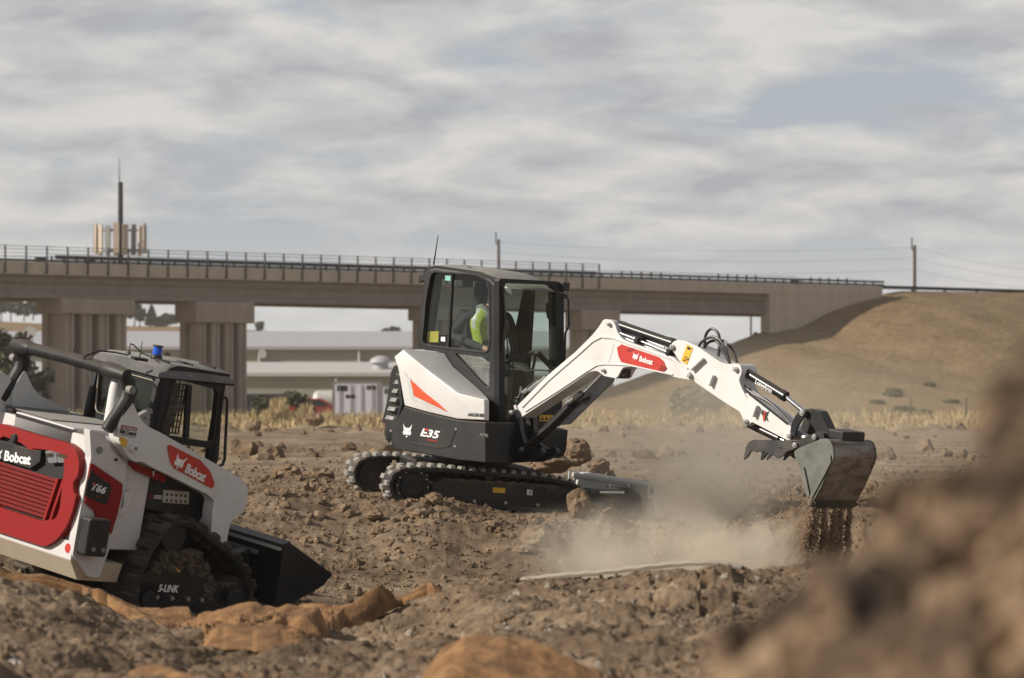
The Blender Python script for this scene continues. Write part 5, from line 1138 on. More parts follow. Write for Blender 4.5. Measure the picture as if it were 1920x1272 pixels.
a = FH.U(1, 0.3, 790, 522); m = MB(); m.obox((CB + 0.02, 0.35, a.z), (0.05, 0, 0.01), (0, 0.08, 0), (0, 0, 0.05)); m.tube([(CB + 0.06, 0.35, a.z), (CB + 0.12, 0.35, a.z - 0.03)], 0.012, 8); m.build("rear_work_lamp", M['black'], cab, FH, 0.01)
m = MB(); a = FH.U(1, CY0 - 0.02, 787, 521); m.obox((a.x - 0.02, CY0 + 0.06, a.z), (0.05, 0, 0.015), (0, 0.03, 0), (0, 0, 0.04)); m.build("rear_work_lamp", M['black'], cab, FH, 0.008)
decal(FH, 1, CY0 + 0.05, [(795, 622), (823, 621.5), (822, 642), (796, 642)], M['yellowg'] if 'yellowg' in M else M['yellow'], cab, "instruction_label")
decal(FH, 1, CY0 + 0.012, [(827, 632), (835, 632), (835, 641), (827, 640)], M['wtext'], cab, "instruction_label")
decal(FH, 1, CY0 + 0.012, [(835, 517), (845, 517.5), (845, 527), (835, 526)], M['teal'] if 'teal' in M else M['wtext'], cab, "instruction_label")
# headlamp box corner front
p = FH.U(0, CF + 0.02, 1056, 537); m = MB(); m.obox((CF + 0.03, p.y, p.z), (0.04, 0, 0), (0, 0.05, 0), (0, 0, 0.045)); m.build("front_work_lamp", M['black'], cab, FH, 0.01)
# ---- swing post, boom, arm and bucket (plane through the near face)
BY = -0.24; BT = 0.21
bcy = BY + BT / 2
m = MB(); po = flat2(pxpoly(FH, 1, BY - 0.02, [(959, 768), (972, 768), (975, 782), (976, 806), (984, 831), (1002, 842), (1016, 838), (1020, 850), (1006, 858), (985, 866), (955, 866), (942, 850), (945, 820), (955, 800), (957, 780)]), 1)
m.plate(rnd_poly(po, 0.03), [], 1, BY - 0.03, BY + 0.03); m.plate(rnd_poly(po, 0.03), [], 1, BY + BT - 0.03, BY + BT + 0.03); q0 = FH.U(1, BY, 960, 830); m.box((q0.x - 0.12, BY, q0.z - 0.16), (q0.x + 0.05, BY + BT, q0.z + 0.18)); sw = m.build("swing_post", M['blackpaint'], ex, FH, 0.012)
def pin(px, py, r, parent, fr=None, y=BY - 0.03, mat=None, out=0.03):
    f = fr or FH; p = f.U(1, y, px, py); m = MB(); m.cyl((p.x, y - out, p.z), (p.x, y + 0.01, p.z), r, seg=16); m.cyl((p.x, y - out - 0.008, p.z), (p.x, y - out, p.z), r * 0.55, seg=10); return m.build("pin", mat or M['steel'], parent, f, 0.002)
pin(960.5, 775, 0.028, sw, mat=M['steel']); pin(980, 843, 0.024, sw)
ho = flat2(pxpoly(FH, 1, -0.5, [(929, 815), (950, 815), (952, 838), (930, 840)]), 1)
a = FH.U(1, -0.5, 945, 830)
bo = [(964, 768), (974, 757), (1028, 703), (1080, 659), (1112, 627), (1125, 610), (1131, 600), (1136, 598.5), (1148, 601), (1153, 608), (1158, 624), (1167, 636), (1179, 642), (1222, 656), (1262, 670), (1278, 683), (1295, 693), (1301, 700), (1301, 708), (1294, 712.5), (1267, 708), (1243, 700), (1183, 688), (1168, 689), (1163, 697), (1158, 707), (1152, 710), (1134, 707), (1126, 700), (1118, 695), (1104, 698), (1064, 726), (983, 779), (973, 785), (964, 780)]
Bo = flat2(pxpoly(FH, 1, BY, bo), 1)
m = MB(); m.plate(rnd_poly(Bo, 0.03, 3), [], 1, BY, BY + BT); bm_ = m.build("boom", M['white'], ex, FH, 0.010, bseg=3)
def ridge(pts, wpx, fr, y, mat, parent, name, th=0.012):
    """thin raised flange following a pixel polyline"""
    P = [fr.U(1, y, *p) for p in pts]; m = MB(); L = []; R_ = []
    for i, p in enumerate(P):
        d = (P[min(i + 1, len(P) - 1)] - P[max(i - 1, 0)]).normalized(); nrm = Vector((-d.z, 0, d.x)) * wpx; L.append((p.x + nrm.x, p.z + nrm.z)); R_.append((p.x - nrm.x, p.z - nrm.z))
    m.plate(L + R_[::-1], [], 1, y - th, y + 0.002); return m.build(name, mat, parent, fr, 0.003)
ridge([(979, 764), (1030, 712), (1090, 660), (1112, 640), (1128, 632), (1150, 634), (1200, 652), (1262, 674), (1290, 692)], 0.010, FH, BY, M['white'], bm_, "flange")
ridge([(985, 772), (1050, 731), (1100, 697), (1120, 685), (1136, 683), (1180, 685), (1262, 703)], 0.007, FH, BY, M['white'], bm_, "flange")
ridge([(1152, 646), (1141, 682)], 0.003, FH, BY, M['white_worn'], bm_, "weld_seam", 0.004)
ridge([(967, 760), (974, 783)], 0.014, FH, BY, M['white_worn'], bm_, "pivot_collar", 0.02)
pin(1143.5, 608.5, 0.020, bm_, y=BY); pin(1133, 695, 0.020, bm_, y=BY)
dec = [(1157, 652), (1166, 646), (1236, 670), (1245, 678), (1250, 692), (1244, 698), (1165, 679), (1160, 668)]
dc = decal(FH, 1, BY - 0.002, dec, M['reddec'], bm_, "red_name_plate", th=0.004)
decal(FH, 1, BY - 0.006, [(1172, 657), (1183, 652), (1192, 655), (1182, 661)], M['reddark'], dc, "dark_stripe", th=0.001)
decal(FH, 1, BY - 0.006, [(1240, 684), (1249, 688), (1250, 692), (1244, 698), (1234, 695)], M['reddark'], dc, "dark_stripe", th=0.001)
cat_mark(FH, 1, BY - 0.007, (1192, 668), 11, 15, M['wtext'], dc, tilt=0.24)
text_on("Bobcat", FH, 1, BY - 0.007, (1198.5, 677), (1223, 684.5), 10, M['wtext'], dc, bold=0.035)
# arm (dipper)
ao = [(1258, 647), (1263, 640), (1270, 638), (1284, 639), (1308, 650), (1350, 679), (1362, 683), (1383, 682), (1389, 686), (1391, 698), (1385, 713), (1395, 738), (1404, 738), (1480, 797), (1487, 806), (1486, 820), (1480, 826), (1473, 824), (1409, 791), (1405, 798), (1398, 799), (1394, 789), (1388, 773), (1350, 749), (1302, 716), (1301, 700), (1296, 694), (1277, 682), (1268, 668), (1260, 656)]
Ao = flat2(pxpoly(FH, 1, BY - 0.01, ao), 1)
m = MB(); m.plate(rnd_poly(Ao, 0.025, 3), [], 1, BY - 0.01, BY + BT + 0.01); am = m.build("arm", M['white'], ex, FH, 0.010, bseg=3)
ridge([(1404, 738), (1440, 766), (1478, 796)], 0.012, FH, BY - 0.01, M['frame'], am, "hose_guard", 0.004)
ridge([(1299, 694), (1318, 676), (1322, 673)], 0.010, FH, BY - 0.01, M['white'], am, "stop_bracket", 0.05)
ridge([(1334, 724), (1341, 704)], 0.008, FH, BY - 0.01, M['white'], am, "thumb_bracket", 0.05)
ridge([(1423, 761), (1416, 782)], 0.008, FH, BY - 0.01, M['white'], am, "thumb_bracket", 0.05)
ridge([(1390, 725), (1400, 745)], 0.004, FH, BY - 0.01, M['white'], am, "edge_plate", 0.012)
for px, py in ((1262, 651), (1381, 693), (1400, 791)): pin(px, py, 0.026, am, y=BY - 0.01)
pin(1292, 703, 0.030, am, y=BY - 0.01, mat=M['white']); pin(1482, 818, 0.024, am, y=BY - 0.02)
wd = decal(FH, 1, BY - 0.012, [(1288.5, 646), (1299.5, 652), (1288, 684), (1277, 677)], M['yellow'], am, "warning_label")
decal(FH, 1, BY - 0.016, [(1286, 668), (1292, 674), (1281, 677.5)], M['ktext'], wd, "warning_symbol"); decal(FH, 1, BY - 0.019, [(1286.3, 670), (1289.8, 673.5), (1283, 675.7)], M['yellow'], wd, "warning_symbol")
decal(FH, 1, BY - 0.016, [(1290, 650), (1296, 653), (1293, 657), (1288, 654)], M['ktext'], wd, "warning_symbol")
decal(FH, 1, BY - 0.013, [(1430, 768), (1434, 776), (1442, 771), (1438, 782), (1441, 791), (1435, 786), (1431, 790), (1431, 781), (1427, 775)], M['ktext'], am, "black_emblem"); decal(FH, 1, BY - 0.017, [(1433, 770), (1436, 772), (1434, 790), (1431, 789)], M['reddec'], am, "red_emblem")
# cylinders
def ram(a, b, c, r, parent, yc=bcy, fr=FH, name="cylinder", rr=None, mat=None, yp=None):
    """barrel from pixel a to b, rod on to pixel c, axis on plane y=yc (pixels read on the near face plane)"""
    yv = yc if yp is None else yp; A, B, C_ = [fr.U(1, yv, *p) for p in (a, b, c)]
    for p in (A, B, C_): p.y = yc
    m = MB(); m.cyl(A, B, r, seg=24); d = (B - A).normalized(); m.cyl(B - d * 0.06, B + d * 0.006, r * 1.12, seg=24); o = m.build(name, mat or M['blackpaint'], parent, fr, 0.004)
    m = MB(); m.cyl(B, C_, rr or r * 0.5, seg=16); m.build("rod", M['chrome'], o, fr); return o, A, B, C_
# pixel points moved from the near face plane to the centre plane are done by shifting y only
arc, *_ = ram((1152, 607), (1263, 645), (1264, 646), 0.048, ex, name="arm_cylinder")
ram((1388, 692), (1473, 744), (1507, 772), 0.047, ex, name="bucket_cylinder")
bkc = bpy.data.objects["bucket_cylinder"]
lt = text_on("LongArm", FH, 1, bcy - 0.050, (1407.5 + 8, 715 + 3.5), (1440 + 6, 733 + 4.5), 9, M['wtext'], bkc, bold=0.02)
bc, A_, B_, C_ = ram((992, 838), (1092, 742), (1130, 703), 0.052, ex, yc=BY + 0.03, name="boom_cylinder")
gp = flat2(pxpoly(FH, 1, BY - 0.02, [(1131, 705), (1151, 709), (1150, 715), (1068, 796), (1053, 797), (1040, 800), (1090, 745)]), 1); m = MB(); m.plate(gp, [], 1, BY - 0.02, BY - 0.005); m.build("cylinder_guard", M['blackpaint'], bc, FH, 0.004)
# hard lines and hoses
def hoses(name, paths, r, mat, parent, fr, y, seg=8, spread=0.0):
    for k, pp in enumerate(paths):
        P = [fr.U(1, y + spread * k, *p) for p in pp]
        Q_ = P
        for _ in range(2):
            N_ = [Q_[0]]
            for i in range(len(Q_) - 1): N_ += [Q_[i].lerp(Q_[i + 1], 0.25), Q_[i].lerp(Q_[i + 1], 0.75)]
            N_.append(Q_[-1]); Q_ = N_
        m = MB(); m.tube(Q_, r, seg); m.build(name, mat, parent, fr)
hoses("hose", [[(1309, 652), (1316, 640), (1331, 632), (1346, 633), (1360, 652), (1369, 684)], [(1318, 657), (1328, 641), (1345, 638), (1356, 660), (1370, 684)], [(1321, 650), (1322, 628), (1334, 614), (1348, 624), (1350, 645), (1347, 668)], [(1312, 655), (1322, 646), (1340, 636), (1360, 640), (1374, 655), (1382, 680)]], 0.014, M['hose'], am, FH, BY + 0.02, spread=0.04)
hoses("hose", [[(1386, 700), (1392, 722), (1410, 738), (1440, 752), (1462, 772), (1480, 792)], [(1388, 704), (1398, 728), (1420, 738), (1448, 758), (1476, 788)]], 0.013, M['hose'], am, FH, BY + 0.05, spread=0.05)
hoses("pipe", [[(1160, 624), (1192, 636), (1250, 660)], [(1161, 630), (1200, 646), (1258, 668)], [(1160, 618), (1190, 629), (1246, 652)]], 0.010, M['pipe'], bm_, FH, BY + 0.03, spread=0.04)
for px, py in ((1193, 638), (1252, 661)): p = FH.U(1, BY, px, py); m = MB(); m.obox((p.x, BY + 0.07, p.z), (0.02, 0, -0.01), (0, 0.08, 0), (0.012, 0, 0.03)); m.build("pipe_clamp", M['black'], bm_, FH, 0.004)
hoses("hose", [[(1089, 744), (1070, 758), (1045, 785), (1015, 812), (990, 830)], [(1088, 740), (1062, 764), (1030, 800), (998, 820)], [(1095, 738), (1080, 748), (1060, 775)]], 0.014, M['hose'], bc, FH, BY - 0.06, spread=0.03)
for px, py in ((1065, 755), (1072, 751), (1085, 745), (1090, 742)): p = FH.U(1, BY - 0.08, px, py); m = MB(); m.cyl(p + Vector((-0.025, 0, -0.022)), p + Vector((0.025, 0, 0.022)), 0.022, seg=8); m.build("hose_fitting", M['steel'] if px < 1080 else M['dark'], bc, FH, 0.003)
hoses("hose", [[(978, 752), (982, 735), (996, 722), (1020, 712)], [(975, 760), (980, 738), (1000, 718), (1024, 706)], [(972, 764), (975, 742), (990, 725), (1016, 712)]], 0.015, M['hose'], ex, FH, BY + 0.06, spread=0.05)
for px, py in ((1001, 724), (1007, 719), (1013, 716), (1019, 711), (996, 728), (985, 733)): p = FH.U(1, BY + 0.06, px, py); m = MB(); m.cyl(p + Vector((-0.03, 0, -0.025)), p + Vector((0.03, 0, 0.025)), 0.02, seg=8); m.build("hose_fitting", M['steel'], ex, FH, 0.003)
# boom work lamp
p = FH.U(1, BY + 0.08, 1170, 699); m = MB(); m.obox(p, (0.045, 0, 0.01), (0, 0.05, 0), (-0.01, 0, 0.05)); wl_ = m.build("work_lamp", M['black'], bm_, FH, 0.01)
m = MB(); q = p + Vector((0.05, 0, 0.0)); m.obox(q, (0.004, 0, 0), (0, 0.042, 0), (0, 0, 0.04)); m.obox(p + Vector((0.0, -0.052, -0.005)), (0.028, 0, 0.0), (0, 0.003, 0), (0, 0, 0.03)); m.build("lamp_lens", M['lamp'], wl_, FH)
# bucket linkage
def pl(name, pts, y0, y1, mat, parent=ex, bev=0.006, r=0.015, ypx=None):
    m = MB(); m.plate(rnd_poly(flat2(pxpoly(FH, 1, y0 if ypx is None else ypx, pts), 1), r, 3), [], 1, y0, y1); return m.build(name, mat, parent, FH, bev)
crs = [(1499, 770), (1506, 767), (1513, 772), (1512, 782), (1505, 785), (1497, 796), (1492, 808), (1490, 820), (1484, 824), (1481, 812), (1484, 795), (1490, 782)]
lk = pl("side_link", crs, BY - 0.055, BY - 0.03, M['blackpaint']); pl("side_link", crs, BY + BT + 0.03, BY + BT + 0.055, M['blackpaint'], ypx=BY - 0.055)
pin(1506.5, 774.5, 0.030, lk, y=BY - 0.055); pin(1482, 818.5, 0.026, lk, y=BY - 0.055)
pl("bucket_link", [(1509, 768), (1520, 766), (1537, 771), (1543, 784), (1554, 808), (1552, 818), (1535, 820), (1527, 804), (1518, 792), (1510, 783)], BY - 0.02, BY + 0.10, M['blackpaint'])
pl("bucket_link", [(1507, 786), (1514, 783), (1518, 796), (1512, 816), (1504, 814), (1501, 806)], BY + 0.10, BY + 0.22, M['black'])
pl("coupler", [(1487, 832), (1494, 826), (1518, 816), (1534, 809), (1544, 812), (1546, 822), (1520, 830), (1500, 838), (1490, 840)], BY - 0.06, BY + BT + 0.05, M['black'])
cp = bpy.data.objects["coupler"]; pin(1493, 835, 0.026, cp, y=BY - 0.06, mat=M['steel']); pin(1529.5, 820, 0.026, cp, y=BY - 0.06)
a = FH.U(1, BY + 0.05, 1497, 812); b = FH.U(1, BY + 0.05, 1516, 826); m = MB(); m.cyl(a, b, 0.05, seg=14); m.build("coupler_ram", M['steel'], cp, FH)
# thumb
th = [(1482, 826), (1412, 825), (1404, 829), (1398, 839), (1394, 862.5), (1400, 858), (1407, 847), (1413, 845.5), (1418, 849), (1422, 845.5), (1428, 849), (1431, 845.5), (1437, 849), (1441, 850), (1436, 863), (1448, 852), (1457, 860), (1468, 855), (1474, 847), (1489, 842), (1491, 830)]
tq = pl("thumb", th, BY - 0.045, BY - 0.02, M['bthumb'] if 'bthumb' in M else M['black'], r=0.006, bev=0.004); 
th2 = [(x + 0, y) for x, y in th]; pl("thumb", th2, BY + BT - 0.0, BY + BT + 0.03, M['black'], r=0.006, bev=0.004, ypx=BY - 0.045)
th_o = bpy.data.objects["thumb"]; pl("cross_plate", [(1420, 828), (1470, 829), (1468, 838), (1420, 836)], BY - 0.02, BY + BT, M['black'], th_o)
for k, px in enumerate((1466, 1474, 1482)): p = FH.U(1, BY + 0.1, px, 853); m = MB(); m.cyl((p.x, BY, p.z + 0.03), (p.x, BY + BT, p.z + 0.03), 0.03, seg=10); m.build("tooth_bar", M['bark'], th_o, FH, 0.004)
p = FH.U(1, BY - 0.045, 1463, 840); m = MB(); m.cyl((p.x, BY - 0.048, p.z), (p.x, BY - 0.043, p.z), 0.014, seg=12); m.build("pin_hole", M['dark'], th_o, FH)
ram((1404, 795), (1462, 823), (1474, 829), 0.040, ex, name="thumb_cylinder")
# bucket
WB = 0.66; KY = bcy - WB / 2
kn = [(1489, 846), (1500, 839), (1540, 823), (1549, 822), (1557, 827), (1562, 840), (1563, 858), (1554, 880), (1539, 914), (1525, 940), (1516.5, 953), (1514, 951), (1516.5, 934), (1508, 905), (1500, 878), (1490, 856)]
K2 = flat2(pxpoly(FH, 1, KY, kn), 1); bk = None
m = MB(); m.plate(rnd_poly(K2, 0.02, 3), [], 1, KY, KY + 0.016); bkp = m.build("bucket_side_plate", M['bucketside'], ex, FH, 0.003)
bkt = bkp; bkt.name = "bucket"; WM["bucket"] = FH.m
m = MB(); m.plate(rnd_poly(K2, 0.02, 3), [], 1, KY + WB - 0.016, KY + WB); m.build("side_plate", M['bucketside'], bkt, FH, 0.003)
shp = pxpoly(FH, 1, KY, [(1540, 823.5), (1549, 822.5), (1556, 827.5), (1561, 840), (1562, 858), (1553.5, 880), (1538.5, 914), (1527, 937)])
sm = [Vector((p.x, p.z)) for p in shp]
for _ in range(2):
    N_ = [sm[0]]
    for i in range(len(sm) - 1): N_ += [sm[i].lerp(sm[i + 1], .25), sm[i].lerp(sm[i + 1], .75)]
    sm = N_ + [sm[-1]]
def strip(pts, th, y0, y1, mat, name, parent):
    L = []; R_ = []
    for i, p in enumerate(pts):
        d = (pts[min(i + 1, len(pts) - 1)] - pts[max(i - 1, 0)]).normalized(); nrm = Vector((-d.y, d.x)) * th; L.append(p); R_.append(p + nrm)
    m = MB(); m.loft([(q.x, y0, q.y) for q in L + R_[::-1]], [(q.x, y1, q.y) for q in L + R_[::-1]]); return m.build(name, mat, parent, FH, 0, 35)
strip(sm, -0.014, KY + 0.01, KY + WB - 0.01, M['bucket'], "shell", bkt)
lipp = [Vector((p.x, p.z)) for p in pxpoly(FH, 1, KY, [(1525.5, 934), (1516.5, 954)])]
strip([lipp[0] + Vector((0.012, 0)), lipp[1]], -0.022, KY - 0.006, KY + WB + 0.006, M['blackworn'] if 'blackworn' in M else M['charcoal'], "cutting_edge", bkt)
for f1, f2 in ((0.30, 0.33), (0.47, 0.52), (0.66, 0.71), (0.80, 0.86)):
    i0, i1 = int(f1 * (len(sm) - 1)), int(f2 * (len(sm) - 1)) + 1
    strip([p + Vector((0.006, 0)) for p in sm[i0:i1 + 1]], -0.022, KY + 0.03, KY + WB - 0.03, M['bucket'], "wear_strip", bkt)
sc_ = [(1553, 850), (1559, 854), (1559, 868), (1549, 888), (1536, 912), (1524, 934), (1517, 953), (1520, 930), (1527, 908), (1541, 889), (1550, 866)]
m = MB(); m.plate(flat2(pxpoly(FH, 1, KY, sc_), 1), [], 1, KY - 0.014, KY); m.build("side_cutter", M['bucketside'], bkt, FH, 0.003)
m = MB(); m.plate(flat2(pxpoly(FH, 1, KY, [(1501, 876), (1509, 876), (1519, 922), (1520, 932), (1515, 933)]), 1), [], 1, KY - 0.02, KY); m.build("edge_bar", M['bucketside'], bkt, FH, 0.003)
m = MB(); q = pxpoly(FH, 1, BY + 0.05, [(1547, 813), (1582, 815), (1583, 826), (1547, 824)]); zt_ = sm[0].y
m.obox((sm[2].x - 0.02, bcy + 0.05, zt_ + 0.045), (0.10, 0, -0.006), (0, 0.17, 0), (0, 0, 0.045)); m.build("coupler_lug", M['black'], bkt, FH, 0.015)
for yy in (KY + 0.22, KY + 0.38): m = MB(); p = sm[8]; m.obox((sm[7].x + 0.004, yy, sm[7].y), (0.006, 0, 0), (0, 0.006, 0), (0, 0, 0.012)); m.build("drain_slot", M['dark'], bkt, FH)
# soil still in the bucket
m = MB(); m.plate(flat2(pxpoly(FH, 1, KY + 0.02, [(1512, 905), (1535, 890), (1530, 925), (1519, 945)]), 1), [], 1, KY + 0.03, KY + WB - 0.03); m.build("soil_in_bucket", M['mud'], bkt, FH)
# ============================================================ the operator
def skin_mesh(name, verts, edges, mat, parent, fr, sub=2, root=0):
    me = bpy.data.meshes.new(name); me.from_pydata([v[:3] for v in verts], edges, []); o = bpy.data.objects.new(name, me); COL.objects.link(o)
    sk = o.modifiers.new("skin", 'SKIN'); sk.use_smooth_shade = True
    for i, v in enumerate(verts):
        d = me.skin_vertices[0].data[i]; r = v[3]; d.radius = r if isinstance(r, tuple) else (r, r); d.use_root = (i == root)
    sb = o.modifiers.new("sub", 'SUBSURF'); sb.levels = sub; sb.render_levels = sub
    bpy.context.view_layer.update(); m2 = bpy.data.meshes.new_from_object(o.evaluated_get(bpy.context.evaluated_depsgraph_get())); bpy.data.objects.remove(o)
    m2.materials.clear(); m2.materials.append(mat) if not isinstance(mat, list) else [m2.materials.append(k) for k in mat]
    o = bpy.data.objects.new(name, m2); COL.objects.link(o); place(o, fr, parent)
    for p in m2.polygons: p.use_smooth = True
    return o
M['skin'] = flat('skin', (0.42, 0.23, 0.16), 0.55); M['sweat'] = flat('dark_grey_sweatshirt', (0.035, 0.037, 0.040), 0.9); M['trousers'] = flat('khaki_work_trousers', (0.11, 0.095, 0.07), 0.9)
M['hiviz'] = flat('hi_vis_yellow', (0.36, 0.44, 0.045), 0.7); M['refl'] = flat('reflective_band', (0.52, 0.52, 0.50), 0.4); M['hood'] = flat('grey_hood', (0.20, 0.20, 0.20), 0.9); M['hardhat'] = flat('slate_hard_hat', (0.16, 0.19, 0.23), 0.35)
M['glove'] = flat('work_glove', (0.09, 0.08, 0.075), 0.8)
def operator():
    sy = 0.22; pe = empty("person", FH, "excavator operator in hard hat, grey sweatshirt and yellow hi-vis vest, hands on the controls", "person")
    # right shoulder / elbow traced through the side window, left ones through the windshield
    RS = FH.U(1, sy - 0.19, 888, 588) + Vector((-0.07, 0, 0)); RE = FH.U(1, sy - 0.28, 864, 634); RH = Vector((0.22, sy - 0.32, 1.58))
    LS = FH.U(1, sy + 0.20, 955, 592); LE = FH.U(1, sy + 0.27, 972, 650); LH = LJ + Vector((-0.04, -0.02, 0.03))
    RE = Vector((RS.x - 0.13, RE.y, RS.z - 0.25)); LE = Vector((LS.x + 0.05, LS.y + 0.05, LS.z - 0.27)); 
    hip = Vector((-0.14, sy, 1.40)); neck = Vector((RS.x + 0.12, sy, RS.z + 0.06)); head = neck + Vector((0.07, 0, 0.15))
    LE = Vector(((LS.x + LH.x) / 2 - 0.05, sy + 0.28, min(LS.z, LH.z) - 0.06)) if (LH - LS).length < 0.55 else LS.lerp(LH, 0.5) + Vector((0, 0.03, -0.06))
    V = [(*hip, (0.15, 0.12)), (*hip.lerp(neck, 0.35), (0.145, 0.105)), (*hip.lerp(neck, 0.75), (0.165, 0.115)), (*neck, 0.062), (*(neck + Vector((0.03, 0, 0.06))), 0.058), (*head, (0.085, 0.095)), (*(head + Vector((0.01, 0, 0.07))), (0.08, 0.09)),
         (*(RS + Vector((0, 0.02, 0))), 0.068), (*RE, 0.052), (*RE.lerp(RH, 0.85), 0.034), (*(LS + Vector((0, -0.02, 0))), 0.068), (*LE, 0.050), (*LE.lerp(LH, 0.85), 0.034)]
    E = [(0, 1), (1, 2), (2, 3), (3, 4), (4, 5), (5, 6), (2, 7), (7, 8), (8, 9), (2, 10), (10, 11), (11, 12)]
    for s_ in (-1, 1):       # legs
        k = len(V); V += [(hip.x + 0.03, sy + s_ * 0.10, hip.z - 0.02, 0.09), (hip.x + 0.46, sy + s_ * 0.15, 1.42, 0.068), (hip.x + 0.50, sy + s_ * 0.15, 1.05, 0.048), (hip.x + 0.52, sy + s_ * 0.15, 0.92, 0.045), (hip.x + 0.64, sy + s_ * 0.15, 0.905, 0.035)]
        E += [(0, k), (k, k + 1), (k + 1, k + 2), (k + 2, k + 3), (k + 3, k + 4)]
    for (w, J, sgn, prev) in ((9, RH, 1, RE), (12, LH, -1, LE)):     # palms and fingers closed on the levers
        d = (J - prev).normalized(); k = len(V); pal = J - d * 0.01; V.append((*pal, (0.032, 0.022))); E.append((w, k)); side_ = d.cross(Vector((0, 0, 1))).normalized(); dn = side_.cross(d)
        for j in range(4):
            b = pal + d * 0.02 + side_ * (0.024 - 0.016 * j) + dn * 0.0; L = (0.036, 0.042, 0.039, 0.030)[j]; i0 = len(V)
            V += [(*(b + d * 0.015), 0.0095), (*(b + d * (0.015 + L)), 0.0088), (*(b + d * (0.02 + L) + Vector((0, 0, -0.028))), 0.008)]; E += [(k, i0), (i0, i0 + 1), (i0 + 1, i0 + 2)]
        i0 = len(V); b = pal + side_ * 0.03 * sgn; V += [(*b, 0.011), (*(b + d * 0.035 + side_ * 0.012 * sgn + Vector((0, 0, -0.012))), 0.009)]; E += [(k, i0), (i0, i0 + 1)]
    body = skin_mesh("body", V, E, [M['sweat'], M['skin'], M['trousers'], M['glove']], pe, FH, 2, 0)
    for p in body.data.polygons:
        c = p.center; R_ = c
        if (Vector(c) - head).length < 0.20 and c[2] > neck.z + 0.035: p.material_index = 1
        elif (Vector(c) - RH).length < 0.10: p.material_index = 1
        elif (Vector(c) - LH).length < 0.11: p.material_index = 3
        elif c[2] < hip.z + 0.03 and c[0] > -0.2: p.material_index = 2
    # face: nose, ears, mouth
    m = MB(); m.lofts([[(head.x + 0.085, head.y + y, head.z + z) for y, z in ((-0.012, 0.0), (0.012, 0.0), (0.008, 0.045), (-0.008, 0.045))], [(head.x + 0.115, head.y + y, head.z + z) for y, z in ((-0.008, 0.006), (0.008, 0.006), (0.004, 0.02), (-0.004, 0.02))]]); m.build("nose", M['skin'], pe, FH, 0.004)
    for s_ in (-1, 1):
        m = MB(); m.lofts([[(head.x + 0.0 + 0.02 * math.cos(a), head.y + s_ * w_, head.z + 0.02 + 0.032 * math.sin(a)) for a in [6.283 * k / 10 for k in range(10)]] for w_ in (0.085, 0.10)]); m.build("ear", M['skin'], pe, FH, 0.004)
        m = MB(); m.obox((head.x + 0.092, head.y + s_ * 0.032, head.z + 0.045), (0.006, 0, 0), (0, 0.012, 0), (0, 0, 0.005)); m.build("eye", M['dark'], pe, FH)
    m = MB(); m.obox((head.x + 0.092, head.y, head.z - 0.025), (0.004, 0, 0), (0, 0.022, 0), (0, 0, 0.003)); m.build("mouth", M['reddark'], pe, FH)
    # hard hat with brim
    m = MB(); c = head + Vector((0.005, 0, 0.075)); rg = []
    for t in (0, 15, 35, 55, 75, 86):
        a = math.radians(t); rg.append([(c.x + 0.132 * math.cos(a) * math.cos(b), c.y + 0.112 * math.cos(a) * math.sin(b), c.z + 0.125 * math.sin(a)) for b in [6.283 * k / 24 for k in range(24)]])
    m.lofts(rg); ht = m.build("hard_hat", M['hardhat'], pe, FH, 0, 50)
    m = MB(); m.lofts([[(c.x + 0.03 + 0.15 * math.cos(b) * (1.1 if math.cos(b) > 0 else 0.85), c.y + 0.12 * math.sin(b), c.z + z - 0.03 * max(0, math.cos(b))) for b in [6.283 * k / 24 for k in range(24)]] for z in (0.0, 0.008)]); m.build("brim", M['hardhat'], ht, FH)
    # hood bunched at the neck
    m = MB(); m.tube([neck + Vector((0.09 * math.cos(a) - 0.03, 0.10 * math.sin(a), -0.01 + 0.02 * math.sin(a * 3))) for a in [6.283 * k / 16 for k in range(16)]], 0.038, 10, closed=True); m.build("hood", M['hood'], pe, FH, 0, 60)
    # vest: a second, looser skin round the torso and over the shoulders
    q = Vector((0, 0, 0)); Vv = [(*(hip + Vector((0, 0, 0.02))), (0.185, 0.150)), (*hip.lerp(neck, 0.4), (0.172, 0.132)), (*hip.lerp(neck, 0.74), (0.185, 0.135)), (*(hip.lerp(neck, 0.92)), (0.10, 0.09)), (*(RS.lerp(neck, 0.04) + Vector((0, 0, 0.0))), 0.094), (*(LS.lerp(neck, 0.04) + Vector((0, 0, 0.0))), 0.094)]
    vest = skin_mesh("vest", Vv, [(0, 1), (1, 2), (2, 3), (2, 4), (2, 5)], [M['hiviz'], M['refl']], pe, FH, 3, 0)
    for p in vest.data.polygons:
        c = p.center
        if abs(abs(c[1] - sy) - 0.10) < 0.028 or abs(c[2] - (hip.z + 0.16)) < 0.026 or (abs(c[0] - neck.x + 0.03) < 0.022 and c[2] > neck.z - 0.22): p.material_index = 1
operator()
# ============================================================ COMPACT TRACK LOADER
FL = Fr(LDO, 43, LA, LB)
ld = empty("track_loader", FL, "white and red track loader seen from behind, bucket lowered, blue beacon on its cab", "track loader")
L2 = lambda pts, v, ax=1: flat2(pxpoly(FL, ax, v, pts), ax)
YR = -0.84                                        # outer face of the near (right hand) track
XR = FL.U(1, -0.72, 171, 870).x                   # rear face
def lpl(name, pts, ypx, y0, y1, mat, parent=ld, r=0.02, bev=0.008, holes=()):
    m = MB(); m.plate(rnd_poly(L2(pts, ypx), r, 3), [rnd_poly(L2(h_, ypx), 0.02, 3) for h_ in holes], 1, y0, y1); return m.build(name, mat, parent, FL, bev)
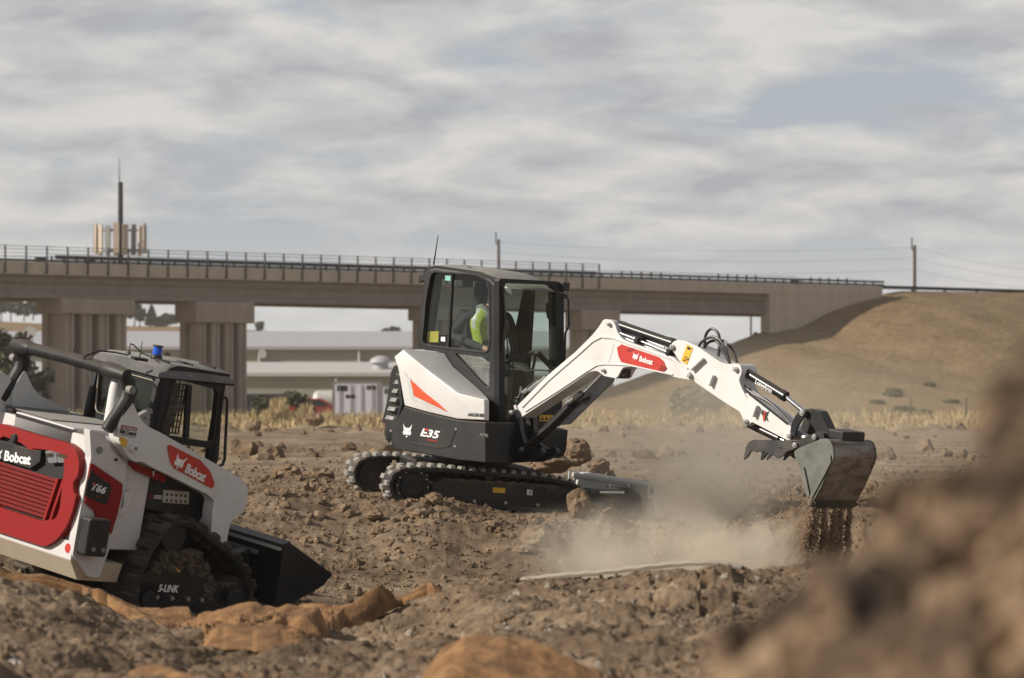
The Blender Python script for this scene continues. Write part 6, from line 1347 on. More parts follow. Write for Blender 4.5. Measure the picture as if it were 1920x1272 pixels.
# tracks
tk_o = [(252, 1135), (255, 1098), (266, 1068), (281, 1036), (297, 1010), (312, 990), (334, 975), (360, 978), (385, 992), (406, 1008), (430, 1028), (453, 1050), (470, 1075), (480, 1108), (477, 1140), (462, 1158), (420, 1162), (340, 1166), (272, 1166)]
lp_ = L2(tk_o, YR)
for (ya, yb, ph) in ((YR, YR + 0.42, 0.0), (-YR, -YR - 0.42, 0.4)):
    tr, _ = make_track(FL, ld, lp_, ya, yb, 0.045, 0.155, 0.034, 0.098, M['rubber'], M['dustyrubber'], phase=ph, lug_w=0.47)
    tr["label"] = "triangular rubber track on the near side" if ya < 0 else "rubber track on the hidden far side"
for sgn in (1, -1):
    yo = YR if sgn == 1 else -YR; Y_ = lambda d: yo + sgn * d
    c = FL.U(1, YR, 334, 1004); m = MB(); m.cyl((c.x, Y_(0.05), c.z - 0.02), (c.x, Y_(0.3), c.z - 0.02), 0.125, seg=26); 
    for k in range(13): a = k * 6.283 / 13; m.cyl((c.x + 0.13 * math.cos(a), Y_(0.1), c.z - 0.02 + 0.13 * math.sin(a)), (c.x + 0.13 * math.cos(a), Y_(0.22), c.z - 0.02 + 0.13 * math.sin(a)), 0.02, seg=8)
    m.build("sprocket", M['black'], ld, FL, 0.006)
    for (px, py, r_) in ((286, 1130, 0.17), (448, 1128, 0.19)):
        c = FL.U(1, YR, px, py); m = MB(); m.cyl((c.x, Y_(0.06), c.z), (c.x, Y_(0.34), c.z), r_, seg=30); m.cyl((c.x, Y_(0.03), c.z), (c.x, Y_(0.06), c.z), r_ * 0.5, seg=24); m.build("idler_wheel", M['black'], ld, FL, 0.01)
    for px in (318, 345, 372, 400):
        c = FL.U(1, YR, px, 1146); m = MB(); m.cyl((c.x, Y_(0.05), c.z), (c.x, Y_(0.34), c.z), 0.085, seg=22); m.build("track_roller", M['black'], ld, FL, 0.008)
    fp_ = L2([(258, 1122), (272, 1084), (300, 1066), (330, 1060), (372, 1066), (392, 1090), (440, 1104), (446, 1130), (400, 1136), (290, 1136), (262, 1134)], YR)
    m = MB(); m.plate(rnd_poly(fp_, 0.05, 3), [], 1, Y_(0.06), Y_(0.30)); fr_ = m.build("track_frame", M['blackpaint'], ld, FL, 0.02)
    for px, py in ((300, 1122), (328, 1124), (358, 1125), (384, 1127), (262, 1110)):
        c = FL.U(1, YR, px, py); m = MB(); m.cyl((c.x, Y_(0.03), c.z), (c.x, Y_(0.06), c.z), 0.020, seg=10); m.build("bolt", M['steel'], fr_, FL)
    # mud caked on the frame
    m = MB()
    up_ = L2([(296, 1064), (306, 1048), (322, 1038), (340, 1043), (362, 1035), (380, 1040), (395, 1062), (404, 1084), (412, 1096), (404, 1120), (398, 1128), (392, 1108), (386, 1092), (378, 1078), (350, 1070), (330, 1076), (312, 1070), (300, 1086)], YR)
    rgm = np.random.RandomState(8 + sgn); n_ = 420; e_ = 0
    xs_m = [p[0] for p in up_]; Pm = []
    while len(Pm) < n_:
        x_, z_ = rgm.uniform(min(xs_m), max(xs_m)), rgm.uniform(min(p[1] for p in up_), max(p[1] for p in up_)); ins = False
        for a_, b_ in zip(up_, up_[1:] + up_[:1]):
            if (a_[1] > z_) != (b_[1] > z_) and x_ < (b_[0] - a_[0]) * (z_ - a_[1]) / (b_[1] - a_[1]) + a_[0]: ins = not ins
        if ins: Pm.append((x_, Y_(0.05) + sgn * abs(rgm.normal()) * 0.05, z_))
    Vm, Fm = scatter(np.array(Pm), 0.014 + 0.03 * rgm.rand(n_) ** 2, T2, rgm); mo = np_mesh("caked_mud", Vm, Fm, M['mud'], False); place(mo, FL, fr_)
    up_ = L2([(418, 1094), (444, 1096), (452, 1094), (452, 1098), (450, 1108), (448, 1098), (438, 1099), (436, 1108), (433, 1099), (428, 1100), (426, 1110), (422, 1099)], YR); m = MB(); m.plate(up_, [], 1, Y_(0.055), Y_(0.10)); m.build("caked_mud", M['mud'], fr_, FL)
    m = MB(); hp = L2([(318, 1014), (334, 1010), (352, 1022), (350, 1030), (330, 1027), (316, 1030)], YR); m.plate(hp, [], 1, Y_(0.12), Y_(0.3)); m.build("undercarriage_link", M['white_worn'], fr_, FL, 0.01)
text_on("5-LINK", FL, 1, YR + 0.055, (296, 1109), (334, 1111), 13, M['wtext'], ld, shear=0.2, bold=0.03)
decal(FL, 1, YR + 0.043, [(322, 1062), (337, 1066), (338, 1073), (324, 1071)], M['yellow'], ld, "warning_label")
# chassis and tub
YB = -0.43
cb = L2([(171, 860), (235, 880), (235, 893), (224, 960), (230, 985), (300, 1000), (400, 1000), (404, 990), (404, 925), (240, 850)], -0.72)
zt_top = FL.U(1, -0.72, 160, 812).z; zt_bot = FL.U(1, -0.72, 135, 1040).z
m = MB(); m.box((XR + 0.03, -0.42, zt_bot), (XR + 1.75, 0.42, zt_top - 0.32)); m.build("tub", M['black'], ld, FL, 0.02)
m = MB(); m.plate([(XR + 0.01, zt_bot + 0.04), (XR + 0.01, zt_top - 0.04), (XR + 0.66, zt_top - 0.04), (XR + 0.66, zt_bot + 0.06)], [], 1, -0.66, 0.66); m.build("engine_compartment", M['white_worn'], ld, FL, 0.01)
# rear upright side panels
sd = [(171, 858), (168, 806), (190, 812), (197, 815), (207, 841), (236, 870), (236, 893), (229, 935), (224, 962), (205, 1030), (186, 1084), (165, 1082), (136, 1041), (150, 960)]
for (yp, y0, y1) in ((-0.72, -0.72, -0.64), (-0.72, 0.64, 0.72)):
    lpl("rear_upright", sd, yp, y0, y1, M['white_worn'], r=0.02)
up_o = bpy.data.objects["rear_upright"]
# red side grille with dark name plate
rs = [(168, 870), (172, 869), (228, 907), (227, 925), (219, 962), (207, 1001), (201, 997), (203, 986), (180, 977), (175, 958), (158, 943), (161, 920)]
rd = decal(FL, 1, -0.722, rs, M['red'], up_o, "red_side_cover", th=0.016)
decal(FL, 1, -0.740, [(170, 880), (178, 889), (205, 908), (208, 917), (200, 946), (191, 944), (159, 930), (163, 905)], M['charcoal'], rd, "name_plate", th=0.005)
text_on("T66", FL, 1, -0.746, (170, 918), (196, 927), 14, M['wtext'], up_o, shear=0.25, bold=0.03)
decal(FL, 1, -0.747, [(175, 906), (181, 907), (179, 911), (174, 910)], M['reddec'], rd, "red_accent"); decal(FL, 1, -0.747, [(181, 929), (189, 931), (189, 933), (181, 931)], M['reddark'], rd, "red_accent")
for px, py in ((186, 844), (217, 862)):
    c = FL.U(1, -0.722, px, py); m = MB(); m.cyl((c.x, -0.735, c.z), (c.x, -0.71, c.z), 0.028 if px < 200 else 0.012, seg=14); m.build("pin", M['grille'] if px < 200 else M['dark'], up_o, FL)
# black tail box
tb = [(152, 971), (166, 968), (192, 972), (198, 978), (195, 1030), (192, 1046), (176, 1046), (137, 1041), (140, 1012)]
a = FL.U(1, -0.75, 192, 972); b = FL.U(1, -0.75, 180, 1046)
m = MB(); m.box((XR - 0.02, -0.86, FL.U(1, -0.75, 165, 1040).z), (XR + 0.20, -0.725, FL.U(1, -0.75, 170, 969).z)); tbx = m.build("tail_lamp_box", M['black'], ld, FL, 0.025, bseg=3)
for dx in (0.05, 0.15): m = MB(); z = FL.U(1, -0.86, 170, 1030).z; m.cyl((XR + dx, -0.875, z), (XR + dx, -0.855, z), 0.02, seg=12); m.build("reflector", M['grille'], tbx, FL, 0.003)
for zz_ in (0.14, 0.20, 0.26): m = MB(); z = FL.U(1, -0.86, 170, 1040).z + zz_; m.box((XR + 0.05, -0.866, z), (XR + 0.15, -0.858, z + 0.02)); m.build("lamp_slot", M['charcoal'], tbx, FL)
# rear door: outline on the rear plane, mirrored about the machine's centre line
def mirror_loop(pts, ax=0, v=None, yc=0.0):
    R_ = [tuple(p) for p in flat2(pxpoly(FL, 0, v, pts), 0)]         # (y,z), right half from top centre to bottom centre
    return R_ + [(2 * yc - y, z + 0.0) for y, z in reversed(R_)]
ro = [(52, 806), (100, 822), (140, 832), (156, 845), (163, 866), (160, 895), (150, 905), (152, 925), (157, 930), (148, 966), (137, 992), (118, 1015), (97, 1027), (60, 1020), (20, 1008)]
def RZ(px, py, v=XR): p = FL.U(0, v, px, py); return (p.y, p.z)
zt_ = RZ(120, 825)[1]; zb_ = RZ(90, 1027)[1]; yr_ = RZ(160, 880)[0]
half = [RZ(*p) for p in ro[1:-2]]; top_z = half[0][1]; half = [(0.0, top_z + 0.0)] + half + [(0.0, half[-1][1] + 0.0)]
loop = half + [(-y, z) for y, z in reversed(half[1:-1])]
hi = [(15, 838), (60, 841), (100, 845), (131, 852), (135, 872), (126, 955), (118, 975), (92, 978), (30, 962)]
h2 = [RZ(*p) for p in hi[1:-1]]; h2 = [(0.0, h2[0][1])] + h2 + [(0.0, h2[-1][1])]; hole = h2 + [(-y, z) for y, z in reversed(h2[1:-1])]
m = MB(); m.plate(rnd_poly(loop, 0.05, 4), [rnd_poly(hole, 0.05, 4)], 0, XR - 0.075, XR); rdoor = m.build("rear_door", M['red'], ld, FL, 0.022, bseg=3)
m = MB(); m.plate(rnd_poly(hole, 0.03), [], 0, XR - 0.028, XR - 0.02); m.build("grille_backing", M['dark'], rdoor, FL)
ysh = max(-y for y, z in hole); zlo = min(z for y, z in hole); zhi = max(z for y, z in hole); ztb = RZ(60, 880)[1]
n = 10
for k in range(n):
    z = zlo + 0.03 + (ztb - 0.03 - zlo - 0.03) * k / (n - 1)
    for (ya, yb) in ((-0.30 - 0.012 * (k), 0.44), (-ysh + 0.03 + max(0, 0.12 - 0.05 * k), -0.42 - 0.012 * k)):
        if yb - ya < 0.05: continue
        m = MB(); m.loft([(XR - 0.062, ya, z - 0.004), (XR - 0.022, ya, z - 0.022), (XR - 0.022, ya, z + 0.0), (XR - 0.058, ya, z + 0.022)], [(XR - 0.062, yb, z - 0.004), (XR - 0.022, yb, z - 0.022), (XR - 0.022, yb, z + 0.0), (XR - 0.058, yb, z + 0.022)]); m.build("louvre", M['redl'], rdoor, FL)
for s_ in (-0.33, -0.41):
    m = MB(); m.loft([(XR - 0.072, s_ + 0.0, zlo + 0.01), (XR - 0.02, s_, zlo + 0.01), (XR - 0.02, s_ + 0.028, zlo + 0.01), (XR - 0.072, s_ + 0.028, zlo + 0.01)], [(XR - 0.072, s_ - 0.09, ztb), (XR - 0.02, s_ - 0.09, ztb), (XR - 0.02, s_ - 0.062, ztb), (XR - 0.072, s_ - 0.062, ztb)]); m.build("grille_bar", M['red'], rdoor, FL)
# dark band with the maker's name and the tail lamps
bp_ = [(0, 836), (60, 840), (84, 848), (86, 862), (64, 880), (0, 866)]
B2 = [RZ(60, 841), RZ(90, 846), RZ(88, 868), RZ(68, 879), (0.0, RZ(60, 877)[1]), (-0.0, RZ(60, 840)[1])]
B2 = [(0.55, RZ(60, 841)[1])] + [RZ(60, 841), RZ(90, 847), RZ(88, 868), RZ(70, 880)] + [(0.55, RZ(66, 879)[1])]
m = MB(); m.plate(B2, [], 0, XR - 0.072, XR - 0.03); nb = m.build("name_band", M['black'], rdoor, FL, 0.006)
text_on("Bobcat", FL, 0, XR - 0.074, (8, 863), (57, 871.5), 18, M['wtext'], nb, bold=0.035)
_e = FL.U(0, XR - 0.074, -7, 852); cat_mark(FL, 0, XR - 0.073, (-6, 852), 20, 22, M['wtext'], nb, tilt=0.2)
for q in ([(85, 846), (104, 843), (108, 868), (92, 869)], [(105, 843), (130, 851), (133, 868), (109, 868)]):
    m = MB(); m.plate(rnd_poly(flat2(pxpoly(FL, 0, XR - 0.07, q), 0), 0.015), [], 0, XR - 0.074, XR - 0.03); tl_ = m.build("tail_lamp", M['lampgrey'], rdoor, FL, 0.004)
    cA, cB = FL.U(0, XR - 0.07, q[0][0] + 3, (q[0][1] + q[3][1]) / 2 - 3), FL.U(0, XR - 0.07, q[1][0] - 3, (q[1][1] + q[2][1]) / 2 - 2)
    for k in range(4): c = cA.lerp(cB, (k + .5) / 4); m = MB(); m.cyl((XR - 0.079, c.y, c.z), (XR - 0.072, c.y, c.z), 0.018, seg=10); m.build("lamp_cell", M['lamp'], tl_, FL)
c = FL.U(0, XR - 0.08, 27, 822); m = MB(); m.cyl((XR - 0.10, c.y, c.z), (XR - 0.05, c.y, c.z), 0.032, 0.05, 16); m.build("latch", M['black'], rdoor, FL, 0.004)
# white bumper strip and plate below the door
zb1 = RZ(90, 1029)[1]
m = MB(); m.box((XR - 0.03, -0.70, RZ(120, 1046)[1]), (XR + 0.05, 0.70, zb1 + 0.12)); bmp = m.build("rear_bumper", M['white_worn'], ld, FL, 0.008)
c = FL.U(0, XR - 0.034, 127, 1028); m = MB(); m.cyl((XR - 0.035, c.y, c.z), (XR - 0.028, c.y, c.z), 0.038, seg=22); m.build("red_reflector", M['reddec'], bmp, FL)
zb2 = RZ(120, 1046)[1]
m = MB(); m.loft([(XR - 0.03, -0.70, zb2 + 0.002), (XR + 0.5, -0.70, zb2 + 0.002), (XR + 0.5, 0.70, zb2 + 0.002), (XR - 0.03, 0.70, zb2 + 0.002)], [(XR + 0.10, -0.66, zb2 - 0.16), (XR + 0.5, -0.66, zb2 - 0.16), (XR + 0.5, 0.66, zb2 - 0.16), (XR + 0.10, 0.66, zb2 - 0.16)]); m.build("belly_plate", M['beige'], ld, FL, 0.005)
# hood: black rear edge strip, white frame, black louvred grille
zA = RZ(134, 828)[1]; zB = RZ(134, 805)[1]; yE = RZ(134, 815)[0]
m = MB(); m.plate([(XR + 0.01, zA - 0.06), (XR + 0.01, zB), (XR + 0.05, zB + 0.01), (XR + 0.05, zA - 0.06)], [], 1, yE, -yE); m.build("hood_edge", M['black'], ld, FL, 0.006)
za = zB + 0.012; m = MB(); m.box((XR + 0.012, yE, za - 0.07), (XR + 0.86, -yE, za)); hd2 = m.build("hood", M['white_worn'], ld, FL, 0.008)
q = [FL.U(2, za + 0.004, *p) for p in ((121, 798), (200, 777), (76, 753), (0, 771))]
ys_ = sorted(p.y for p in q); xs_ = sorted(p.x for p in q); gx0, gx1 = (xs_[0] + xs_[1]) / 2, (xs_[2] + xs_[3]) / 2; gy0, gy1 = (ys_[0] + ys_[1]) / 2, (ys_[2] + ys_[3]) / 2
gx0 = XR + 0.07; gx1 = min(gx1, XR + 0.78)
m = MB(); m.box((gx0, gy0, za + 0.001), (gx1, gy1, za + 0.006)); g_ = m.build("air_grille", M['dark'], hd2, FL)
n = 22
for k in range(n): x = gx0 + (gx1 - gx0) * (k + .5) / n; m = MB(); m.box((x - 0.007, gy0, za + 0.006), (x + 0.007, gy1, za + 0.014)); m.build("grille_bar", M['grille'], g_, FL)
# cab
CR = -0.44
o_s = [(319, 690), (335, 686), (431, 702), (431, 707), (424, 714), (419, 728), (410, 860), (406, 872), (392, 880), (330, 860), (272, 830), (280, 790), (296, 720), (305, 702)]
ws_ = [(328, 715), (334, 713), (402, 727), (408, 735), (399, 826), (396, 829), (304, 815), (306, 800)]
wl2 = [(338, 834), (394, 841), (391, 866), (340, 846)]
OSL = L2(o_s, CR); m = MB(); m.plate(rnd_poly(OSL, 0.04), [rnd_poly(L2(ws_, CR), 0.04), L2(wl2, CR)], 1, CR, CR + 0.05); cb_ = m.build("cab_side", M['frame'], ld, FL, 0.012)
m = MB(); m.plate(rnd_poly(L2(ws_, CR), 0.04), [], 1, CR + 0.02, CR + 0.026); m.plate(L2(wl2, CR), [], 1, CR + 0.02, CR + 0.026); m.build("side_window", M['glass'], cb_, FL, 0, 0)
m = MB(); m.plate(rnd_poly(L2([(326, 712), (335, 710), (403, 724), (411, 734), (401, 829), (397, 833), (301, 818), (303, 800)], CR), 0.05), [rnd_poly(L2(ws_, CR), 0.04)], 1, CR - 0.008, CR + 0.002); m.build("window_seal", M['black'], cb_, FL, 0.003)
m = MB(); m.plate(L2([(352, 722), (360, 723), (354, 822), (346, 821)], CR), [], 1, CR - 0.004, CR + 0.03); m.build("window_divider", M['frame'], cb_, FL)
m = MB(); m.plate(rnd_poly(OSL, 0.04), [rnd_poly(L2(ws_, CR), 0.04)], 1, -CR - 0.05, -CR); m.build("far_side", M['frame'], cb_, FL, 0.01)
m = MB(); m.plate(rnd_poly(L2(ws_, CR), 0.04), [], 1, -CR - 0.03, -CR - 0.026); m.build("far_window", M['glass2'], cb_, FL, 0, 0)
# wire guard behind the rear half of the side windows
def grid(fr, x0, x1, z0, z1, y, nx, nz, name, parent, mat):
    m = MB()
    for k in range(nx + 1): x = x0 + (x1 - x0) * k / nx; m.box((x - 0.006, y - 0.005, z0), (x + 0.006, y + 0.005, z1))
    for k in range(nz + 1): z = z0 + (z1 - z0) * k / nz; m.box((x0, y - 0.0045, z - 0.006), (x1, y + 0.0045, z + 0.006))
    return m.build(name, mat, parent, fr)
p0, p1 = FL.U(1, CR + 0.04, 312, 800), FL.U(1, CR + 0.04, 350, 722); grid(FL, p0.x - 0.02, p1.x, p0.z - 0.05, p1.z, CR + 0.045, 5, 8, "wire_guard", cb_, M['blackpaint'])
grid(FL, p0.x - 0.02, p1.x + 0.25, p0.z - 0.05, p1.z, -CR - 0.06, 7, 8, "wire_guard", cb_, M['blackpaint'])
# roof and rear of the cab
xf = max(p[0] for p in OSL); XC = FL.U(1, CR, 300, 700).x
rz = FL.U(1, CR, 431, 706).z; rz0 = FL.U(1, CR, 312, 695).z
def cab_roof():
    m = MB(); rg = []
    x0, x1 = XC - 0.02, xf + 0.02
    for y, dz in ((CR - 0.015, -0.05), (CR - 0.005, -0.01), (CR + 0.07, 0.035), (0, 0.055), (-CR - 0.07, 0.035), (-CR + 0.005, -0.01), (-CR + 0.015, -0.05)):
        rg.append([(x0, y, rz0 + dz - 0.02), (x0 + 0.10, y, rz0 + dz + 0.01), ((x0 + x1) / 2, y, (rz0 + rz) / 2 + dz + 0.012), (x1 - 0.06, y, rz + dz), (x1, y, rz + dz - 0.025), (x1, y, rz - 0.06), (x0, y, rz0 - 0.06)])
    m.lofts(rg); return m.build("cab_roof", M['roofdust'], cb_, FL, 0, 40)
crf = cab_roof()
for x in (0.18, 0.5, 0.82): m = MB(); xx = XC + x * (xf - XC); m.box((xx, CR + 0.08, (rz0 + rz) / 2 + 0.03), (xx + 0.012, CR + 0.3, (rz0 + rz) / 2 + 0.065)); m.build("roof_rib", M['frame'], crf, FL)
# rear window wall
XW = XC + 0.02; rw_o = [RZ(300, 702, XW), RZ(304, 706, XW), (CR + 0.0, za - 0.02)]
zrt = rz0 - 0.045; zrb = za - 0.0
m = MB(); Wb = rnd_poly([(CR + 0.10, zrb + 0.07), (CR + 0.05, zrt - 0.06), (-CR - 0.05, zrt - 0.06), (-CR - 0.10, zrb + 0.07)], 0.06, 4)
m.plate([(CR, zrb - 0.25), (CR, zrt + 0.02), (-CR, zrt + 0.02), (-CR, zrb - 0.25)], [Wb], 0, XW, XW + 0.05); rw = m.build("rear_wall", M['frame'], cb_, FL, 0.01)
m = MB(); m.plate(Wb, [], 0, XW + 0.01, XW + 0.016); m.build("rear_window", M['glass2'], rw, FL, 0, 0)
Wb2 = [(y * 1.035, zrb + 0.07 + (z - zrb - 0.07) * 1.03 - 0.004) for y, z in Wb]; m = MB(); m.plate(Wb2, [Wb], 0, XW - 0.012, XW); m.build("window_seal", M['seal'], rw, FL, 0.003)
m = MB()
for k in range(7): y = 0.02 + (-CR - 0.14) * k / 6; m.box((xf - 0.18, y - 0.006, zrb + 0.05), (xf - 0.17, y + 0.006, zrt - 0.05))
for k in range(7): z = zrb + 0.05 + (zrt - zrb - 0.1) * k / 6; m.box((xf - 0.179, 0.02, z - 0.006), (xf - 0.171, -CR - 0.12, z + 0.006))
m.build("inner_wire_guard", M['blackpaint'], cb_, FL)
# front of the cab, seat
m = MB(); m.plate([(CR, zrb - 0.5), (CR, rz - 0.05), (-CR, rz - 0.05), (-CR, zrb - 0.5)], [rnd_poly([(CR + 0.07, zrb - 0.4), (CR + 0.07, rz - 0.13), (-CR - 0.07, rz - 0.13), (-CR - 0.07, zrb - 0.4)], 0.05)], 0, xf - 0.10, xf - 0.05); m.build("front_frame", M['frame'], cb_, FL, 0.01)
m = MB(); m.plate(rnd_poly([(XC + 0.25, zrb - 0.25), (XC + 0.18, zrb + 0.42), (XC + 0.24, zrb + 0.5), (XC + 0.31, zrb + 0.45), (XC + 0.38, zrb - 0.1), (XC + 0.4, zrb - 0.25)], 0.04), [], 1, -0.24, 0.24); s__ = m.build("seat", M['black'], cb_, FL, 0.04, bseg=3)
m = MB(); m.box((XC + 0.25, -0.24, zrb - 0.32), (XC + 0.75, 0.24, zrb - 0.18)); m.build("seat_cushion", M['black'], s__, FL, 0.04)
for y in (-0.32, 0.32): m = MB(); m.tube([(XC + 0.75, y, zrb - 0.4), (XC + 0.78, y, zrb - 0.05), (XC + 0.75, y, zrb + 0.05)], [0.02, 0.02, 0.03], 8); m.build("joystick", M['black'], cb_, FL)
m = MB(); m.box((XC + 0.05, CR + 0.02, zrb - 0.62), (xf - 0.05, -CR - 0.02, zrb - 0.45)); m.build("cab_floor", M['black'], cb_, FL, 0.01)
# grab handle on the cab front, window latch, hinge
pts = [FL.U(1, CR - 0.02, *p) for p in ((416, 745), (424, 746), (426, 752), (425, 780), (421, 862), (417, 872), (410, 874))]; m = MB(); m.tube(pts, 0.013, 8); m.build("grab_handle", M['black'], cb_, FL)
for px, py in ((354.5, 706), (381.5, 710.5)): c = FL.U(1, CR - 0.004, px, py); m = MB(); m.cyl((c.x, CR - 0.012, c.z), (c.x, CR, c.z), 0.011, seg=10); m.build("bolt", M['steel'], cb_, FL)
c = FL.U(1, CR - 0.03, 270, 776); m = MB(); m.obox(c, (0.06, 0, 0.035), (0, 0.03, 0), (-0.01, 0, 0.018)); m.obox(c + Vector((0.0, 0, -0.09)), (0.05, 0, 0), (0, 0.035, 0), (0, 0, 0.045)); m.build("latch", M['grille'], cb_, FL, 0.006)
# beacon, aerials and cable on the roof
def rp(px, py, z): return FL.U(2, z, px, py)
zr_ = (rz0 + rz) / 2 + 0.06; c = rp(293, 672, zr_)
m = MB(); m.cyl(c, c + Vector((0, 0, 0.03)), 0.052, 0.045, 18); bc_ = m.build("beacon", M['black'], ld, FL, 0.003)
m = MB(); m.cyl(c + Vector((0, 0, 0.03)), c + Vector((0, 0, 0.095)), 0.038, 0.036, 20); m.build("blue_lens", M['blue'], bc_, FL, 0.003); m = MB(); m.cyl(c + Vector((0, 0, 0.095)), c + Vector((0, 0, 0.108)), 0.045, 0.043, 18); m.build("beacon_cap", M['black'], bc_, FL, 0.002)
c = rp(261, 676, zr_); m = MB(); m.obox(c + Vector((0, 0, 0.012)), (0.05, -0.03, 0), (0.02, 0.05, 0), (0, 0, 0.012)); ae = m.build("aerial", M['black'], ld, FL, 0.004); m = MB(); m.tube([c, c + Vector((0, 0, 0.16))], [0.006, 0.003], 6); m.build("whip", M['dark'], ae, FL)
c = rp(241, 665, zr_); m = MB(); m.cyl(c, c + Vector((0, 0, 0.03)), 0.022, 0.01, 10); m.cyl(c + Vector((0, 0, 0.03)), c + Vector((0, 0, 0.09)), 0.004, seg=6); ae2 = m.build("aerial", M['black'], ld, FL)
P = [c + Vector((0, 0, 0.09)), c + Vector((0.02, -0.02, 0.085)), c + Vector((0.08, -0.06, 0.03)), c + Vector((0.14, -0.1, 0.015)), rp(285, 672, zr_ + 0.01)]; m = MB(); m.tube(P, 0.006, 6); m.build("cable", M['dark'], ae2, FL)
P = [rp(150, 690, zr_ - 0.15), rp(160, 668, zr_ - 0.03), rp(185, 658, zr_ + 0.01), rp(215, 661, zr_ + 0.01), rp(240, 666, zr_ + 0.01)]; m = MB(); m.tube(P, 0.008, 6); m.build("cable", M['dark'], ae2, FL)
a = rp(133, 680, zr_ - 0.2); b = a + Vector((0.02, -0.02, 0.30)); m = MB(); m.tube([a, b], [0.006, 0.003], 6); m.build("whip", M['dark'], ae, FL)
# lift arms
AY = -0.80
arm_o = [(246, 748), (252, 762), (262, 784), (275, 799), (300, 811), (452, 897), (460, 905), (465, 918), (464, 940), (456, 962), (440, 972), (432, 982), (427, 1005), (425, 1023), (396, 1003), (398, 960), (402, 938), (390, 928), (312, 889), (288, 878), (268, 866), (252, 866), (244, 861), (223, 829), (221, 798), (230, 775)]
arm_o2 = arm_o
for (y0, y1) in ((AY, AY + 0.13), (-AY - 0.13, -AY)):
    o = lpl("lift_arm", arm_o, AY, y0, y1, M['white'] if y0 < 0 else M['white'], r=0.03, bev=0.018); 
    if y0 < 0: la = o; o["label"] = "white lift arm on the near side with red name plate"
    else: o["label"] = "white lift arm on the far side"
dq = decal(FL, 1, AY - 0.004, [(313, 838), (318, 834), (375, 863), (393, 883), (402, 906), (398, 916), (389, 912), (326, 878), (319, 866)], M['reddec'], la, "red_name_plate", th=0.005)
cat_mark(FL, 1, AY - 0.010, (337, 866), 20, 27, M['wtext'], dq, tilt=0.45)
text_on("Bobcat", FL, 1, AY - 0.010, (346, 885), (382, 904), 19, M['wtext'], dq, bold=0.035)
aq = decal(FL, 1, AY - 0.003, [(228, 797), (257, 802.5), (256, 809), (227.5, 803.5)], M['reddark'], la, "red_label"); text_on("AUTOMATIC", FL, 1, AY - 0.007, (229.5, 803), (255, 808), 4, M['wtext'], aq, bold=0.0)
text_on("Ride Control", FL, 1, AY - 0.004, (224.5, 812), (254, 818), 8.5, M['ktext'], la, bold=0.01); decal(FL, 1, AY - 0.003, [(225, 814.5), (253, 820.5), (253, 821.3), (225, 815.3)], M['ktext'], la, "underline")
decal(FL, 1, AY - 0.004, [(227, 819), (239, 825), (236.5, 840), (224.5, 833)], M['yellow'], la, "warning_label")
for px, py, r_ in ((249, 840, 0.035), (278, 834, 0.012)):
    c = FL.U(1, AY, px, py); m = MB(); m.cyl((c.x, AY - 0.04 if r_ > .02 else AY - 0.004, c.z), (c.x, AY + 0.01, c.z), r_, seg=18); pn = m.build("pin", M['white'] if r_ > .02 else M['dark'], la, FL, 0.004)
    if r_ > .02: m = MB(); m.cyl((c.x, AY - 0.044, c.z), (c.x, AY - 0.038, c.z), r_ * 0.5, seg=12); m.build("pin_bore", M['grille'], pn, FL)
m = MB(); m.plate(rnd_poly(L2([(270, 812), (296, 838), (294, 843), (270, 856), (252, 856), (262, 830)], AY), 0.02), [], 1, AY - 0.005, AY + 0.002); m.build("gusset", M['white'], la, FL, 0.002)
# bucket cylinder and link at the arm's front
for sg in (-1, 1):
    yy = sg * 0.62
    a, b = FL.U(1, -0.62, 398, 935), FL.U(1, -0.62, 404, 985); a.y = b.y = yy; m = MB(); m.cyl(a, b, 0.04, seg=16); m.build("tilt_cylinder", M['steel'] , ld, FL)
    p = L2([(395, 958), (404, 962), (412, 975), (404, 1004), (372, 998)], -0.66); m = MB(); m.plate(rnd_poly(p, 0.02), [], 1, sg * 0.66, sg * 0.60); m.build("front_upright", M['white_worn'], ld, FL, 0.008)
# black tail hoop: cross tube joining the arms, curving down on each side
for s_ in (-1, 1):
    pts = []
    for px, py in ((235, 706), (243, 716), (246, 733), (240, 752), (226, 775), (212, 793), (203, 808)):
        p = FL.U(1, -0.76, px, py); p.y = s_ * 0.74; pts.append(p)
    m = MB(); m.tube(pts, [0.05, 0.062, 0.066, 0.066, 0.062, 0.055, 0.05], 12); hp_ = m.build("tail_hoop", M['black'], ld, FL)
    c = FL.U(1, -0.80, 244, 731); m = MB(); m.cyl((c.x, s_ * 0.835, c.z), (c.x, s_ * 0.78, c.z), 0.034, seg=14); m.cyl((c.x, s_ * 0.84, c.z), (c.x, s_ * 0.83, c.z), 0.018, seg=10); m.build("pin", M['grille'], hp_, FL)
    # fairing lump where tube meets the hoop
    q0 = FL.U(1, -0.76, 235, 704); m = MB(); m.tube([(q0.x, s_ * 0.78, q0.z), (q0.x - 0.005, s_ * 0.66, q0.z + 0.005), (q0.x - 0.02, s_ * 0.56, q0.z + 0.01), (q0.x - 0.02, s_ * 0.50, q0.z + 0.01)], [0.05, 0.066, 0.068, 0.056], 14); m.build("tube_collar", M['black'], hp_, FL)
m = MB(); m.tube([(q0.x - 0.02, -0.52, q0.z + 0.012), (q0.x - 0.02, 0, q0.z + 0.02), (q0.x - 0.02, 0.52, q0.z + 0.012)], 0.052, 18); m.build("cross_tube", M['tube'], ld, FL)
m = MB(); c = FL.U(1, -0.60, 218, 722); m.tube([(c.x, -0.60, c.z + 0.05), (c.x, -0.60, c.z + 0.02), (c.x, -0.60, c.z - 0.03), (c.x, -0.60, c.z - 0.30)], [0.02, 0.045, 0.052, 0.052], 16); m.build("expansion_tank", M['white'], ld, FL)
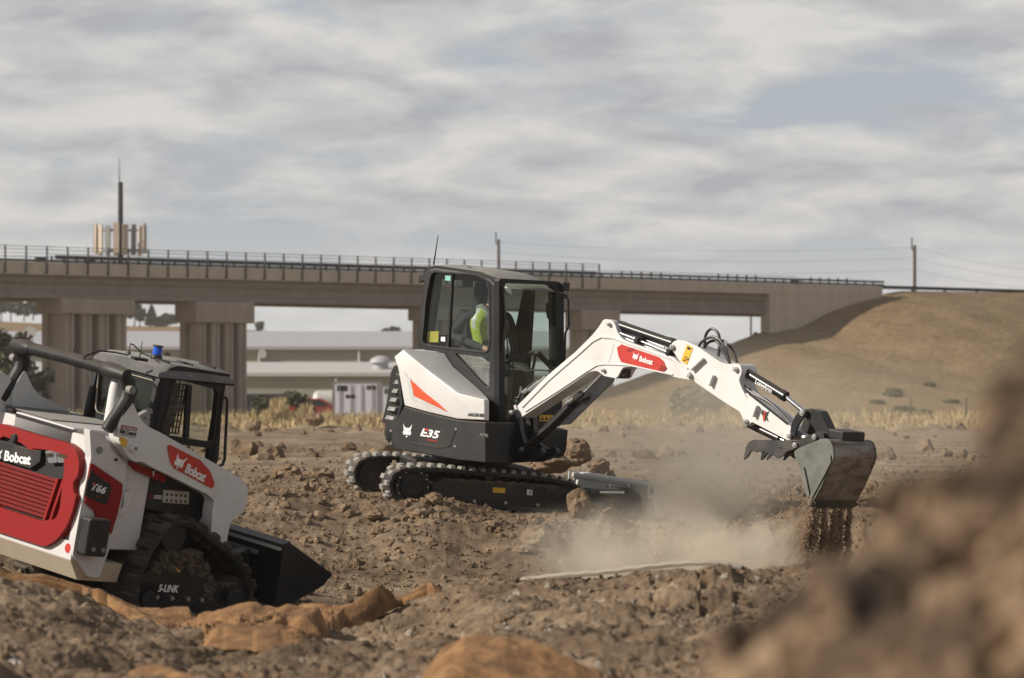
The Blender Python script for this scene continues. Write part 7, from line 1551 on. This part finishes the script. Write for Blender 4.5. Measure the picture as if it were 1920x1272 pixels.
# far arm's rear upright seen at the left edge
lpl("far_arm_fin", [(-60, 700), (0, 696), (14, 708), (28, 740), (45, 758), (0, 764), (-60, 770)], 0.74, 0.70, 0.78, M['white'], r=0.01, bev=0.01)
# lower side: black step panel, red safety strut, labels
lpl("side_step", [(236, 885), (262, 872), (300, 884), (402, 940), (398, 975), (385, 980), (262, 950), (240, 960)], -0.60, -0.60, -0.50, M['black'], r=0.02)
ss = bpy.data.objects["side_step"]
decal(FL, 1, -0.602, [(306, 919), (355, 922.5), (353, 946), (304.5, 942)], M['creaml'], ss, "instruction_label")
for r_ in range(2):
    for k in range(5):
        x = 311 + k * 8.6; y = 923.5 + r_ * 11 + k * 0.65; decal(FL, 1, -0.606, [(x, y + 1), (x + 4.5, y + 2.5), (x + 3.0, y + 7), (x + 0.6, y + 6.4)], M['ktext'], ss, "pictogram")
text_on("SPEED", FL, 1, -0.603, (288, 935), (303, 936.5), 7, M['wtext'], ss, shear=0.2, bold=0.01); text_on("TWO", FL, 1, -0.603, (278, 932), (287, 934), 5, M['reddec'], ss, shear=0.2, bold=0.01)
lpl("safety_strut", [(243, 865), (252, 868), (311, 893), (309, 905), (298, 902), (256, 884), (244, 873)], -0.69, -0.70, -0.64, M['red'], r=0.01, bev=0.006)
decal(FL, 1, -0.702, [(287, 883), (289.5, 884), (287.5, 893), (286, 892)], M['wtext'], bpy.data.objects["safety_strut"], "white_mark")
m = MB(); c = FL.U(1, -0.58, 248, 905); m.obox(c, (0.10, 0, 0), (0, 0.06, 0), (0, 0, 0.2)); m.build("hydraulic_block", M['black'], ld, FL, 0.02)
hoses("hose", [[(244, 880), (250, 900), (256, 930), (252, 955)], [(258, 884), (262, 905), (258, 925)], [(240, 890), (244, 915), (240, 940)]], 0.016, M['hose'], ld, FL, -0.50)
# window bracket plate on the near upright (white flap under the arm)
lpl("lift_link", [(232, 923), (246, 920), (248, 934), (240, 958), (226, 966), (222, 958), (232, 950)], -0.70, -0.70, -0.66, M['white_worn'], r=0.005)
# bucket
KB = -0.86; side_b = [(531, 1026), (547, 1020), (623, 1076), (607, 1098), (536, 1139), (514, 1139), (524, 1080)]
KB2 = L2(side_b, KB); m = MB(); m.plate(KB2, [], 1, KB, KB + 0.02); lb = m.build("bucket", M['blackpaint'], ld, FL, 0.003)
m = MB(); m.plate(KB2, [], 1, -KB - 0.02, -KB); m.build("side_plate", M['blackpaint'], lb, FL, 0.003)
m = MB(); m.plate(L2([(548, 1024), (621, 1077), (618, 1085), (600, 1076), (550, 1036), (541, 1027)], KB), [], 1, KB - 0.008, KB); m.build("edge_plate", M['blackpaint'], lb, FL, 0.003)
def lstrip(p0, p1, th, name, mat=M['blackpaint'], par=lb, y0=KB + 0.01, y1=-KB - 0.01):
    a, b = Vector(p0), Vector(p1); d = (b - a).normalized(); nr = Vector((-d.y, d.x)) * th; m = MB(); m.loft([(q.x, y0, q.y) for q in (a, b, b + nr, a + nr)], [(q.x, y1, q.y) for q in (a, b, b + nr, a + nr)]); return m.build(name, mat, par, FL, 0.002)
lstrip(KB2[0], KB2[6], 0.02, "back_plate"); lstrip(KB2[6], KB2[5], 0.02, "back_plate"); lstrip(KB2[5], KB2[4], 0.02, "floor_plate"); lstrip(KB2[4], KB2[3], 0.02, "floor_plate"); lstrip(KB2[3], KB2[2], 0.025, "cutting_edge")
tA, tB = Vector(KB2[0]), Vector(KB2[1]); lstrip(tA, tB, 0.02, "top_lip")
m = MB(); m.box((tA.x - 0.02, KB + 0.02, tA.y - 0.035), (tA.x + 0.005, -KB - 0.02, tA.y - 0.01)); m.build("top_rail", M['steel2'], lb, FL)
m = MB(); m.box((tA.x - 0.035, KB + 0.3, tA.y - 0.12), (tA.x - 0.005, -KB - 0.3, tA.y - 0.085)); m.build("mount_rail", M['grille'], lb, FL, 0.003)
for y in (-0.42, 0.42): m = MB(); m.plate([(tA.x - 0.16, tA.y - 0.14), (tA.x - 0.02, tA.y - 0.08), (tA.x - 0.02, tA.y - 0.55), (tA.x - 0.10, tA.y - 0.55)], [], 1, y - 0.06, y + 0.06); m.build("mount_plate", M['blackpaint'], lb, FL, 0.01)
m = MB(); m.box((tA.x - 0.10, -0.50, tA.y - 0.5), (tA.x - 0.03, 0.50, tA.y - 0.12)); m.build("quick_mount", M['blackpaint'], ld, FL, 0.01)
# ============================================================ NEAR GROUND: cloth, plank, chain, dirt pile
def cloth(name, label, edge, ytop, rise, seed, nu=420, nv=110, fold=0.05, heap=None, sag=1.0):
    E = np.array(edge, float); pu = np.linspace(E[0, 0], E[-1, 0], nu); pt = np.interp(pu, E[:, 0], E[:, 1]); pb = np.interp(pu, E[:, 0], E[:, 2])
    yb = np.array([ghit(p, q, 15, 26.2).y for p, q in zip(pu[::6], pb[::6])]); yb = np.interp(pu, pu[::6], yb)
    if isinstance(ytop, tuple): yb = np.full(nu, ytop[1]); yt = np.full(nu, ytop[0])
    else: yt = np.full(nu, ytop)
    v = np.linspace(0, 1, nv)[:, None]; Y = yt[None] * (1 - v) + yb[None] * v; X = (pu[None] - 960) / F * Y
    ed = np.minimum(1, np.minimum(v * 9, (1 - v) * 9)) * np.minimum(1, np.minimum((pu - pu[0]) / 60, (pu[-1] - pu) / 90))[None]
    S = X * 1.0; g = H(X, Y, False)
    wv = 0.30 * S + 0.55 * fbm(S * 0.8, Y * 0.35, 3, seed + 30)
    q = (Y - yt[None]) + wv * 1.2 + seed; r1 = 1 - np.abs(vnoise(S * 0.45, q * 0.95, seed) * 2 - 1); r2 = 1 - np.abs(vnoise(S * 1.0 + 9, q * 2.4, seed + 2) * 2 - 1)
    ed = np.clip(np.minimum(v * 7, (1 - v) * 4), 0, 1) ** 0.7 * ed ** 0.5
    wp_ = fbm(S * 1.1, Y * 0.6, 3, seed + 40); a1 = 0.5 + 0.5 * np.sin(6.283 * (q * 0.85 + wp_ * 0.9)); a2 = 0.5 + 0.5 * np.sin(6.283 * (q * 2.1 + S * 0.5 + wp_ * 1.6 + 0.3 * fbm(S * 2.5, Y * 2, 2, seed + 41)))
    a3 = 0.5 + 0.5 * np.sin(6.283 * (S * 2.6 - q * 1.2 + 1.5 * fbm(S * 1.2, Y, 2, seed + 43)))
    f = fold * (1.0 * a1 ** 1.4 * (0.5 + r1) + 0.5 * a2 ** 1.5 - 0.15) + 0.022 * a3 ** 2 * r2 + 0.012 * fbm(S * 6 + Y, Y * 5, 3, seed + 8) + 0.004 * fbm(S * 30, Y * 26, 2, seed + 9)
    Z = g + rise + np.maximum(f, -0.02) * ed - 0.03 * (1 - ed)
    if heap is not None:
        Hh = np.array(heap, float); zt_ = CZ - (np.interp(pu, Hh[:, 0], Hh[:, 1]) - HOR) / F * (yt * 0.5 + yb * 0.5) - 0.05; Z = Z + (zt_ - g[len(g) // 2] - rise)[None] * np.sin(np.clip(v, 0, 1) * math.pi) ** 0.8
    if heap is None: Z = Z - (0.075 * sst(180, 300, pu) * (1 - sst(640, 760, pu)))[None]
    if heap is None: Z = np.where(ed > 0.35, np.maximum(Z, H(X, Y) + 0.014), Z)
    X = X + 0.008 * fbm(S * 3, Y * 3, 2, seed + 20); Y2 = Y + 0.010 * fbm(S * 4, Y * 2, 3, seed + 22) * 1.0
    nr, nc = X.shape; i = np.arange(nr * nc).reshape(nr, nc); Fc = np.stack([i[:-1, :-1].ravel(), i[1:, :-1].ravel(), i[1:, 1:].ravel(), i[:-1, 1:].ravel()], 1)
    o = np_mesh(name, np.stack([X.ravel(), Y2.ravel(), Z.ravel()], 1), Fc, M['burlap'], True)
    uv = o.data.uv_layers.new(name="UVMap"); idx = Fc.ravel(); UVv = np.stack([X.ravel(), Y.ravel()], 1)[idx]; uv.data.foreach_set("uv", UVv.astype(np.float32).ravel())
    sd = o.modifiers.new("thick", 'SOLIDIFY'); sd.thickness = 0.012; sd.offset = 0
    return tag(o, label, "burlap", "burlap sheets on the dirt")
cloth("burlap_sheet", "long rumpled orange-brown burlap sheet draped below the loader's tracks", [(-260, 1030, 1075), (-100, 1046, 1085), (0, 1062, 1098), (60, 1078, 1110), (100, 1092, 1118), (130, 1112, 1130), (190, 1108, 1150), (250, 1132, 1168), (300, 1142, 1187), (400, 1145, 1210), (500, 1145, 1218), (560, 1148, 1216), (620, 1148, 1194), (700, 1138, 1170), (760, 1136, 1150), (835, 1134, 1140)], 26.3, 0.085, 3, nu=700, nv=260, fold=0.085)
cloth("burlap_sheet", "crumpled burlap heap at the bottom edge in the middle of the picture", [(770, 1200, 1290), (1165, 1240, 1290)], (18.6, 17.3), 0.02, 9, 400, 160, 0.045, heap=[(770, 1290), (800, 1262), (835, 1228), (870, 1212), (950, 1206), (1000, 1224), (1060, 1246), (1120, 1262), (1165, 1290)])
cloth("burlap_sheet", "edge of a burlap sheet showing at the bottom left corner area", [(205, 1255, 1290), (500, 1262, 1290)], (18.5, 17.2), 0.02, 14, 300, 90, 0.03, heap=[(205, 1275), (220, 1256), (300, 1258), (400, 1260), (480, 1268), (500, 1290)])
# bowed plank on the crest
def plank():
    top = [(972, 1092), (1040, 1084), (1120, 1077), (1200, 1068), (1260, 1061), (1310, 1058), (1350, 1060), (1390, 1067)]; Yp = 26.05; rg = []
    for k in range(41):
        t = k / 40; px = 972 + (1390 - 972) * t; py = float(np.interp(px, [p[0] for p in top], [p[1] for p in top])); x = (px - 960) / F * Yp; z = CZ - (py - HOR) / F * Yp; th_ = 0.020; z += 0.012
        z += 0.002 * math.sin(k * 1.7); rg.append([(x, Yp, z - th_), (x, Yp, z), (x + 0.02, Yp + 0.24, z + 0.008), (x + 0.02, Yp + 0.24, z - th_ + 0.008)])
    m = MB(); m.lofts(rg); o = m.build("wooden_board", M['wood'], None, IDF, 0.003); tag(o, "thin bowed grey wooden board lying on the near dirt crest below the dust", "board")
plank()
# chain
M['oldsteel'] = flat('old_chain_steel', (0.22, 0.21, 0.20), 0.42, 0.8)
def chain():
    for lb, pts in (("rusty steel chain at the bottom left corner, the longer length", [(-30, 1225), (0, 1240), (20, 1247), (34, 1254), (50, 1266), (64, 1274)]), ("short loop of steel chain above the longer length in the bottom left corner", [(36, 1230), (54, 1226), (70, 1229), (86, 1236)])):
        P = []
        for i in range(len(pts) - 1):
            for k in range(5): t = k / 5; P.append((pts[i][0] * (1 - t) + pts[i + 1][0] * t, pts[i][1] * (1 - t) + pts[i + 1][1] * t))
        L = [ghit(px, py, 14, 25) for px, py in P]; m = MB(); last = None; k = 0
        e = empty("steel_chain", Fr(L[0], 0, 0, 0), lb, "chain", "lengths of chain in the corner")
        for i in range(1, len(L)):
            if last is not None and (L[i] - last).length < 0.034: continue
            d = (L[i] - (last or L[0])).normalized(); last = L[i].copy(); k += 1; s_ = d.cross(Vector((0, 0, 1))).normalized() if k % 2 else Vector((0, 0, 1)); c = L[i] + Vector((0, 0, 0.02))
            ring_ = [c + d * (0.026 * math.cos(a)) + s_ * (0.015 * math.sin(a)) for a in [6.283 * j / 14 for j in range(14)]]
            m = MB(); m.tube(ring_, 0.0045, 8, closed=True); m.build("link", M['oldsteel'], e)
chain()
# out-of-focus dirt pile close to the camera on the right
def near_pile():
    sil = np.array([(1330, 1420), (1385, 1320), (1450, 1275), (1530, 1225), (1600, 1160), (1645, 1100), (1675, 1040), (1700, 1005), (1745, 985), (1800, 965), (1845, 930), (1872, 870), (1884, 800), (1894, 730), (1912, 680), (1950, 650), (2050, 590), (2300, 540), (2700, 520), (3300, 640), (4300, 1400)], float)
    px = np.linspace(1290, 4300, 700); Y = np.concatenate([np.linspace(2.7, 3.75, 60), np.linspace(3.75, 4.4, 220), np.linspace(4.4, 6.2, 50)])
    P, YY = np.meshgrid(px, Y); X = (P - 960) / F * 4.0; py = np.interp(P, sil[:, 0], sil[:, 1]); zr = CZ - (py - HOR) / F * 4.0
    Z = zr - 0.95 * np.sqrt((YY - 4.0) ** 2 + 0.004) + 0.06
    lm = 0.09 * (billow(X * 8, YY * 8, 3, 5) - 0.5) + 0.07 * (billow(X * 16, YY * 16, 3, 7) - 0.5) + 0.03 * fbm(X * 4, YY * 4, 3, 4)
    Z = Z + lm; Z = np.maximum(Z, 0.15); nr, nc = X.shape; i = np.arange(nr * nc).reshape(nr, nc); Fc = np.stack([i[:-1, :-1].ravel(), i[:-1, 1:].ravel(), i[1:, 1:].ravel(), i[1:, :-1].ravel()], 1)
    V = [np.stack([X.ravel(), YY.ravel(), Z.ravel()], 1)]; Fs = [np.concatenate([Fc[:, [0, 1, 2]], Fc[:, [0, 2, 3]]])]; off = len(V[0]); rng = np.random.RandomState(3)
    n = 2600; j = rng.randint(0, nr, n); k = rng.randint(0, int(nc * 0.55), n); Pp = V[0].reshape(nr, nc, 3)[j, k]; S = 0.010 + 0.028 * rng.rand(n) ** 2.0; v, f = scatter(Pp, S, T2, rng); V.append(v); Fs.append(f + off)
    o = np_mesh("dirt_pile", np.concatenate(V), np.concatenate(Fs), M['pile'], False); tag(o, "large blurred pile of brown soil close to the camera in the lower right corner", "dirt pile")
near_pile()
# soil pouring from the bucket
def falling():
    rng = np.random.RandomState(2); A, B = FH.m @ FH.U(1, KY, 1516.5, 953), None; B = FH.m @ (FH.U(1, KY, 1516.5, 953) + Vector((0, WB, 0)))
    P = []; S = []
    for (u0, w0, px1, n, hfac) in ((0.05, 0.035, -0.13, 15000, 1.0), (0.16, 0.04, -0.06, 15000, 1.0), (0.36, 0.035, -0.03, 15000, 1.0), (0.60, 0.05, -0.055, 17000, 1.0), (0.74, 0.03, -0.05, 12000, 1.0), (0.93, 0.03, -0.04, 14000, 1.0)):
        t = rng.rand(n); c = A.lerp(B, u0); z = c.z - 0.62 * hfac * t; wd = w0 * (0.8 + 1.1 * t) * (0.6 + 0.8 * vnoise(t * 9 + u0 * 7, t * 0, 5)) ; jit = 0.02 * np.sin(t * 9 + u0 * 30)
        x = c.x + px1 * t ** 1.3 + rng.normal(size=n) * wd * 0.40 + jit * t; y = c.y + rng.normal(size=n) * wd * 1.1; P.append(np.stack([x, y, z], 1)); S.append(0.0018 + 0.009 * rng.rand(n) ** 5)
    n = 3500; t = rng.rand(n); c = A.lerp(B, 0.05); P.append(np.stack([c.x - 0.02 - 0.16 * t + rng.normal(size=n) * (0.03 + 0.05 * t), c.y + rng.normal(size=n) * 0.12, c.z + 0.10 - 0.66 * t], 1)); S.append(0.002 + 0.004 * rng.rand(n) ** 3)
    n = 900; t = rng.rand(n); u = rng.rand(n); P.append(np.stack([A.x + (B.x - A.x) * u - 0.1 * t, A.y + (B.y - A.y) * u, A.z - 0.56 * t], 1)); S.append(0.006 + 0.018 * rng.rand(n) ** 3)
    V, Fc = scatter(np.concatenate(P), np.concatenate(S), T1[:4], rng); o = np_mesh("falling_soil", V, Fc, M['loose'], False); tag(o, "streams of loose brown soil pouring out of the excavator's bucket", "soil", kind="stuff")
falling()
# ------------------------------------------------------------ dust and air
def puff(name, label, c, s_, dens, seed, sc=1.4, lo=0.42, hi=0.72, col=(0.93, 0.85, 0.72)):
    m = bpy.data.materials.new(name); m.use_nodes = True; t = m.node_tree; t.nodes.remove(t.nodes["Principled BSDF"]); v = t.nodes.new("ShaderNodeVolumePrincipled"); t.links.new(v.outputs[0], t.nodes["Material Output"].inputs['Volume'])
    co = t.nodes.new("ShaderNodeTexCoord"); ln = t.nodes.new("ShaderNodeVectorMath"); ln.operation = 'LENGTH'; t.links.new(co.outputs['Object'], ln.inputs[0])
    fall = ramp(t, ln.outputs['Value'], [(0.0, 1.0), (0.5, 0.6), (0.97, 0.0)])
    mp = t.nodes.new("ShaderNodeMapping"); mp.inputs['Scale'].default_value = tuple(k * sc for k in s_); mp.inputs['Location'].default_value = (seed, seed * 2.1, 0); t.links.new(co.outputs['Object'], mp.inputs[0])
    n = t.nodes.new("ShaderNodeTexNoise"); n.inputs['Scale'].default_value = 1.0; n.inputs['Detail'].default_value = 5; n.inputs['Roughness'].default_value = 0.55; n.inputs['Distortion'].default_value = 0.6; t.links.new(mp.outputs[0], n.inputs[0])
    e_ = mth(t, 'ADD', mth(t, 'MULTIPLY', mth(t, 'SUBTRACT', n.outputs[0], lo), 3.2), mth(t, 'SUBTRACT', fall, 0.55)); cl = t.nodes.new("ShaderNodeClamp"); t.links.new(mth(t, 'MULTIPLY', e_, fall), cl.inputs[0]); cl.inputs[2].default_value = 1.4
    d = mth(t, 'MULTIPLY', cl.outputs[0], dens); t.links.new(d, v.inputs['Density']); v.inputs['Color'].default_value = (*col, 1); v.inputs['Anisotropy'].default_value = 0.15
    b = MB(); b.box((-1, -1, -1), (1, 1, 1)); o = b.build(name, m, None, IDF, 0, 0); o.location = c; o.scale = s_; tag(o, label, "dust", kind="stuff"); return o
def at(px, py, Y): return Vector(((px - 960) / F * Y, Y, CZ - (py - HOR) / F * Y))
puff("dust_cloud", "dense low dust drifting over the pit below the bucket", at(1270, 1050, 39.2), (1.7, 1.5, 0.78), 2.3, 1, 1.5)
puff("dust_cloud", "brightest puff of dust where the soil lands under the bucket", at(1400, 1055, 41.3), (1.1, 0.9, 0.68), 3.6, 4, 2.2)
puff("dust_cloud", "left tail of the low dust thinning over the slope", at(1130, 1055, 38.6), (1.1, 1.3, 0.70), 1.8, 7, 2.0)
puff("dust_cloud", "tall thin dust plume rising behind the arm", at(1320, 880, 43.8), (1.9, 2.0, 1.6), 1.6, 11, 1.0, 0.42, 0.7)
puff("dust_cloud", "wide faint dust hanging over the field behind the bucket", at(1420, 800, 60), (6.0, 8, 1.8), 0.055, 15, 0.35, 0.3, 0.65)
puff("dust_cloud", "brown dust shrouding the streams of soil under the bucket", at(1542, 1012, 41.0), (0.42, 0.42, 0.40), 2.2, 21, 3.0, col=(0.80, 0.66, 0.50))
def haze():
    m = bpy.data.materials.new("haze"); m.use_nodes = True; t = m.node_tree; t.nodes.remove(t.nodes["Principled BSDF"]); v = t.nodes.new("ShaderNodeVolumePrincipled"); v.inputs['Density'].default_value = 0.00022; v.inputs['Color'].default_value = (0.90, 0.86, 0.80, 1); v.inputs['Anisotropy'].default_value = 0.3
    t.links.new(v.outputs[0], t.nodes["Material Output"].inputs['Volume']); b = MB(); b.box((-420, -8, -3.5), (420, 960, 26)); tag(b.build("haze", m, None, IDF, 0, 0), "thin warm haze filling the air over the site", None, kind="stuff")
haze()

def pale_stones():
    rng = np.random.RandomState(31); n = 900; Y = 18.5 + 7 * rng.rand(n); px = 560 + 900 * rng.rand(n); X = (px - 960) / F * Y; k = rng.rand(n) < vnoise(X * 1.7, Y * 1.1, 8) ** 1.5; X, Y = X[k], Y[k]; S = 0.005 + 0.026 * rng.rand(len(X)) ** 3
    V, Fc = scatter(np.stack([X, Y, H(X, Y) + S * 0.2], 1), S, T2, rng, 0.45); o = np_mesh("pale_stones", V, Fc, M['stone'], False); tag(o, "pale flat stones and chips lying on the near berm", "stones", kind="stuff")
pale_stones()
